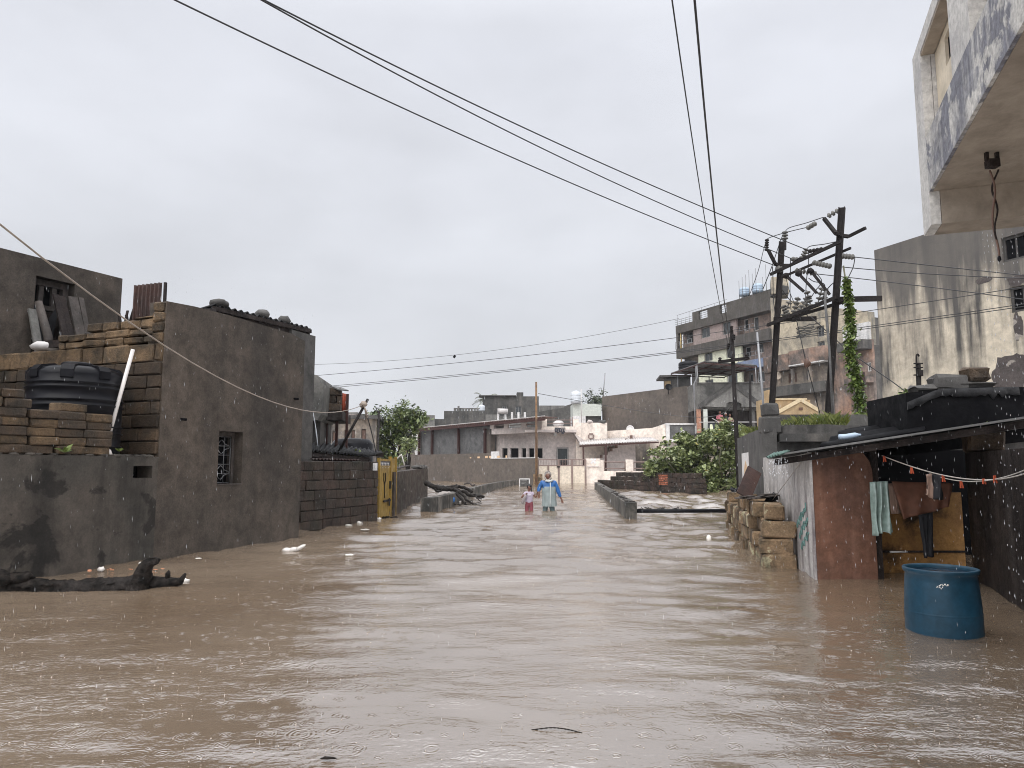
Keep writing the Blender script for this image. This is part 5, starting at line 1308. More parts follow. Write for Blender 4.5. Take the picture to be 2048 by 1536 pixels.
# sheet canopy on posts over its roof
t = thing('canopy', 'flat grey sheet canopy on thin posts above the gable house roof', 'canopy', PH.pt(2, zt_ + .1, -1))
A_, B_, C_, D_ = at(1410, 723, 57), at(1514, 731, 57), at(1450, 752, 64.9), at(1342, 747, 63.8)
mb = MB(); n_ = V((0, 0, .06)); mb.hexa([A_, B_, C_, D_, A_ + n_, B_ + n_, C_ + n_, D_ + n_]); mb.build('sheet', M['grey_sheet'], t)
mb = MB()
for k in range(5): mb.bar(A_.lerp(B_, k / 4) - V((0, 0, .06)), D_.lerp(C_, k / 4) - V((0, 0, .06)), .07, .08)
for k in range(4): mb.bar(A_.lerp(D_, k / 3) - V((0, 0, .15)), B_.lerp(C_, k / 3) - V((0, 0, .15)), .07, .09)
mb.build('frame', M['steel_red'], t)
for p in (A_.lerp(D_, .25), A_.lerp(B_, .97), D_.lerp(C_, .12), D_.lerp(C_, .7), C_.lerp(B_, .1)): MB().tube([V((p.x, p.y, zt_ - .2)), p - V((0, 0, .1))], .045, 6).build('post', M['steel'], t)
mb = MB(); mb.tube([at(1394, 731, 58.3), at(1395, 753, 58.3), at(1388, 768, 58.3), at(1390.5, 852, 58.3)], .06, 6)
tag(mb.build('drain_pipe', M['steel']), 'bent grey rainwater pipe running down left of the gable house', 'pipe')
# ------------------------------------------------------------------ apartment block
a0 = at(1357, 700, 88); AP = Plane(a0.xy, (.43, -.9)); s_, z_ = AP.s, AP.z
apt = thing('apartment_building', 'four-storey apartment block with dark grey bands and pink upper walls', 'building', AP.pt(8, BED, -6))
sE = s_(1552); zr = lambda v: z_(1515, v)
B1, B2, B3, B4 = (zr(627.5), zr(609)), (zr(685), zr(663)), (zr(736), zr(719)), (zr(795), zr(779))
ztop = B1[1]
def fw(u0, u1, za, zb_, mat, wins, t=.25):
    hol = [(s_(a), s_(b_), z_(a, v1), z_(a, v0)) for a, b_, v0, v1 in wins]
    MB().wallh(AP, s_(u0) + .002, s_(u1) - .002, za, zb_, hol, t).build('wall', M[mat], apt)
    for h in hol: window(AP, h[0], h[1], h[2], h[3], apt, 'frame_grey', 'glass', .16, .09, 1)
fw(1393.5, 1482, B2[1] + .003, B1[0] - .003, 'pink', [(1409, 1427, 655, 676), (1453, 1470, 643.5, 669)])
fw(1402, 1490, B3[1] + .003, B2[0] - .003, 'pale_green', [(1414, 1431, 704.5, 723), (1459, 1477, 690, 716)])
fw(1402, 1490, B4[1] + .003, B3[0] - .003, 'pale_green', [(1414, 1431, 760, 780), (1460, 1480, 746, 770)])
fw(1402, 1552, BED, B4[0] - .003, 'mauve_old', [])
AQ = AP.off(-.9)
def fq(u0, u1, za, zb_, mat, wins):
    hol = [(AQ.s(a), AQ.s(b_), AQ.z(a, v1), AQ.z(a, v0)) for a, b_, v0, v1 in wins]
    MB().wallh(AQ, AQ.s(u0), AQ.s(u1), za, zb_, hol, .25).build('wall', M[mat], apt)
    for h in hol: window(AQ, h[0], h[1], h[2], h[3], apt, 'frame_white', 'glass', .16, .09, 0)
fq(1372, 1400, B2[1], B1[0], 'tile_rose', [(1378, 1392, 665, 687)])
fq(1374, 1404, B3[1], B2[0], 'mauve_old', [])
fq(1480, 1556, B2[1], B1[0], 'tile_rose', [(1497, 1506, 637, 661), (1517, 1527, 632, 660)])
fq(1488, 1556, B3[1], B2[0], 'tile_rose', [(1498, 1509, 693, 715), (1521, 1535, 687, 706)])
fq(1488, 1556, B4[1], B3[0], 'tile_rose', [(1503, 1512, 747, 767), (1520, 1535, 743, 765)])
MB().ob(AP, s_(1372), sE, BED, ztop - .6, -11, -1.2).build('core', M['grey_old'], apt)
mb = MB(); mb.ob(AP, 0, sE, B1[0], ztop, -1.4, .35)
mb.build('roof_band', M['band'], apt)
MB().ob(AP, 0, sE, B2[0], B2[1], -1.4, .35).build('balcony_band', M['band'], apt)
MB().ob(AP, s_(1486), sE, B3[0], B3[1], -1.4, .45).build('balcony_band', M['blue_band'], apt)
MB().ob(AP, s_(1402), s_(1486) - .005, B3[0], B3[1], -1.4, .01).build('balcony_band', M['pale_green'], apt)
MB().ob(AP, s_(1402), sE, B4[0], B4[1], -1.4, .35).build('balcony_band', M['band'], apt)
MB().ob(AP, 0, .35, B2[1] + .003, B1[0] - .003, -.3, .3).build('corner_pillar', M['band'], apt)
MB().tube([AP.pt(.75, B2[0] - 1.2, .2), AP.pt(.75, B1[0], .2)], .08, 6).build('drain_pipe', M['yellow_pipe'], apt)
# roof parapet with openings and rails
pz1 = zr(588.5) if False else ztop + 1.0
mb = MB(); zc0 = ztop + .003
cuts = [(1395, 1408), (1426, 1452), (1465, 1552)]
for a, b_ in cuts: mb.ob(AP, s_(a), s_(b_), zc0, pz1, -.1, .2)
mb.ob(AP, s_(1395), s_(1552), pz1 + .002, pz1 + .12, -.12, .22); mb.build('roof_parapet', M['band'], apt)
mb = MB()
for a, b_ in ((1357.5, 1395), (1408, 1426), (1452, 1465)):
    for k in range(1, 4): mb.tube([AP.pt(s_(a), ztop + pz1 * 0 + .25 * k, .1), AP.pt(s_(b_), ztop + .25 * k, .1)], .025, 4)
mb.tube([AP.pt(0, pz1 + .35, .1), AP.pt(s_(1465), pz1 + .5, .1)], .025, 4)
for k in range(10): mb.tube([AP.pt(.05 + k * .75, ztop, .1), AP.pt(.05 + k * .75, pz1 + (.35 if k % 3 == 0 else -.2), .1)], .025, 4)
mb.build('roof_railing', M['steel'], apt)
for zb_, ua, ub in ((B2[1], 1360, 1393), (B2[1], 1482, 1522), (B3[1], 1487, 1535), (B4[1], 1487, 1535)):
    mb = MB()
    for k in (.45, .9): mb.tube([AP.pt(s_(ua), zb_ + k, .25), AP.pt(s_(ub), zb_ + k, .25)], .03, 4)
    n_ = 5
    for k in range(n_): s0 = s_(ua) + (s_(ub) - s_(ua)) * k / (n_ - 1); mb.tube([AP.pt(s0, zb_, .25), AP.pt(s0, zb_ + .9, .25)], .025, 4)
    mb.build('balcony_railing', M['steel'], apt)
mb = MB(); mb.ob(AP, s_(1466), s_(1552), pz1 + .123, AP.off(-2).z(1500, 590), -2.8, -2.0); mb.build('roof_room', M['concrete_dark'], apt)
lathe_tank('water_tank', 'blue-grey water tank, left of the pair on the apartment roof', 1489, 592, 574, 79, 20, 'pale_blue', 'water tanks on the apartment roof')
lathe_tank('water_tank', 'pale water tank, right of the pair on the apartment roof', 1515.5, 586, 566.5, 78, 22, 'pale_blue', 'water tanks on the apartment roof')
q = Plane(at(1543, 580, 76).xy, (.95, -.3)); MB().ob(q, 0, q.s(1592), pz1 + .2, q.z(1560, 553), -3, 0).build('stair_tower', M['cream_yellow'], apt)
mb = MB(); rr = random.Random(5)
for i in range(9): u = 1490 + i * 7; mb.tube([AP.pt(s_(u), pz1, .0), AP.pt(s_(u), pz1 + rr.uniform(.6, 3.2), .0)], .03, 4)
mb.build('aerials', M['steel'], apt)
# ------------------------------------------------------------------ mildewed yellow block behind the twin pole
YB_ = AP.off(.6); s_, z_ = YB_.s, YB_.z
t = thing('building', 'mildewed yellow plaster block behind the twin electric pole', 'building', YB_.pt(s_(1650), BED, -5))
hol = [(s_(1645), s_(1660), z_(1650, 672), z_(1650, 650)), (s_(1645), s_(1660), z_(1650, 700), z_(1650, 681))]
MB().wallh(YB_, s_(1553), s_(1760), BED, [(s_(1553), z_(1553, 592)), (s_(1615), z_(1615, 600)), (s_(1625), z_(1625, 606)), (s_(1760), z_(1760, 620))], hol, .3).build('wall', M['cream_yellow'], t)
for h in hol: window(YB_, h[0], h[1], h[2], h[3], t, 'frame_grey', 'glass', .2, .1, 1)
MB().ob(YB_, s_(1555), s_(1758), BED, z_(1760, 630), -9, -.31).build('core', M['grey_old'], t)
MB().ob(YB_, s_(1702), s_(1756), z_(1720, 683), z_(1720, 648), .003, .3).build('white_panel', M['white_paint'], t)
mb = MB(); rr = random.Random(8)
for i in range(7):
    zz = z_(1610, 652 + i * 3.2); s0 = s_(1602) + rr.uniform(0, .4); P = [YB_.pt(s0 + k * .42, zz + rr.uniform(-.07, .07), .012) for k in range(int(rr.uniform(5, 9)))]; mb.tube(P, .045, 4)
mb.build('crack_lines', M['grey_old'], t)
# ------------------------------------------------------------------ peeling orange row house
RB = AP.off(4.5); s_, z_ = RB.s, RB.z
t = thing('building', 'peeling orange and mauve row building with blackened balconies', 'building', RB.pt(s_(1660), BED, -4))
S0, S1, S2 = s_(1548), s_(1672), s_(1756)
zP0, zP1 = z_(1600, 731), z_(1600, 703)
hol = [(s_(1583), s_(1600), z_(1590, 764), z_(1590, 745)), (s_(1621), s_(1633), z_(1625, 759), z_(1625, 739.5)), (s_(1560), s_(1569), z_(1565, 766), z_(1565, 747))]
zF = z_(1600, 770)
MB().wallh(RB, S0, S1, zF, zP0 - .003, hol, .25).build('wall', M['mauve_old'], t)
for i, h in enumerate(hol): window(RB, h[0], h[1], h[2], h[3], t, 'frame_white' if i == 1 else 'brown_wood', 'brown_wood' if i < 2 else 'glass', .15, .09, 1)
MB().ob(RB, S0, S2, BED, zP1 - .5, -6, -.26).build('core', M['grey_old'], t)
MB().ob(RB, S0, s_(1600) - .05, zP0 - .35, zP1 - .15, -.24, .9).build('parapet', M['orange_old'], t)
MB().ob(RB, s_(1600), S1, zP0, zP1, -.24, .9).build('parapet', M['orange_old'], t)
mb = MB(); mb.ob(RB, s_(1600), S1 - .05, zP0 - .1, zP0 - .003, .2, .95); mb.build('slab_edge', M['white_paint'], t)
MB().ob(RB, S0, S1, z_(1600, 790), zF - .003, -.24, .9).build('balcony', M['grey_old'], t)
mb = MB()
for u in (1576, 1604, 1640): mb.ob(RB, s_(u) - .12, s_(u) + .12, zF + .003, zP0 - .36, .6, .85)
mb.split('pillar', M['mauve_old'], t)
MB().ob(RB, S0, S1, BED, z_(1600, 790) - .003, -.24, 0).build('lower_wall', M['mauve_old'], t)
# orange right half
S1b = S1 + .01
hol = [(s_(1719), s_(1731), z_(1725, 745), z_(1725, 727)), (s_(1743), s_(1752), z_(1745, 742), z_(1745, 723)), (s_(1684), s_(1690), z_(1687, 780), z_(1687, 774))]
MB().wallh(RB, S1b, S2, BED, z_(1700, 686), hol, .25).build('wall', M['orange_old'], t)
for h in hol: window(RB, h[0], h[1], h[2], h[3], t, 'frame_white', 'glass', .15, .09, 1)
MB().ob(RB, s_(1702), S2, z_(1720, 702), z_(1720, 684), .003, 1.1).build('parapet', M['grey_old'], t)
MB().ob(RB, s_(1712), S2, z_(1720, 768), z_(1720, 757), .003, 1.0).build('balcony', M['orange_old'], t)
MB().ob(RB, s_(1737), S2, z_(1745, 770), z_(1745, 746), 1.003, 1.12).build('balcony_panel', M['rust'], t)
MB().ob(RB, s_(1716), s_(1735), z_(1720, 828), z_(1720, 785), .003, .2).build('porch_shade', M['grey_old'], t)  # dark slab on the wall stands in for the shade of a porch
MB().tube([RB.pt(s_(1674), BED, .15), RB.pt(s_(1674), z_(1674, 690), .15)], .08, 6).build('drain_pipe', M['steel'], t)
c = RB.pt(s_(1575), z_(1575, 753), 1.0); tag(MB().lathe([(.05, 0), (.3, .05), (.42, .16), (.4, .17), (.28, .09)], c, 16, Matrix.Rotation(rad(70), 3, 'X')).tube([c, c + V((0, .1, -.9))], .03, 5).build('dish_antenna', M['mauve_old']), 'dusty dish antenna on the balcony of the peeling row building', 'dish antenna')
# ------------------------------------------------------------------ ochre house with a small gable
OH = Plane((at(1560, 820, 34).x, 34), (1, -.03)); s_, z_ = OH.s, OH.z
t = thing('house', 'ochre house with a small front gable and pale trim below the twin pole', 'house', OH.pt(1, BED, -2))
zt_ = z_(1600, 797.5)
MB().ob(OH, s_(1533), s_(1634), BED, zt_, -1.3, -.55).ob(OH, s_(1549), s_(1560), zt_ + .003, z_(1555, 777), -1.3, -.55).build('wall', M['ochre'], t)
MB().ob(OH, s_(1560) + .01, s_(1627), zt_ + .003, zt_ + .07, -1.3, -.5).build('coping', M['ochre_trim'], t)
ap = (s_(1605.5), z_(1605, 799.5)); lf = (s_(1554), z_(1554, 827)); rf = (s_(1640), z_(1640, 820))
MB().poly(OH, [(lf[0], BED), (rf[0], BED), rf, ap, lf], -.5, 0).build('gable', M['ochre'], t)
mb = MB()
for e in (lf, rf): mb.bar(OH.pt(e[0], e[1], .02), OH.pt(ap[0], ap[1], .02), .16, .06, OH.n.to_3d())
mb.build('gable_trim', M['ochre_trim'], t)
MB().ob(OH, s_(1601), s_(1609), z_(1605, 820), z_(1605, 815), .003, .03).build('vent', M['brown_wood'], t)
# ------------------------------------------------------------------ big stained cream building at right
c = at(1748, 500, 24); CB = Plane(c.xy, (.4, -.916)); s_, z_ = CB.s, CB.z
t = thing('building', 'tall stained cream building with a blank streaked wall behind the twin pole', 'building', CB.pt(4, BED, -3))
zt_ = z_(1749, 500.5)
hol = [(s_(2035), s_(2090), z_(2040, 517), z_(2040, 466)), (s_(2043), s_(2096), z_(2045, 622), z_(2045, 570))]
big = wall('streaked cream facade', (.60, .53, .42), (.52, .455, .36), .55, stain=(.30, .265, .22), stain_amt=.6, streak=(.085, .08, .075), streak_amt=1, streak_scale=1.5, fine=.12, gate=(.3, .52), stain_rng=(.44, .62), streak_rng=(.44, .6))
_t = big.node_tree                                   # soot run-off along the top edge
_b = _t.nodes['Principled BSDF']; _src = _b.inputs['Base Color'].links[0].from_socket
_g = _t.nodes.new('ShaderNodeNewGeometry'); _s = _t.nodes.new('ShaderNodeSeparateXYZ'); _t.links.new(_g.outputs['Position'], _s.inputs[0])
_mp = _t.nodes.new('ShaderNodeMapping'); _mp.inputs['Scale'].default_value = (2.4, 2.4, .12); _t.links.new(_g.outputs['Position'], _mp.inputs[0])
_n = _t.nodes.new('ShaderNodeTexNoise'); _n.inputs['Scale'].default_value = 1.6; _n.inputs['Detail'].default_value = 6; _t.links.new(_mp.outputs[0], _n.inputs['Vector'])
_a = _t.nodes.new('ShaderNodeMath'); _a.operation = 'MULTIPLY_ADD'; _a.inputs[1].default_value = -4.6; _a.inputs[2].default_value = zt_ + .1; _t.links.new(_n.outputs['Fac'], _a.inputs[0])
_d = _t.nodes.new('ShaderNodeMath'); _d.operation = 'SUBTRACT'; _t.links.new(_s.outputs['Z'], _d.inputs[0]); _t.links.new(_a.outputs[0], _d.inputs[1])
_r = _t.nodes.new('ShaderNodeMapRange'); _r.inputs[1].default_value = -.35; _r.inputs[2].default_value = .7; _r.inputs[3].default_value = 0; _r.inputs[4].default_value = .9; _t.links.new(_d.outputs[0], _r.inputs[0])
_m = _t.nodes.new('ShaderNodeMixRGB'); _m.inputs[2].default_value = (.10, .093, .088, 1); _t.links.new(_r.outputs[0], _m.inputs[0]); _t.links.new(_src, _m.inputs[1]); _t.links.new(_m.outputs[0], _b.inputs['Base Color'])
MB().wallh(CB, 0, 12, BED, zt_, hol, .3).build('wall', big, t)
MB().ob(CB, .004, 11.99, BED, zt_ - .3, -9, -.31).build('core', M['concrete'], t)
for h in hol: window(CB, h[0], h[1], h[2], h[3], t, 'concrete_dark', 'dark', .12, .07, 1)
def patch(pl, u, v, ru, rv, seed, mat, parent, n=40, name='peeled_patch', lift=.006):
    s0, z0 = pl.sz(u, v); rs = abs(pl.s(u + ru, v) - s0); rz = abs(pl.z(u, v + rv) - z0); P = []
    for k in range(n):
        a = 2 * math.pi * k / n; r = 1 + .35 * mnoise.noise(V((math.cos(a) * 1.6, math.sin(a) * 1.6, seed))) + .12 * mnoise.noise(V((math.cos(a) * 6, math.sin(a) * 6, seed)))
        P.append((s0 + rs * r * math.cos(a), z0 + rz * r * math.sin(a)))
    return MB().poly(pl, P, .001, lift).build(name, mat, parent)
pm = wall('exposed dark render', (.10, .085, .08), (.07, .06, .058), 2.5, patch=(.3, .27, .24), patch_scale=2.2, patch_thr=.56, bump=.5)
patch(CB, 2024, 752, 40, 44, 1, pm, t); patch(CB, 1966, 561, 16, 7, 4, pm, t); patch(CB, 2034, 560, 18, 12, 7, pm, t); patch(CB, 2036, 655, 9, 30, 9, pm, t)
# ------------------------------------------------------------------ twin electric pole
def hbeam(mb, a, b, w=.2, d=.2, th=.022, face=V((0, 1, 0))):
    a, b = V(a), V(b); ax = (b - a).normalized(); x = ax.cross(face).normalized(); y = x.cross(ax)
    for sg in (-1, 1):
        o = x * sg * (w / 2); mb.bar(a + o, b + o, th, d, y)
    mb.bar(a, b, w - th, th, y)
def insul(mb, p, q, r=.06, n=4):
    p, q = V(p), V(q); d = q - p
    mb.tube([p, q], .018, 6)
    for k in range(n):
        m_ = p + d * ((k + .5) / n); u_ = d.normalized()
        mb.tube([m_ - u_ * .035, m_ - u_ * .012, m_ + u_ * .012, m_ + u_ * .035], [r * .35, r, r, r * .35], 8)
YL, YR = 20.0, 17.5
up = thing('electric_pole', 'tall twin steel electric pole with crossbars, insulators and jumper wires', 'utility pole', (at(1600, 900, 19).x, 19, BED))
pl0, pl1 = at(1543, 826, YL), at(1564, 483, YL); pl0 = pl0 + (pl0 - pl1) * ((pl0.z - BED) / (pl1.z - pl0.z))
pr0, pr1 = at(1657, 822, YR), at(1684, 415, YR); pr0 = pr0 + (pr0 - pr1) * ((pr0.z - BED) / (pr1.z - pr0.z))
def onpole(a, b, v, Y):                               # point on the pole axis at image row v
    lo, hi = 0.0, 1.0
    t_ = (at(1600, v, Y).z - a.z) / (b.z - a.z); return a.lerp(b, t_)
hb_face = V((.55, .83, 0))
mb = MB(); hbeam(mb, pl0, pl1, .125, .11, .022, hb_face); mb.build('pole', M['steel_dark'], up)
mb = MB(); hbeam(mb, pr0, pr1, .13, .115, .022, hb_face); mb.build('pole', M['steel_dark'], up)
Lp = lambda v: onpole(pl0, pl1, v, YL); Rp = lambda v: onpole(pr0, pr1, v, YR)
off1 = V((-.14, -.08, 0)); off2 = V((.16, .05, 0))
for vl, vr, o_, w_ in ((545, 490, off1, .12), (551, 500, off2, .09), (647, 600, off1, .13), (640, 604, off2, .12)):
    a, b = Lp(vl) + o_, Rp(vr) + o_; d = (b - a).normalized(); MB().bar(a - d * .28, b + d * .22, w_ * .45, w_ * .65).build('crossbar', M['steel_dark'], up)
for p in (Lp(641), Rp(602)):                          # short platform bearers
    MB().bar(p + V((-.15, -.15, .0)), p + V((.95, -.35, -.02)), .1, .12).build('bearer', M['steel_dark'], up)
def arm(P): 
    mb = MB()
    for a, b in zip(P, P[1:]): mb.bar(a, b, .075, .08, V((0, 1, 0)))
    return mb.build('arm', M['steel_dark'], up)
arm([Lp(533), at(1550, 527, YL - .1), at(1537, 501, YL - .2)]); arm([Lp(531), at(1580, 531, YL - .2), at(1600, 517, YL - .6)])
arm([Rp(470), at(1672, 467, YR - .1), at(1648, 437, YR + .4)]); arm([Rp(471), at(1697, 473, YR - .1), at(1731, 456, YR - .5)])
MB().bar(at(1570, 500, YL - .1), at(1570, 478, YL - .1), .06, .06).build('top_bracket', M['steel_dark'], up)
ins = [((1570, 480, YL), (1570, 462, YL), .09, 3), ((1533, 502, YL - .2), (1534, 478, YL - .2), .06, 5), ((1604, 518, YL - .7), (1614, 497, YL - .8), .09, 4),
       ((1632, 446, YR + .6), (1614, 457, YR + 1), .07, 3), ((1678, 420, YR), (1655, 433, YR + .3), .07, 3), ((1646, 498, YR + 1), (1617, 503, YR + 1.6), .06, 4), ((1583, 518, YL), (1603, 520, YL - .4), .07, 3),
       ((1626, 525, YR + .8), (1662, 533, YR + .2), .07, 6), ((1590, 540, YL - .6), (1634, 548, YL - 1), .07, 6), ((1683, 512, YR), (1708, 514, YR - .3), .07, 4), ((1553, 537, YL - .1), (1563, 540, YL), .1, 2)]
for a, b, r_, n_ in ins:
    mb = MB(); insul(mb, at(*a), at(*b), r_, n_); mb.build('insulator', M['porcelain'] if r_ > .065 else M['steel_dark'], up)
rr = random.Random(15)
for i in range(8):                                    # switchgear insulators on the lower crossbars
    t_ = .12 + i * .1; p = (Lp(643) + off1 * .2).lerp(Rp(603), t_) + V((0, 0, .05)); q = p + V((rr.uniform(-.15, .2), rr.uniform(-.1, .1), rr.uniform(.3, .5)))
    mb = MB(); insul(mb, p, q, .085, 4); mb.build('insulator', M['porcelain'], up)
for i in range(3):
    a = Rp(597 - i * 3) + V((-.15 - .32 * i, 0, .1)); b = a + V((-.35, .2, .65 - .1 * i)); mb = MB(); mb.bar(a, b, .07, .07); mb.blob(b, (.1, .1, .09), i, .3, 1); mb.build('fuse_arm', M['steel_dark'], up)
def jump(P, r=.012): MB().tube([at(*p) for p in P], r, 4).build('jumper', M['wire'], up)
def smooth(P, n=14):
    P = [V(p) for p in P]; o = []
    for i in range(len(P) - 1):
        p0, p1, p2, p3 = P[max(i - 1, 0)], P[i], P[i + 1], P[min(i + 2, len(P) - 1)]
        for k in range(n):
            t_ = k / n; o.append(.5 * ((2 * p1) + (p2 - p0) * t_ + (2 * p0 - 5 * p1 + 4 * p2 - p3) * t_ * t_ + (3 * p1 - p0 - 3 * p2 + p3) * t_ ** 3))
    return o + [P[-1]]
def sj(P, r=.012): MB().tube(smooth([at(*p) for p in P], 8), r, 4).build('jumper', M['wire'], up)
sj([(1571, 462, YL), (1580, 455, YL - .3), (1612, 446, YL - 1), (1645, 435, YR + .6)])
sj([(1534, 478, YL - .2), (1545, 473, YL - .3), (1575, 464, YL - .6), (1617, 454, YR + 1.2)])
sj([(1533, 479, YL - .2), (1527, 500, YL - .1), (1516, 543, YL), (1499, 590, YL + .5)]); sj([(1567, 466, YL), (1558, 490, YL), (1543, 535, YL), (1526, 578, YL + .3)])
sj([(1614, 497, YL - .8), (1622, 492, YL - 1), (1650, 488, YR + .6), (1674, 483, YR)])
sj([(1617, 503, YR + 1.6), (1617, 530, YR + 1.6), (1613, 560, YR + 1.6), (1611, 600, YR + 1.6)]); sj([(1581, 517, YL), (1581, 540, YL), (1580, 580, YL), (1582, 620, YL - .1)])
sj([(1634, 548, YL - 1), (1643, 560, YL - 1), (1640, 570, YL - 1), (1632, 580, YL - 1), (1620, 598, YL - 1)]); sj([(1617, 556, YL - 1), (1628, 563, YL - 1), (1645, 566, YL - 1), (1650, 573, YL - 1), (1645, 580, YL - 1)])
sj([(1545, 533, YL - .1), (1546, 560, YL), (1547, 600, YL), (1552, 640, YL)]); sj([(1710, 514, YR - .3), (1706, 535, YR - .3), (1694, 560, YR - .3)])
sj([(1571, 550, YL), (1578, 580, YL - .1), (1590, 610, YL - .3), (1602, 640, YL - .5)]); sj([(1565, 580, YL), (1580, 600, YL), (1600, 615, YL), (1622, 640, YL)])
sj([(1668, 565, YR), (1660, 572, YR), (1650, 585, YR + .2), (1645, 600, YR + .4)])
# pipe on the right pole, stay wires
MB().tube([at(1652, 582, YR - .35), at(1650, 600, YR - .35), at(1659, 700, YR - .35), at(1666, 836, YR - .35)], .03, 6).build('conduit', M['grey_sheet'], up)
for P in (((1593, 640, YL - .4), (1611, 720, YL - .2), (1640, 828, YL)), ((1621, 633, YL - .8), (1700, 705, YL - 1), (1780, 760, YL - 2), (1815, 786, YL - 3))):
    MB().tube([at(*p) for p in P], .014, 4).build('stay_wire', M['wire'], up)
c = at(1614, 726, YL - .2); MB().blob(c, (.09, .09, .14), 3, .3).build('stay_insulator', M['brown_wood'], up)
# vine on a stay wire
va, vb = at(1692, 560, 17.0), at(1717, 838, 17.0); rr = random.Random(19)
t = thing('climbing_vine', 'bright green vine climbing the stay wire right of the twin pole', 'vine', (vb.x, vb.y, BED))
MB().tube([at(1687, 532, 17.2), at(1691, 560, 17), vb, V((vb.x + .06, vb.y, BED))], .02, 5).build('stem', M['stem'], t)
mb = MB(); cl = []
for i in range(90):
    k = i / 89; w = (.03 + .085 * min(1, k * 2.2)) * rr.uniform(.5, 1.3) ; p = va.lerp(vb, k); sw = .10 * math.sin(k * 9) * k; cl.append((p.x - .02 + sw, p.y - .05, p.z, w * .62))
grow_leaves(mb, cl, 1900, .1, .1, rr, .7, .8, -.1); mb.build('leaves', M['vine'], t)
# thin line pole
c0, c1 = at(1477, 955, 22), at(1463, 662, 22); c0 = c0 + (c0 - c1) * ((c0.z - BED) / (c1.z - c0.z))
t = thing('line_pole', 'thin black line pole with one crossarm standing right of the bush', 'utility pole', c0)
MB().tube([c0, c1], [.075, .06], 8).build('pole', M['steel_dark'], t)
MB().bar(at(1437, 724, 21.9), at(1498, 716, 21.9), .08, .09).build('crossarm', M['steel_dark'], t)
for u, v in ((1463, 655), (1467, 672), (1457, 690), (1440, 718), (1493, 712)):
    mb = MB(); insul(mb, at(u, v + 8, 21.85), at(u, v - 3, 21.85), .055, 3); mb.build('insulator', M['steel_dark'], t)
MB().tube(smooth([at(1462, 690, 21.8), at(1458, 705, 21.8), at(1461, 715, 21.8), at(1465, 702, 21.8)]), .03, 5).build('cable_loop', M['wire'], t)
mb = MB(); mb.tube(smooth([at(1484, 700, 21.4), at(1500, 690, 21.4)]), .01, 4)
MB().tube([at(1515, 665, 26), at(1526, 770, 26), at(1528, 800, 26)], .045, 6).build('x', M['steel']) if False else None
tag(MB().tube([V((at(1526, 798, 33).x, 33, BED)), at(1526, 798, 33), at(1514, 664, 33)], .055, 6).build('pipe_mast', M['steel']), 'tall thin pale pipe left of the twin pole in front of the apartment block', 'mast')
tag(MB().tube([V((at(1501, 845, 30).x, 30, BED)), at(1501, 845, 30), at(1500, 745, 30)], .05, 6).build('pipe_mast', M['steel_dark']), 'thin dark upright rod just right of the thin black line pole', 'mast')

# ================================================================== RIGHT FOREGROUND: shack, walls, drum
cx0 = V((3.487, 8.5)); dirw = V((.217, 1)).normalized()
far = cx0 + dirw * (9.2 / dirw.y)
WH = Plane(far, -dirw); sl = (far - cx0).length
sG = WH.s(1527, 950)
t = thing('grey_hut', 'grey rendered hut with a slab roof overgrown with grass behind the shack', 'hut', WH.pt(sG / 2, BED, -2))
zt_ = WH.z(1500, 866)
MB().wallh(WH, 0, sG, BED, zt_, [], .25).build('wall', M['plaster_grey'], t)
FH = Plane(WH.pt(sG, 0, 0).xy, (1, -.03))
MB().ob(FH, .26, 7.5, BED, FH.z(1600, 884), -.3, -.005).build('wall', M['concrete_dark'], t)
_z0, _z1 = FH.z(1600, 884) + .003, FH.z(1600, 868); _q = [FH.pt(.26, 0, .18), FH.pt(7.5, 0, .18), FH.pt(7.5, 0, -4.2), WH.pt(.1, 0, -.27)]
MB().hexa([V((p.x, p.y, _z0)) for p in _q] + [V((p.x, p.y, _z1)) for p in _q]).build('roof', M['grey_old'], t)
mb = MB(); rr = random.Random(3)
P = [(.35, FH.z(1600, 868) + .003), (7.4, FH.z(1600, 868) + .003)] + [(7.4 - i * .35, FH.z(1600, 851) + .05 * mnoise.noise(V((i * .7, 3, 0)))) for i in range(21)]
mb.poly(FH, P, -.25, .1); mb.build('parapet', M['concrete_dark'], t)
q = Plane((FH.pt(0, 0, -2.2)).xy, (1, 0)); MB().ob(q, .8, 8, FH.z(1600, 868) + .003, q.z(1650, 829), -.3, 0).build('rear_parapet', M['grey_old'], t)
for (u0, u1, v0, v1, nm) in ((1484, 1497, 1000, 906, 'poster_white'),):
    p = MB().ob(WH, WH.s(u0), WH.s(u1), WH.z(1490, 968), WH.z(1490, v1), .003, .012); o = p.build('poster', M[nm]); tag(o, 'pale paper poster with an orange shape pasted on the grey hut wall', 'poster')
    MB().poly(WH, [(WH.s(1488), WH.z(1490, 967)), (WH.s(1496), WH.z(1490, 967)), (WH.s(1495), WH.z(1490, 935)), (WH.s(1491), WH.z(1490, 921)), (WH.s(1488), WH.z(1490, 940))], .0125, .016).build('printed_shape', M['poster_orange'], o)
rb = random.Random(2)
for i, (v0, v1, u0, u1, lab) in enumerate(((868, 834, 1527, 1563, 'lower dark laterite block on the corner of the grey hut roof'), (833, 807, 1531, 1558, 'upper dark laterite block on the corner of the grey hut roof'))):
    a, b = FH.off(.05).sz(u0, v0), FH.off(.05).sz(u1, v1)
    tag(MB().cbox(FH.pt((a[0] + b[0]) / 2, (FH.z(1540, v0) + FH.z(1540, v1)) / 2 + .01, -.1), (b[0] - a[0], .28, FH.z(1540, v1) - FH.z(1540, v0) - .006), None, .025, .012, rb).build('laterite_block', M['grey_old']), lab, 'block', 'two blocks on the grey hut corner')
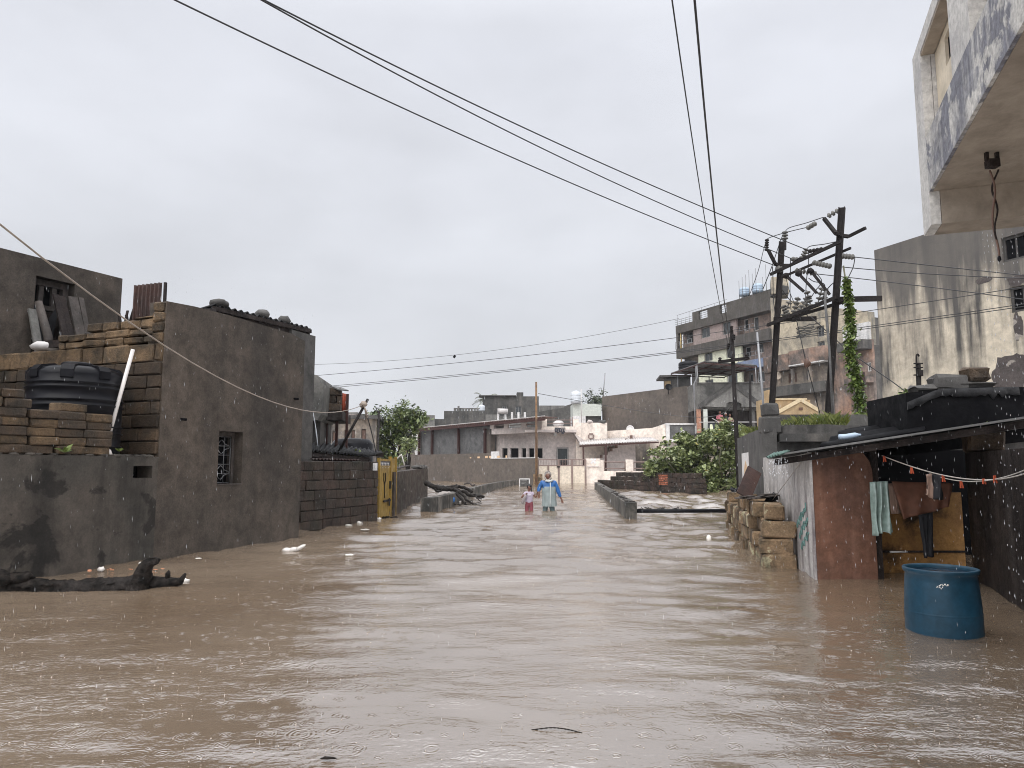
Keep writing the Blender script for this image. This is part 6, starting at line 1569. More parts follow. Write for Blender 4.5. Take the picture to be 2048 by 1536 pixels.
def tuft(name, label, u0, u1, v, Y, n, hgt, seed, mat='moss', cat='grass'):
    rr = random.Random(seed); mb = MB()
    for i in range(n):
        p = at(rr.uniform(u0, u1), v, Y + rr.uniform(-.3, .3)); p.z = at(u0, v, Y).z; a = rr.uniform(0, 6.28); h = hgt * rr.uniform(.4, 1.1) * (1 - abs(2 * ((p.x - at(u0, v, Y).x) / max(at(u1, v, Y).x - at(u0, v, Y).x, .01)) - 1) * .5)
        d = V((math.cos(a) * .45, math.sin(a) * .45, 1)).normalized() * h; w = V((-math.sin(a), math.cos(a), 0)) * .006
        mb.add([p - w, p + w, p + d * .6 + w * .7, p + d + V((math.cos(a), math.sin(a), -.3)) * h * .25, p + d * .6 - w * .7], [(0, 1, 2, 3, 4)])
    return tag(mb.build(name, M[mat]), label, cat, None, 'stuff')
tuft('grass', 'bright grass clump on the grey hut roof below the twin pole', 1622, 1692, 852, 13.6, 420, .34, 1)
tuft('grass', 'thin grass and weeds along the rear edge of the grey hut roof', 1560, 1640, 850, 14.2, 160, .25, 2)
tuft('grass', 'grass tuft on the roof left of the dark corner blocks', 1480, 1528, 866, 15.5, 160, .2, 3)
tuft('grass', 'weeds on the roof edge beside the black tarpaulin', 1740, 1815, 840, 11.8, 260, .3, 4)
mb = MB(); rr = random.Random(6); grow_leaves(mb, [(at(u, v, 10.2).x, 10.2, at(u, v, 10.2).z, .07) for u, v in ((1806, 800), (1808, 815), (1804, 825), (1800, 838), (1812, 832), (1790, 840))], 420, .07, .07, rr)
tag(mb.build('creeper', M['vine']), 'leafy green creeper on the left side of the black tarpaulin', 'plant')
# shack
sk = thing('shack', 'low roadside shack with a brown panel front, white board side and black sheet roof', 'shack', (4.4, 9.2, BED))
sB = WH.s(1627, 1100)
WB = WH.off(.0)
zw = lambda u, v: WH.z(u, v)
topw = [(sG + .003, zw(1530, 915)), (sB, zw(1620, 903))]
MB().wallh(WH, sG + .003, sB, BED, topw, [], .028).build('side_board', M['white_board'], sk)
SKP = Plane((WH.pt(sB, 0, -.03)).xy, (1, .0)); sp0, sp1 = SKP.s(1619) , SKP.s(1742)
zt_ = SKP.z(1680, 905)
P = [(0.003, BED), (sp1, BED), (sp1, SKP.z(1742, 940)), (sp1 - .03, SKP.z(1735, 922)), (sp1 - .1, zt_), (.003, zt_)]
MB().poly(SKP, P, -.05, .0).build('front_panel', M['brown_panel'], sk)
wz = BED
MB().ob(SKP, sp1 + .01, sp1 + .09, BED, 1.55, -.12, -.04).build('door_post', M['wood_dark'], sk)
MB().ob(SKP, .72, 4.6, BED, 1.55, -2.4, -2.3).build('back_wall', M['dark'], sk)  # near-black colour paints in the darkness of the shack interior
OB = SKP.off(-.5); o0, o1 = OB.s(1751), OB.s(1916)
MB().ob(OB, o0, o1, BED, OB.z(1800, 985), -.05, 0).build('counter_board', M['orange_board'], sk)
MB().ob(OB, o0, o1, OB.z(1800, 1105), OB.z(1800, 1101), .003, .02).build('counter_rail', M['wood_dark'], sk)
MB().tube([OB.pt(OB.s(1744), OB.z(1744, 1098), .3), OB.pt(OB.s(1781), OB.z(1781, 1099), .25)], .012, 6).build('rod', M['frame_white'], sk)
FL, FR = at(1532, 913, 8.75), at(2070, 832, 7.0); BL, BR = at(1572, 906, 11.4), at(2100, 836, 10.2)
mb = MB(); mb.corr(FL, BL, BR, FR, 22, .012, .012, 6, 8, lambda a, w: -.03 * math.sin(math.pi * a)); mb.build('roof', M['black_sheet'], sk)
MB().bar(FL + V((.15, .12, -.07)), FR + V((0, .12, -.07)), .06, .07).build('eave_beam', M['wood_dark'], sk)
mb = MB(); a, b = at(1560, 898, 8.5), at(1600, 896, 8.4)
mb.corr(at(1533, 915, 8.6), at(1560, 907, 8.4), at(1580, 900, 8.8), at(1548, 906, 9.0), 5, .012, .01); mb.build('green_eave_sheet', M['green_rim'], sk)
mb = MB(); mb.bar(FL.lerp(FR, .03) + V((0, -.03, .0)), FL.lerp(FR, .99) + V((0, -.03, .0)), .03, .022); mb.build('eave_edge', M['grey_sheet'], sk)
c = FL.lerp(FR, .38) + V((0, .25, .08)); tag(MB().tube([c + V((-.06, 0, 0)), c + V((.02, 0, 0)), c + V((.05, 0, .005)), c + V((.13, 0, .02)), c + V((.17, 0, .022)), c + V((.19, 0, .024))], [.03, .033, .033, .03, .014, .012], 8).build('bottle', M['pale_blue']), 'blue and white plastic bottle lying on the shack roof edge', 'bottle')
mb = MB(); a, b, c_, d_ = at(1640, 893, 8.9), at(1850, 860, 8.7), at(1850, 833, 10.2), at(1690, 858, 10.4)
mb.corr(a, d_, c_, b, 3, .03, .012, 8, 8).build('ridged_sheet', M['tarp_black'], sk)
# graffiti on the white board
gfi = MB(); rr = random.Random(13)
for (u0, v0, n_, du, dv) in ((1597, 1048, 5, 3.6, -8), (1602, 1070, 4, 4, -9), (1606, 1092, 3, 5, -9)):
    for i in range(n_):
        uu, vv = u0 + i * du, v0 + i * dv + rr.uniform(-2, 2); s0, z0 = WH.sz(uu, vv); w_, h_ = .1, .055
        gfi.tube([WH.pt(s0 + w_ * math.cos(k + i) * (.6 + .4 * math.sin(2 * k)), z0 + h_ * math.sin(k * 1.5 + i), .006) for k in np.linspace(0, 4.6, 12)], .0085, 4)
gfi.build('painted_scrawl', M['graffiti'], sk)
# rope sling holding a bundle
h0, h1, h2 = WH.pt(WH.s(1526), zw(1526, 935), .02), WH.pt(WH.s(1604), zw(1604, 925), .02), WH.pt(WH.s(1556), zw(1556, 1001), .12)
tag(MB().tube([h0, h2, h1], .006, 5).build('rope', M['rope']), 'thin V-shaped rope slung on the white board over the dark bundle', 'rope')
mb = MB(); rr = random.Random(30)
for i in range(9): mb.blob(h2 + V((rr.uniform(-.1, .06), rr.uniform(-.06, .06), rr.uniform(-.14, .08))), (rr.uniform(.03, .07), .05, rr.uniform(.04, .09)), i, .5, 1)
tag(mb.build('bundle', M['black_cloth']), 'black tangled bundle hanging in the rope sling over the block pile', 'bundle')
# tarpaulin-covered store on the roof
TP = Plane((at(1812, 800, 9.0).x, 9.0), (1, -.08)); s_, z_ = TP.s, TP.z
t = thing('roof_store', 'black tarpaulin-covered store with a frayed grey edge on the shack roof', 'tarpaulin', TP.pt(.8, 1.7, -.5))
MB().poly(TP, [(0, 1.45), (2.6, 1.75), (2.6, z_(2040, 776)), (s_(1960), z_(1960, 774)), (s_(1880), z_(1880, 780)), (0, z_(1812, 786))], -1.2, 0).build('cover', M['tarp_black'], t)
mb = MB(); q = []; nn = 26
for i in range(nn + 1):
    k = i / nn; uu = 1818 + (2045 - 1818) * k
    zt = z_(1818, 806) + (z_(1880, 780) - z_(1818, 806)) * min(1, k * 3.6) + .005 if k < .28 else z_(1880, 780) + .012 + (z_(2040, 776) - z_(1880, 780)) * (k - .28) / .72
    dp = (.09 if k < .28 else .10) * (1 + .8 * mnoise.noise(V((k * 24, 1, 0))))
    q += [TP.pt(s_(uu), zt, .03 if k > .05 else .035), TP.pt(s_(uu), zt - dp, .035 + .012 * math.sin(k * 40))]
fs = [(2 * i, 2 * i + 1, 2 * i + 3, 2 * i + 2) for i in range(nn)]
q2 = [p - TP.n.to_3d() * .015 for p in q]; o = len(q)
mb.add(q + q2, fs + [tuple(x + o for x in f[::-1]) for f in fs] + [(2 * i + 1, o + 2 * i + 1, o + 2 * i + 3, 2 * i + 3) for i in range(nn)], True); mb.build('frayed_edge', M['tarp_grey'], t)
for (u0, u1, v0, v1, m_, lab) in ((1822, 1866, 770, 784, 'concrete_dark', 'flat dark stone at the left end of the tarpaulin-covered store'), (1864, 1926, 752, 783, 'concrete_dark', 'large rounded stone in the middle of the tarpaulin-covered store'), (1905, 1982, 764, 777, 'concrete_dark', 'flat slab under the square block on the tarpaulin-covered store'), (1929, 1968, 735, 764, 'laterite_dark', 'square brown block topping the tarpaulin-covered store')):
    a, b = at(u0, v1, 9.35), at(u1, v0, 9.35); c = (a + b) / 2; w_, h_ = b.x - a.x, b.z - a.z
    o = MB().cbox(c, (w_, .25, h_), None, .035, .022, rb) if v0 > 0 else None
    tag(o.build('roof_stone', M[m_]), lab, 'stone', 'stones weighing down the tarpaulin')
c = at(1836, 772, 9.7); t = thing('meter_post', 'short dark bolted post with a hook on the shack roof before the cream wall', 'post', c - V((0, 0, .45)))
MB().tube([c - V((0, 0, .45)), at(1836, 726, 9.7)], .032, 8).build('post', M['steel_dark'], t)
mb = MB(); mb.tube(smooth([at(1833, 726, 9.7), at(1833, 711, 9.7), at(1836, 709, 9.7), at(1838, 713, 9.7)]), .012, 5)
for v in (727, 735, 750): mb.bar(at(1828, v, 9.68), at(1845, v, 9.68), .03, .015)
mb.bar(at(1841, 740, 9.66), at(1841, 752, 9.66), .05, .05); mb.build('hook', M['steel_dark'], t)
# soot black wall at far right
RW = Plane((5.49, 8.83), (-.377, -.926)); rl = 5.2
t = thing('side_wall', 'soot black wet side wall at the right edge behind the blue drum', 'wall', RW.pt(2, BED, 0))
MB().wallh(RW, 0, rl, BED, RW.z(1990, 901), [], .3).build('wall', M['black_wall'], t)
c = RW.pt(.35, RW.z(1990, 901) + .13, -.14)
tag(MB().cbox(c, (.3, .38, .25), RW.frame().to_3x3(), .03, .015, rb).build('laterite_block', M['laterite_dark']), 'brown laterite block on the end of the soot black side wall', 'block')
mb = MB(); rr = random.Random(4)
for i in range(7):
    a = rr.uniform(0, 6.28); d = V((math.cos(a) * .7, math.sin(a) * .7, rr.uniform(.2, 1))).normalized() * .13; s0 = d.cross(V((0, 1, .3))).normalized() * .02; p = c + V((-.1, -.1, .13)); mb.add([p, p + d * .5 + s0, p + d, p + d * .5 - s0], [(0, 1, 2, 3)])
tag(mb.build('weed', M['vine']), 'small green weed on the block above the soot black side wall', 'plant')
# clothes lines and washing
L0, L1, L2 = at(1764, 911, 8.2), at(1925, 957, 7.0), at(2080, 934, 5.7)
cable('clothes_line', (L0, L1, L2), .006, 'upper pale clothes line with orange pegs under the shack roof', 'clothes lines of the shack', 0, 'rope', 30, 5, 'clothes line')
L0b, L1b = at(1858, 946, 7.9), at(1935, 963, 7.0); cable('clothes_line', (L0b, L1b, L2 + V((0, .06, .01))), .005, 'lower pale clothes line with fewer pegs under the shack roof', 'clothes lines of the shack', 0, 'rope', 30, 5, 'clothes line')
pl_ = ['leftmost pegs on the line, near the brown panel', 'left of the hanging rag', 'next right of the hanging rag', 'on the lower line in front of the black wall', 'small one midway along the black wall', 'rightmost, nearest the blue drum side']
for i, (u, v, Y) in enumerate(((1768, 916, 8.15), (1823, 939, 7.75), (1886, 955, 7.3), (1922, 967, 7.0), (1967, 961, 6.65), (1989, 956, 6.45))):
    p = at(u, v, Y); mb = MB(); k = .6 if i in (4,) else .8
    for sg in (-1, 1): mb.bar(p + V((sg * .004, 0, .028 * k)), p + V((sg * .012 + .006, 0, -.055 * k)), .010, .01, V((0, 1, 0)))
    tag(mb.build('clothes_peg', M['orange_peg']), f'orange plastic clothes peg, {pl_[i]}', 'clothes peg', 'orange clothes pegs')
def drape(name, P, mat, label, fold=.02, cat='cloth', nu=18, nv=16, seed=0, thick=.008):
    """hanging cloth: P = 4 corners tl,tr,br,bl"""
    tl, tr, br, bl = [V(p) for p in P]; nrm = (tr - tl).cross(bl - tl).normalized(); vs = []
    for lay in (0, 1):
        for j in range(nv + 1):
            w = j / nv
            for i in range(nu + 1):
                u = i / nu; p = tl.lerp(tr, u).lerp(bl.lerp(br, u), w)
                f = fold * (math.sin(u * 19 + seed + w * 1.5) * (.4 + .6 * w) + .9 * mnoise.noise(V((u * 5, w * 2.2, seed))))
                vs.append(p + nrm * (f + lay * thick) + V((.02 * w * math.sin(u * 7 + seed), 0, fold * .9 * mnoise.noise(V((u * 4, seed, 2))) * w)))
    r_ = nu + 1; L0_ = r_ * (nv + 1); fs = []
    for j in range(nv):
        for i in range(nu):
            a = j * r_ + i; fs.append((a, a + 1, a + r_ + 1, a + r_)); fs.append((L0_ + a + r_, L0_ + a + r_ + 1, L0_ + a + 1, L0_ + a))
    for i in range(nu): a = nv * r_ + i; fs.append((a, a + 1, L0_ + a + 1, L0_ + a)); fs.append((i + 1, i, L0_ + i, L0_ + i + 1))
    for j in range(nv): a = j * r_; fs.append((a, a + r_, L0_ + a + r_, L0_ + a)); b = a + nu; fs.append((b + r_, b, L0_ + b, L0_ + b + r_))
    mb = MB().add(vs, fs, True); return tag(mb.build(name, M[mat]), label, cat)
drape('plastic_sheet', (at(1741, 964, 8.3), at(1778, 962, 8.3), at(1784, 1064, 8.25), at(1745, 1071, 8.25)), 'green_sheet', 'shiny pale green plastic sheet hanging beside the brown panel', .05, 'plastic sheet', 22, 18, 1)
drape('cloth', (at(1784, 963, 8.7), at(1906, 966, 8.7), at(1898, 1014, 8.65), at(1806, 1039, 8.65)), 'brown_cloth', 'brown cloth draped over the ochre counter board', .015, 'cloth', 18, 12, 3)
drape('cloth', (at(1776, 967, 8.74), at(1796, 966, 8.74), at(1801, 1027, 8.74), at(1786, 1028, 8.74)), 'tan_cloth', 'narrow tan cloth hanging behind the green plastic sheet', .012, 'cloth', 8, 8, 5)
drape('rag', (at(1838, 1030, 8.6), at(1866, 1025, 8.6), at(1866, 1114, 8.58), at(1848, 1116, 8.58)), 'black_cloth', 'long black rag hanging below the brown cloth', .02, 'rag', 10, 12, 7)
drape('rag', (at(1861, 948, 7.75), at(1882, 950, 7.6), at(1882, 1000, 7.6), at(1868, 998, 7.7)), 'black_cloth', 'short black rag pegged on the clothes line', .02, 'rag', 8, 10, 9)
drape('rag', (at(1853, 949, 7.7), at(1864, 947, 7.7), at(1868, 1003, 7.7), at(1853, 985, 7.7)), 'tan_cloth', 'small tan rag pegged on the clothes line', .02, 'rag', 8, 10, 2)
# blue drum
c = V((3.465, 6.0, 0)); zr_ = at(1879, 1135, 6.0).z
t = thing('drum', 'open blue plastic drum full of rainwater standing in the flood', 'drum', (c.x, c.y, BED))
r0 = .256
pf = [(r0 * 1.075, BED), (r0 * 1.075, zr_ - .40), (r0 * 1.074, zr_ - .35), (r0 * 1.074, zr_ - .346), (r0 * 1.079, zr_ - .342), (r0 * 1.079, zr_ - .337), (r0 * 1.072, zr_ - .333), (r0 * 1.071, zr_ - .329), (r0 * 1.065, zr_ - .28), (r0 * 1.02, zr_ - .1), (r0 * .995, zr_ - .045), (r0 * 1.04, zr_ - .035), (r0 * 1.07, zr_ - .02), (r0 * 1.075, zr_ - .004), (r0 * 1.06, zr_), (r0 * .98, zr_), (r0 * .965, zr_ - .02), (r0 * .965, zr_ - .25)]
MB().lathe(pf, (c.x, c.y, 0), 64).build('body', M['drum_blue'], t)
mb = MB(); n = 40; vs = [(c.x, c.y, zr_ - .03)]
for j in range(1, 13):
    for k in range(n): a = 2 * math.pi * k / n; r = r0 * .966 * j / 12; vs.append((c.x + r * math.cos(a), c.y + r * math.sin(a), zr_ - .03 + .004 * mnoise.noise(V((r * 40 * math.cos(a), r * 40 * math.sin(a), 1)))))
fs = [(0, 1 + k, 1 + (k + 1) % n) for k in range(n)]
for j in range(11):
    for k in range(n): a = 1 + j * n; fs.append((a + k, a + n + k, a + n + (k + 1) % n, a + (k + 1) % n))
mb.add(vs, fs, True).build('rainwater', M['drum_water'], t)
mb = MB(); rr = random.Random(9)
for i in range(16):                                   # scraped pale mark
    a = -math.pi / 2 - .62 + i * .018 + rr.uniform(-.03, .03); zz = zr_ - .095 - rr.uniform(0, .03) - (i < 6) * .012; r = r0 * 1.021
    p = V((c.x + r * math.cos(a), c.y + r * math.sin(a), zz)); mb.blob(p, (rr.uniform(.004, .011), .003, rr.uniform(.003, .008)), i, .5, 1)
mb.build('paint_scrape', M['foam'], t)
# laterite pile against the white board
rb = random.Random(61); pn = 0; hB = .212
WHp = WH
names = []
def pile_block(s, row, n, lens, mat, lab):
    z0 = -.27 + row * hB
    rot = WH.frame().to_3x3() @ Matrix.Rotation(rb.uniform(-.12, .12), 3, 'Z') @ Matrix.Rotation(rb.uniform(-.03, .03), 3, 'Y')
    o = MB().cbox(WH.pt(s, z0 + hB / 2, n), (lens[0], lens[1], hB - .006), rot, .02, .014, rb).build('laterite_block', M[mat]); tag(o, lab, 'block', 'laterite blocks piled against the white board')
rowname = ['half-sunken bottom', 'second', 'third', 'fourth', 'top', 'uppermost']
sN = WH.s(1588, 1120) 
sN = sB - 1.02
pos = ['nearest', 'second', 'third', 'fourth', 'fifth', 'sixth', 'seventh', 'eighth', 'ninth', 'tenth', 'eleventh', 'twelfth', 'thirteenth', 'fourteenth']
for i in range(13):
    for row in range(5 if i not in (9, 10, 12) else 4):
        if row == 4 and i in (0, 3, 7): continue
        s = sN - .13 - i * .515 + rb.uniform(-.05, .05)
        if s < .2: continue
        ln = (.22, .43) if i == 0 else ((.25, .42) if rb.random() < .7 else (.44, .25))
        n = .235 + rb.uniform(-.03, .04) - (.02 if row == 4 else 0)
        mt = 'laterite_pale' if rb.random() < .68 else 'laterite'
        pile_block(s, row, n, ln, mt, f'orange laterite block, {rowname[row]} row of the pile, {pos[i]} stack from the shack front')
        if ln[0] < .3 and i > 0:
            s2 = s - .262; pile_block(s2, row, n + rb.uniform(-.04, .04), (.23, .42), 'laterite_pale' if rb.random() < .6 else 'laterite', f'orange laterite block, {rowname[row]} row of the pile, behind the {pos[i]} stack from the front')
a = WH.pt(WH.s(1512, 990), zw(1490, 985), .25)
tag(MB().bar(at(1487, 992, 11.6), at(1509, 940, 11.9), .24, .03, V((0, -1, .2))).build('plank', M['rust']), 'reddish brown board leaning on the laterite pile by the white board', 'plank')
mb = MB(); rr = random.Random(44)
for i in range(7): p = at(1485 + i * 9, 996 - i * .6, 10.9); mb.bar(p + V((-.1, -.1, rr.uniform(-.02, .03))), p + V((.22, .25, rr.uniform(-.02, .05))), .11, .018)
tag(mb.build('shingle_bundle', M['wood_grey']), 'bundle of wet grey splintered boards lying on top of the laterite pile', 'wood')
p = at(1477, 985, 13.4); tag(MB().tube([p + V((.12 * math.cos(a), .1 * math.sin(a), .05 + .02 * math.sin(3 * a))) for a in np.linspace(0, 6.28, 14)], .03, 6).build('tyre_scrap', M['black_plastic']), 'coil of black rubber on the far end of the laterite pile', 'rubber')
# ------------------------------------------------------------------ balcony overhead at right
k0 = G(1857, 387, 3.1); BA = Plane((k0.x, k0.y), (-.342, -.94)); s_, z_ = BA.s, BA.z      # d towards the camera, n towards the street
bl = thing('balcony_building', 'pale sponged-paint balcony of the building overhead at right', 'building', BA.pt(2, BED, -3))
zb0 = 3.1; zb1 = z_(1904, 158); sp = s_(1839.6, 112); zt0 = z_(1839.6, 112.7); zt1 = z_(1824.5, 119)
spo = s_(1824.5, 119); zD = z_(1850, 469)
Ls = 6.5; dpt = -.085
m0, m1 = s_(1904, 158), s_(1940, 78.6)
MB().ob(BA, spo, sp, zD, zt1, -.06, 0).ob(BA, spo, sp, zb1, zt1, dpt - .2, -.063).build('far_post', M['textured_white'], bl)
MB().ob(BA, sp + .003, Ls, zt0 + .02, zt1, dpt - .2, 0).build('top_rail', M['textured_white'], bl)
MB().ob(BA, sp + .003, Ls, zt0, zt0 + .017, dpt, -.004).build('rail_soffit', M['soffit'], bl)
MB().ob(BA, sp + .003, Ls, zb0, zb1, -.02, 0).ob(BA, sp + .003, Ls, zb0 + .2, zb1, dpt, -.023).build('fascia', M['marble'], bl)
MB().ob(BA, m0, m1, zb1 + .003, zt0 - .003, dpt, -.002).build('post', M['textured_white'], bl)
MB().ob(BA, m1 + .8, m1 + 1.1, zb1 + .003, zt0 - .003, dpt, -.002).build('post', M['textured_white'], bl)
BQ = BA.off(dpt - .003); h0, h1 = BQ.s(1889, 80), BQ.s(1909, 80)
MB().wallh(BQ, sp + .003, m1 + .8, zb1 + .003, zt0 - .003, [(h0, h1, BQ.z(1899, 118), zt0 - .06)], .02).build('recess_panel', M['cream_old'], bl)
MB().ob(BQ, sp - .02, m1 + .7, zb1 + .02, zt0 - .02, -.16, -.024).build('slot_backing', M['wood_dark'], bl)  # dark sheet added behind the slot to paint its depth in shade
MB().ob(BA, sp + .003, Ls, zb0 + .003, zb0 + .16, -3.0, -.023).build('slab', M['soffit'], bl)
MB().ob(BA, spo + .0, sp, zD, zb0 + .16, -3.0, -.063).build('far_beam', M['soffit'], bl)
MB().ob(BA, -.3, Ls, BED, 7.5, -5.5, -2.2).build('wall', M['textured_white'], bl)
jb = G(1983, 306, zb0); t = thing('hanging_cable', 'twisted dark cable dangling from a small box under the balcony', 'cable', jb)
mb = MB(); mb.box(jb + V((0, 0, -.065)), (.06, .05, .045)); mb.box(jb + V((-.03, 0, -.02)), (.016, .02, .05)); mb.box(jb + V((.03, 0, -.02)), (.016, .02, .05)); mb.build('junction_box', M['wood_dark'], t)
zend = at(2003, 518, jb.y).z
P = [jb + V((-.012 + .016 * math.sin(k * 9) * (1 - k * .6), .01 * math.cos(k * 9), -.1 - (jb.z - .1 - zend) * k)) for k in np.linspace(0, 1, 26)]
P2 = [jb + V((.022 - .03 * min(1, k * 2) + .012 * math.sin(k * 11 + 2), .012 * math.sin(k * 7), -.1 - (jb.z - .1 - zend) * .8 * k)) for k in np.linspace(0, 1, 22)]
MB().tube(P, .006, 6).build('strand', M['brown_wood'], t); MB().tube(P2, .0055, 6).build('strand', M['wood_dark'], t)
MB().blob(P[-1], (.012, .012, .02), 1, .2, 1).build('cable_end', M['black_plastic'], t)

# ================================================================== ROADWAY: kerb walls, board, driftwood, people, wires
def kerb(name, label, pts, th, h, cat='kerb wall'):
    """low parapet along a polyline: pts on the road-side face, thickness to the left of travel (th<0: right)"""
    P = [V(p[:2]) for p in pts]; n = len(P); L_, R_ = [], []
    for i, p in enumerate(P):
        d = (P[min(i + 1, n - 1)] - P[max(i - 1, 0)]).normalized(); nn = V((-d.y, d.x)); L_.append(p + nn * th); R_.append(p)
    vs, fs = [], []
    for i in range(n):
        hh = h[0] + (h[1] - h[0]) * i / (n - 1)
        for q, z in ((R_[i], BED), (L_[i], BED), (L_[i], hh), (R_[i], hh)): vs.append((q.x, q.y, z))
    for i in range(n - 1):
        a, b = i * 4, i * 4 + 4
        for k in range(4): k2 = (k + 1) % 4; fs.append((a + k, b + k, b + k2, a + k2))
    fs += [(0, 1, 2, 3), tuple(4 * (n - 1) + k for k in (3, 2, 1, 0))]
    if th < 0: fs = [f[::-1] for f in fs]
    return vs, fs
def pl_path(pix, n=14):
    P = [G(u, v) for u, v in pix]; o = smooth(P, 5); return o
lp = pl_path([(859, 1027.5), (903, 1014), (946, 995), (981, 982), (1010, 974), (1037, 969.5)])
vs, fs = kerb('l', '', lp, .26, (.43, .36)); t = thing('kerb_wall', 'low stained concrete kerb wall at the left side of the flooded road', 'kerb wall', lp[0])
MB().add(vs, fs).build('wall', M['parapet'], t)
rp = [G(1251, 1038), G(1222, 1008.5), G(1189, 976)]; rp = [V((p.x, p.y, 0)) for p in (rp[0], rp[0].lerp(rp[2], .5), rp[2])]
vs, fs = kerb('r', '', rp, -.29, (.41, .36)); t = thing('kerb_wall', 'low straight concrete kerb wall at the right side of the flooded road', 'kerb wall', rp[0])
MB().add(vs, fs).build('wall', M['parapet'], t)
mb = MB(); rr = random.Random(7)
for i in range(26):
    k = rr.uniform(.0, .75) ** 1.3; p = rp[0].lerp(rp[2], k) + V((.15 + rr.uniform(-.1, .1), 0, .415 - .05 * k)); mb.blob(p, (rr.uniform(.03, .09), rr.uniform(.04, .12), rr.uniform(.012, .03)), i, .5, 1)
tag(mb.build('debris', M['wood_dark']), 'dark leaf litter lying along the top of the right kerb wall', 'litter', None, 'stuff')
a = rp[0] + V((.29, .12, .19)); b = at(1462, 1023.5, a.y + .1); b.z = a.z
tag(MB().tube([a, b], .05, 10).build('pipe', M['black_plastic']), 'straight black pipe from the right kerb wall to the laterite pile', 'pipe')
mb = MB()
for i in range(22): p = a + V((rr.uniform(.15, 1.2), rr.uniform(-.03, .05), .055)); mb.bar(p, p + V((rr.uniform(-.12, .12), rr.uniform(-.05, .05), rr.uniform(0, .05))), .012, .012)
tag(mb.build('twigs', M['bark']), 'dark twigs caught on the black pipe', 'twigs', None, 'stuff')
# small board at the end of the left kerb
q = Plane(at(1038, 965, 50).xy, (1, 0)); t = thing('notice_board', 'small dark notice board in a white frame at the end of the left kerb wall', 'sign', q.pt(.35, BED, 0))
b0, b1 = q.sz(1038.5, 970), q.sz(1059.5, 957)
MB().ob(q, b0[0] + .06, b1[0] - .06, BED, b1[1] - .06, -.08, -.02).build('board', M['concrete_dark'], t); mb = MB()
mb.ob(q, b0[0], b0[0] + .06, BED, b1[1], -.09, .0); mb.ob(q, b1[0] - .06, b1[0], BED, b1[1], -.09, .0); mb.ob(q, b0[0] + .06, b1[0] - .06, b1[1] - .06, b1[1], -.09, .0); mb.build('frame', M['white_paint'], t)
mb = MB()
for k in range(3): mb.ob(q, b0[0] + .15, b1[0] - .2 - .08 * k, b1[1] - .16 - .1 * k, b1[1] - .135 - .1 * k, -.019, -.012)
mb.build('lettering', M['frame_grey'], t)
# driftwood jammed over the left kerb
rr = random.Random(23); Y0 = 24.0
t = thing('driftwood', 'dark tangle of broken branches jammed over the left kerb wall', 'branches', at(925, 1000, Y0))
def br(P, r0, r1): 
    Q = smooth([at(u, v, Y0 + d) for u, v, d in P], 6); n = len(Q); Q = [p + V((rr.gauss(0, .012), rr.gauss(0, .012), rr.gauss(0, .012))) for p in Q]
    MB().tube(Q, [r0 + (r1 - r0) * i / (n - 1) for i in range(n)], 8).build('branch', M['bark'], t)
br([(852, 966, .2), (865, 972, 0), (890, 978, 0), (915, 980, 0), (940, 989, -.3), (969, 994, -.5)], .09, .045)
br([(872, 973, .1), (895, 975, .3), (913, 971, .5)], .07, .04)
br([(905, 978, 0), (925, 974, .3), (945, 985, .2)], .06, .05)
br([(900, 977, 0), (918, 985, -.3), (935, 1000, -.8), (948, 1009, -1)], .06, .025)
br([(912, 985, -.3), (922, 997, -.7), (930, 1008, -1)], .05, .03)
br([(940, 988, -.3), (952, 995, -.6), (962, 1003, -.8)], .03, .012); br([(948, 990, -.4), (958, 996, -.6), (964, 998, -.7)], .025, .01)
br([(868, 975, 0), (875, 982, -.1), (882, 981, -.1)], .05, .03)
mb = MB()
for i in range(40): p = G(rr.uniform(903, 950), rr.uniform(1006, 1013)) + V((0, 0, rr.uniform(.0, .06))); mb.bar(p, p + V((rr.uniform(-.35, .35), rr.uniform(-.2, .2), rr.uniform(-.02, .08))), .02, .016)
tag(mb.build('twigs', M['bark']), 'floating dark twigs gathered below the driftwood', 'twigs', None, 'stuff')
p = at(908, 1000, 23.4); tag(MB().blob(p, (.03, .03, .08), 3, .4).build('blue_scrap', M['blue_cloth']), 'blue plastic scrap caught in the driftwood', 'scrap')
tag(MB().blob(G(915, 1007) + V((0, 0, .04)), (.14, .1, .06), 5, .5).build('white_scrap', M['bag']), 'white plastic scrap below the driftwood', 'scrap')
# big soaked log at left
lg = thing('log', 'long black soaked tree trunk floating beside the left wall', 'log', (-4.9, 7.85, 0))
a = G(-60, 1187) + V((0, .1, .0)); b = G(343, 1164) + V((0, .0, 0))
a = V((-6.1, 7.75, .02)); b = V((-3.98, 8.0, .03))
P = [a.lerp(b, k) + V((0, .05 * math.sin(k * 5), .02 * math.sin(k * 7))) for k in np.linspace(0, 1, 15)]
def gnarl(mb, amp, f=7):
    for p in mb.v:
        q = p.copy(); w = amp * (mnoise.noise(V((q.x * 2.2, q.y * f * 3, q.z * f * 3))) + .7 * mnoise.noise(q * 14) + .5 * mnoise.noise(q * 31))
        p.x += .3 * w; p.y += w; p.z += w * .9
P = [a.lerp(b, k) + V((0, .05 * math.sin(k * 5), .02 * math.sin(k * 7))) for k in np.linspace(0, 1, 90)]
mb = MB(); mb.tube(P, [.098 + .02 * mnoise.noise(V((i * .25, 0, 0))) for i in range(90)], 26); P = P[::6]
mb.blob(P[4] + V((0, -.02, .08)), (.26, .12, .09), 3, .5); mb.blob(P[6] + V((0, 0, .1)), (.16, .1, .06), 4, .5); mb.blob(P[2] + V((0, 0, .03)), (.2, .16, .1), 6, .4)
gnarl(mb, .03); mb.build('trunk', M['bark'], lg)
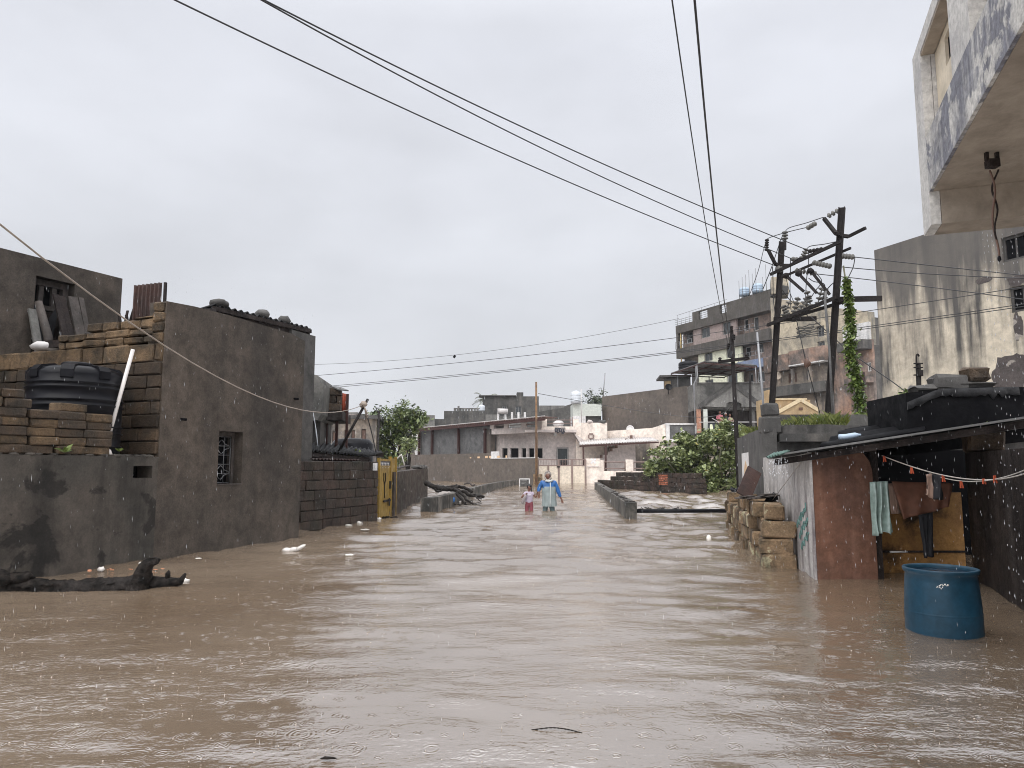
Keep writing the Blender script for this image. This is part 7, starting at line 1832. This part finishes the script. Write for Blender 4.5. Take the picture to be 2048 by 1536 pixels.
st = [b + V((-.02, -.05, -.05)), b + V((.03, -.07, .1)), b + V((.06, -.08, .2)), b + V((.12, -.08, .265)), b + V((.2, -.09, .275))]
mb = MB(); mb.tube(smooth(st, 7), [.12 - .09 * i / 28 for i in range(29)], 18); gnarl(mb, .025); mb.build('stump_branch', M['bark'], lg)
mb = MB(); mb.tube([b + V((.0, .0, .02)), b + V((.25, .02, .03)), b + V((.42, -.02, .05)), b + V((.47, -.03, .13))], [.09, .06, .04, .015], 8); mb.build('root', M['bark'], lg)
mb = MB(); mb.tube([b + V((.26, .02, .04)), b + V((.27, 0, .13)), b + V((.28, 0, .16))], [.03, .025, .01], 6); mb.build('root', M['bark'], lg)
# floating litter
def bit(u, v, sx, sz_, mat, name, label, cat='litter', seed=1, z=.0):
    p = G(u, v); k = p.y / F; tag(MB().blob(p + V((0, 0, z + sz_ * k * .3)), (sx * k * .5, sx * k * .3, sz_ * k * .55), seed, .5, 2).build(name, M[mat]), label, cat)
p = G(587, 1102); k = p.y / F
mb = MB(); mb.blob(p + V((-.1, 0, .015)), (.075, .06, .035), 1, .4); mb.blob(p + V((.0, .0, .025)), (.07, .06, .04), 2, .4); mb.blob(p + V((.1, .02, .05)), (.09, .05, .03), 3, .3, 2, Matrix.Rotation(-.5, 3, 'Y'))
tag(mb.build('plastic_bag', M['bag']), 'crumpled pale plastic bag floating in front of the dark plastered house', 'plastic bag')
bit(202, 1141, 14, 9, 'bag', 'plastic_bag', 'small grey plastic bag floating behind the black log', 'plastic bag', 4); bit(179, 1143, 9, 5, 'orange_bit', 'scrap', 'orange scrap floating left of the small grey bag', 'scrap', 5)
bit(283, 1128, 11, 5, 'foam', 'foam_scrap', 'white foam scrap against the dark wall behind the log', 'scrap', 6); bit(370, 1164, 17, 8, 'foam', 'foam_scrap', 'white foam scrap by the roots of the log', 'scrap', 7)
bit(397, 1118, 12, 3, 'foam', 'foam_scrap', 'white foam scrap on open water right of the log', 'scrap', 8); bit(698, 1111, 17, 3.5, 'foam', 'foam_scrap', 'thin white scrap floating right of the crumpled bag', 'scrap', 9)
bit(718, 1047, 10, 5, 'foam', 'foam_scrap', 'white foam scrap left of the debris at the yellow gate', 'scrap', 10); bit(735, 1043, 9, 6, 'bag', 'foam_scrap', 'pale scrap in the debris before the yellow gate', 'scrap', 11)
bit(757, 1040, 11, 7, 'foam', 'foam_scrap', 'bright white scrap at the foot of the yellow gate', 'scrap', 12); bit(773, 1032, 8, 5, 'foam', 'foam_scrap', 'white scrap by the right leaf of the yellow gate', 'scrap', 13)
bit(697, 1051, 16, 2.5, 'foam', 'foam_scrap', 'flat white strip floating before the courtyard wall', 'scrap', 14); bit(730, 1060, 18, 2.5, 'foam', 'foam_scrap', 'flat white strip floating farther out from the yellow gate', 'scrap', 15)
p = G(1418, 1081); tag(MB().blob(p + V((0, 0, .04)), (.045, .035, .06), 6, .3).build('float_scrap', M['foam']), 'small upright white scrap floating right of the road before the block pile', 'scrap')
mb = MB()
for i in range(34): u = rr.uniform(690, 785); p = G(u, 1048 - (u - 690) * .13 + rr.uniform(-2, 1.5)) + V((0, 0, rr.uniform(.0, .05))); mb.bar(p, p + V((rr.uniform(-.3, .3), rr.uniform(-.1, .1), rr.uniform(0, .04))), .03, .02)
tag(mb.build('debris', M['bark']), 'line of dark sticks and rubbish washed up at the yellow gate', 'debris', None, 'stuff')
mb = MB()
for i in range(60): p = G(rr.uniform(210, 330), rr.uniform(1128, 1141)) + V((0, 0, .004)); mb.bar(p, p + V((rr.uniform(-.06, .06), rr.uniform(-.03, .03), 0)), .012, .006)
tag(mb.build('straw', M['orange_bit']), 'pale straw bits floating between the log and the wall', 'debris', None, 'stuff')
p = G(1115, 1463); tag(MB().tube(smooth([p + V((-.13, .01, .004)), p + V((-.03, .012, .014)), p + V((.05, 0, .01)), p + V((.12, -.03, .003))]), [.002 + .001 * (i % 3) for i in range(43)], 5).build('twig', M['bark']), 'thin curved twig floating in the near water', 'twig')
p = G(657, 1517); tag(MB().blob(p + V((0, 0, .002)), (.035, .008, .006), 3, .4, 2).build('leaf', M['bark']), 'dark narrow leaf floating at the bottom of the photo', 'leaf')
bit(830, 963, 60, 3, 'foam', 'x', 'x') if False else None
tag(MB().tube(smooth([at(928, 968, 38), at(938, 966, 38), at(945, 971, 38), at(950, 969, 38)]), .05, 6).build('branch', M['wood_grey']), 'pale broken branch on the water beyond the left kerb wall', 'branch')

# ------------------------------------------------------------------ the two people wading
def skinmesh(name, verts, edges, radii, mat, parent, sub=2, root=0):
    org = ORG[parent]; me = bpy.data.meshes.new(name); me.from_pydata([tuple(V(v) - org) for v in verts], edges, [])
    me.materials.append(mat); o = bpy.data.objects.new(name, me); col.objects.link(o); o.parent = parent; ORG[o] = org
    m = o.modifiers.new('skin', 'SKIN'); m.use_smooth_shade = True
    for i, r in enumerate(radii):
        sv = me.skin_vertices[0].data[i]; sv.radius = (r, r) if not isinstance(r, tuple) else r; sv.use_root = (i == root)
    s = o.modifiers.new('sub', 'SUBSURF'); s.levels = sub; s.render_levels = sub
    return o
class Chain:
    def __init__(self): self.v = []; self.e = []; self.r = []
    def add(self, p, r, prev=None):
        self.v.append(V(p)); self.r.append(r)
        if prev is not None: self.e.append((prev, len(self.v) - 1))
        return len(self.v) - 1
    def run(self, P, R_, prev=None):
        for p, r in zip(P, R_): prev = self.add(p, r, prev)
        return prev
def hand(c, wrist_i, wrist, d, side, k, curl=.6):
    """palm and five separate fingers"""
    d = V(d).normalized(); up = V((0, -1, 0)); s = d.cross(up).normalized() * side
    pi = c.add(wrist + d * .05 * k, .022 * k, wrist_i)
    for j, (o, l) in enumerate(((-.024, .062), (-.008, .072), (.009, .068), (.024, .052))):
        a = c.add(wrist + d * .075 * k + s * o * k, .0095 * k, pi); b = c.add(c.v[a] + (d + up * curl * .4).normalized() * l * .5 * k, .0085 * k, a); c.add(c.v[b] + (d + up * curl).normalized() * l * .5 * k, .007 * k, b)
    a = c.add(wrist + d * .03 * k - s * .03 * k, .011 * k, pi); c.add(c.v[a] + (d * .7 - s * .6 + up * .3).normalized() * .045 * k, .009 * k, a)
def person(origin, label, S):
    t = thing('person', label, 'person', origin); o = V(origin); k = S['k']
    W = lambda x, y, z: V((o.x + x, o.y + y, z))
    c = Chain()
    pel = c.add(W(*S['pelvis']), (.09 * k, .06 * k)); ch_ = c.add(W(*S['chest']), (.105 * k, .065 * k), pel)
    nk = c.add(W(*S['neck']), .05 * k, ch_); hd0 = c.add(W(*S['head']) + V((0, .005, -.06 * k)), .066 * k, nk)
    hd = c.add(W(*S['head']), (.078 * k, .09 * k), hd0); c.add(W(*S['head']) + V((0, .01, .075 * k)), (.06 * k, .07 * k), hd)
    c.add(W(*S['head']) + V((0, -.095 * k, -.02 * k)), .013 * k, hd)          # nose
    for sx in (-1, 1): c.add(W(*S['head']) + V((sx * .083 * k, .01, -.01)), .014 * k, hd)   # ears
    for sh, el, wr, hdn, sd, curl in S['arms']:
        i = c.run([W(*sh), W(*el), W(*wr)], [.05 * k, .04 * k, .026 * k], ch_); hand(c, i, W(*wr), V(hdn), sd, k, curl)
    for lx in S['legs']: c.run([W(lx, 0, S['hip']), W(lx * 1.05, -.02, S['knee']), W(lx * 1.05, 0.02, BED + .06), W(lx * 1.1, -.13 * k, BED + .03)], [.08 * k, .058 * k, .04 * k, .035 * k], pel)
    skinmesh('body', c.v, c.e, c.r, M['skin'], t, 2, 0)
    H_ = W(*S['head'])
    e = MB()
    for sx in (-1, 1): e.blob(H_ + V((sx * .03 * k, -.082 * k, .012 * k)), (.013 * k, .006 * k, .008 * k), 1, 0, 1)
    e.build('eyes', M['hair'], t)
    MB().blob(H_ + V((0, -.082 * k, -.052 * k)), (.024 * k, .008 * k, .006 * k), 1, 0, 1).build('mouth', M['maroon'], t)
    return t, W
# woman: image x 1058..1128, waterline row 1024
wo = V((G(1097, 1024).x, G(1097, 1024).y, BED))
Wt, W = person(wo, 'person in head scarf, blue top and clear raincoat wading hand in hand with a child', dict(k=1.0, pelvis=(0, 0, .42), chest=(0, 0, .78), neck=(0, 0, .92), head=(-.01, -.01, 1.045),
    arms=[((-.17, 0, .85), (-.285, .01, .64), (-.272, -.05, .52), (-.1, -.1, -1), -1, .9), ((.18, 0, .85), (.285, .0, .58), (.372, -.02, .38), (.35, -.1, -1), 1, .4)], legs=(-.1, .11), hip=.36, knee=-.1))
c = Chain(); a0_ = c.add(W(0, 0, .5), (.17, .12)); a = c.add(W(0, 0, .66), (.185, .13), a0_); b = c.add(W(0, 0, .80), (.185, .125), a); c.add(W(0, 0, .885), (.085, .08), b)
for sg, P in ((-1, [(-.18, 0, .845), (-.235, 0, .75), (-.287, .01, .645), (-.28, -.03, .57)]), (1, [(.19, 0, .845), (.24, 0, .72), (.29, 0, .585), (.355, -.02, .42)])): c.run([W(*p) for p in P], [.078, .07, .062, .046], b)
skinmesh('blue_top', c.v, c.e, c.r, M['blue_cloth'], Wt, 2)
def skirt(prof, cx_, mat, name, parent, waves=9, amp=.018, n=60, th=.004):
    vs, fs = [], []; m = len(prof)
    for lay in (0, 1):
        for (rx, ry, z) in prof:
            q = (prof[0][2] - z) / (prof[0][2] - prof[-1][2])
            for i in range(n):
                a = 2 * math.pi * i / n; f = 1 + amp * q * 4 * math.sin(a * waves + 1.3) + amp * 2 * mnoise.noise(V((math.cos(a) * 3, math.sin(a) * 3, z * 6))); f -= lay * th / rx
                vs.append(W(cx_ + rx * math.cos(a) * f, ry * math.sin(a) * f, z))
    for lay in (0, 1):
        for j in range(m - 1):
            for i in range(n):
                a_, b_ = lay * m * n + j * n + i, lay * m * n + j * n + (i + 1) % n; f = (a_, b_, b_ + n, a_ + n); fs.append(f[::-1] if lay == 0 else f)
    return MB().add(vs, fs, True).build(name, M[mat], parent)
rc = skirt([(.195, .15, .735), (.212, .163, .66), (.212, .165, .6), (.20, .165, .5), (.205, .17, .36), (.212, .175, .24), (.218, .18, .165)], .02, 'coat', 'raincoat', Wt)
mb = MB(); mb.tube([W(.045, -.15, .86), W(.05, -.172, .7), W(.045, -.178, .5), W(.04, -.19, .3), (W(.035, -.2, .17))], .012, 6); mb.build('placket', M['coat_seam'], rc)
MB().tube([W(-.09, -.09, .9), W(0, -.12, .885), W(.1, -.1, .905), W(.12, 0, .92)], [.025, .03, .03, .02], 8).build('collar', M['coat_seam'], rc)
skirt([(.19, .14, .64), (.185, .135, .45), (.172, .13, .25)], .01, 'grey_cloth', 'tunic', Wt, 7)
c = Chain(); a = c.add(W(0.01, 0, .3), (.13, .1)); 
for sx in (-.095, .105): c.run([W(sx, 0, .16), W(sx * 1.05, -.02, -.05), W(sx * 1.05, 0, -.4)], [.085, .075, .065], a)
skinmesh('trousers', c.v, c.e, c.r, M['trouser'], Wt, 2)
h = W(-.01, -.01, 1.045)
mb = MB(); mb.blob(h + V((.0, .05, .03)), (.102, .1, .118), 3, .06, 3); mb.tube([h + V((-.085, -.02, -.04)), h + V((-.06, -.05, -.115)), h + V((.02, -.06, -.135)), h + V((.085, -.02, -.06))], [.03, .035, .035, .03], 8)
mb.build('head_scarf', M['scarf'], Wt)
# child
co_ = V((G(1058, 1023).x, G(1058, 1023).y, BED)); k = .78
Ct, W2 = person(co_, 'child in a lilac t-shirt and maroon trousers wading beside the raincoat wearer', dict(k=k, pelvis=(0, 0, .27), chest=(-.01, 0, .48), neck=(0, 0, .59), head=(.01, -.01, .70),
    arms=[((-.115, 0, .53), (-.225, -.03, .40), (-.125, -.15, .485), (.7, -.2, .5), -1, .9), ((.105, 0, .53), (.20, -.02, .405), (.24, -.04, .475), (.2, 0, 1), 1, .9)], legs=(-.065, .065), hip=.22, knee=-.12))
W = W2
c = Chain(); a0_ = c.add(W(0, 0, .22), (.12, .09)); a = c.add(W(0, 0, .33), (.125, .092), a0_); b = c.add(W(-.005, 0, .48), (.125, .09), a); c.add(W(0, 0, .56), (.07, .06), b)
for P in ([(-.11, 0, .53), (-.165, -.01, .47)], [(.105, 0, .53), (.15, -.01, .47)]): c.run([W(*p) for p in P], [.055, .05], b)
skinmesh('t_shirt', c.v, c.e, c.r, M['lilac'], Ct, 2)
mb = MB()
for i, z in enumerate((.5, .46, .40)): mb.bar(W(-.06 + .03 * i, -.098, z), W(.05, -.098, z), .008, .014, V((0, 1, 0)))
mb.build('shirt_print', M['white_mark'], Ct)
c = Chain(); a0_ = c.add(W(0, 0, .38), (.1, .075)); a = c.add(W(0, 0, .29), (.128, .096), a0_)
for sx in (-.062, .066): c.run([W(sx, 0, .18), W(sx, -.015, 0), W(sx, 0, -.35)], [.07, .06, .052], a)
skinmesh('trousers', c.v, c.e, c.r, M['maroon'], Ct, 2)
h = W(.01, -.01, .70); MB().blob(h + V((0, .025, .025)), (.077, .077, .092), 2, .05, 3).tube([h + V((.055, .04, -.02)), h + V((.065, .03, -.08)), h + V((.06, .0, -.12))], [.025, .02, .01], 6).build('hair', M['hair'], Ct)
hp = W(-.09, -.17, .50)
tag(MB().tube([hp, hp + V((-.04, .02, -.1)), hp + V((-.09, .03, -.2)), hp + V((-.1, .04, -.27))], [.03, .05, .055, .035], 8).build('cloth', M['grey_cloth']), 'grey cloth bundle held in the child\'s hand', 'cloth')

# ------------------------------------------------------------------ overhead wires
gW = 'three bare lines to the twin pole'
cable('power_line', (at(350, 0, 8.6), at(1000, 304, 13.6), at(1557, 534, YL)), .0125, 'lowest of the three long bare lines slanting to the twin pole', gW, .35, 'wire', 40)
cable('power_line', (at(523, 0, 9.0), at(1000, 255, 13.2), at(1585, 518, YL - .05)), .0125, 'middle of the three long bare lines slanting to the twin pole', gW, .35, 'wire', 40)
cable('power_line', (at(528, 0, 8.6), at(1000, 233, 12.4), at(1617, 501, YL - 1.2)), .0125, 'topmost of the three long bare lines slanting to the twin pole', gW, .35, 'wire', 40)
gV = 'two lines overhead to the thin black line pole'
cable('power_line', (at(1344, 0, 6.6), at(1406, 417, 12.0), at(1456, 690, 21.8)), .0085, 'thin left one of the two steep lines overhead to the thin black pole', gV, .4, 'wire', 40)
cable('power_line', (at(1389, 0, 6.6), at(1429, 428, 12.0), at(1460, 690, 21.8)), .0135, 'thick right one of the two steep lines overhead to the thin black pole', gV, .4, 'wire', 40)
gL = 'low far lines crossing to the stained cream building'
for P, r, lab in (((at(560, 730, 38), at(900, 711, 36), at(1358, 637, 34)), .009, 'faint uppermost of the low far lines, ending at the apartment block'), ((at(560, 757, 36), at(920, 725, 33.5), at(2060, 572, 18.5)), .012, 'second of the low far lines, crossing the whole view'), ((at(600, 777, 36), at(1160, 725, 31.5), at(2060, 606, 18.2)), .012, 'upper of the close pair of low far lines'), ((at(600, 780.5, 36), at(1160, 728, 31.5), at(2060, 611, 18.2)), .012, 'lower of the close pair of low far lines')):
    cable('power_line', P, r, lab, gL, .12, 'wire', 40)
for P, lab in (((at(1708, 514, YR - .3), at(1900, 535, 17.2), at(2070, 553, 16.5)), 'upper line from the twin pole across the stained cream wall'), ((at(1684, 534, YR), at(1860, 548, 17.2), at(2070, 557, 16.6)), 'middle line from the twin pole across the stained cream wall'), ((at(1634, 548, YL - 1), at(1850, 573, 18), at(2070, 602, 16.6)), 'lowest line from the twin pole across the stained cream wall')):
    cable('power_line', P, .012, lab, 'lines leaving the twin pole to the right', 0, 'wire', 24)
cable('power_line', (at(1076, 787, 54), at(1200, 809, 58), at(1470, 795, 22)), .02, 'thin slack line from the rusty pole past the brown wall to the thin black pole', None, 0, 'wire', 30)
c = at(909, 713, 35.8); tag(MB().box(c, (.12, .03, .15), Matrix.Rotation(.5, 3, 'Y')).build('line_tag', M['black_plastic']), 'small dark scrap caught on the uppermost faint line', 'scrap')

# ------------------------------------------------------------------ falling rain, drips and splashes
rr = random.Random(101)
def drop(mb, p, l, r, lean=.05):
    d = V((lean * rr.uniform(.3, 1.6), lean * rr.uniform(-.6, .6), -1)).normalized() * l; x = V((1, 0, 0)); y = V((0, 1, 0)); m_ = p + d * .6
    mb.add([p, m_ + x * r, m_ + y * r, m_ - x * r, m_ - y * r, p + d], [(0, 1, 2), (0, 2, 3), (0, 3, 4), (0, 4, 1), (5, 2, 1), (5, 3, 2), (5, 4, 3), (5, 1, 4)], True)
mb = MB()
for i in range(2500):
    Y = rr.uniform(3.5, 18); hx = Y * .75; x_ = rr.uniform(-hx, hx); p = V((x_, Y, rr.uniform(.02, 1.3 + Y * (.27 if x_ < -.27 * Y else .10 if x_ < .27 * Y else .16))))
    drop(mb, p, rr.uniform(.014, .04), .0007 + .0006 * rr.random())
for u in (1966, 1974, 1984, 1992, 2003, 2021, 2031):  # strings of drops off the balcony beam
    b = BA.pt(.05, zD, -.35 - (u - 1960) * .018)
    z = at(u, 462, b.y).z; x = at(u, 462, b.y).x
    for k in range(26): drop(mb, V((x + rr.uniform(-.006, .006), b.y, z - k * .035 * (1 + k * .06) - rr.random() * .02)), rr.uniform(.008, .028), .0022)
for i in range(150):                                   # drips off the shack eave and green sheet
    k = rr.random(); p = FL.lerp(FR, k); drop(mb, V((p.x + .02, p.y - .03, p.z - rr.random() ** 1.5 * 1.3)), rr.uniform(.015, .05), .0022)
for i in range(90): p = at(rr.uniform(1535, 1575), 914, 8.4); drop(mb, p - V((0, 0, rr.random() * .22)), rr.uniform(.015, .04), .003)
m_rain, _t, _b = newmat('rain water'); _b.inputs['Base Color'].default_value = (.9, .92, .95, 1); _b.inputs['Roughness'].default_value = .15; _b.inputs['Alpha'].default_value = .42; _b.inputs['IOR'].default_value = 1.33
tag(mb.build('rain', m_rain), 'falling rain drops', 'rain', None, 'stuff')
mb = MB()
for i in range(800):
    v = 985 + 560 * rr.random() ** 1.5; u = rr.uniform(-30, 2080); p = G(u, v)
    if p.y > 18 or p.y < 2.4: continue
    k = rr.uniform(.5, 1.3) * (.8 + p.y * .035)
    if rr.random() < .8: mb.blob(p + V((0, 0, .003)), (.0045 * k, .0045 * k, .003 * k), i, .3, 1)
    else: drop(mb, p + V((0, 0, .022 * k)), .022 * k, .0022 * k, .1)
m_spl, _t, _b = newmat('splash water'); _b.inputs['Base Color'].default_value = (.46, .40, .35, 1); _b.inputs['Roughness'].default_value = .2
tag(mb.build('rain_splashes', m_spl), 'splashes of raindrops on the flood water', 'splashes', None, 'stuff')

# ------------------------------------------------------------------ thin rain haze
hm = bpy.data.materials.new('rain haze'); hm.use_nodes = True; _n = hm.node_tree; _n.nodes.clear()
_o = _n.nodes.new('ShaderNodeOutputMaterial'); _v = _n.nodes.new('ShaderNodeVolumePrincipled'); _v.inputs['Color'].default_value = (.9, .92, .95, 1); _v.inputs['Density'].default_value = .00035; _v.inputs['Anisotropy'].default_value = .2
_n.links.new(_v.outputs[0], _o.inputs['Volume'])
tag(MB().box((0, 60, 12.5), (520, 440, 29)).build('haze', hm), 'thin rain haze', 'haze', None, 'stuff')
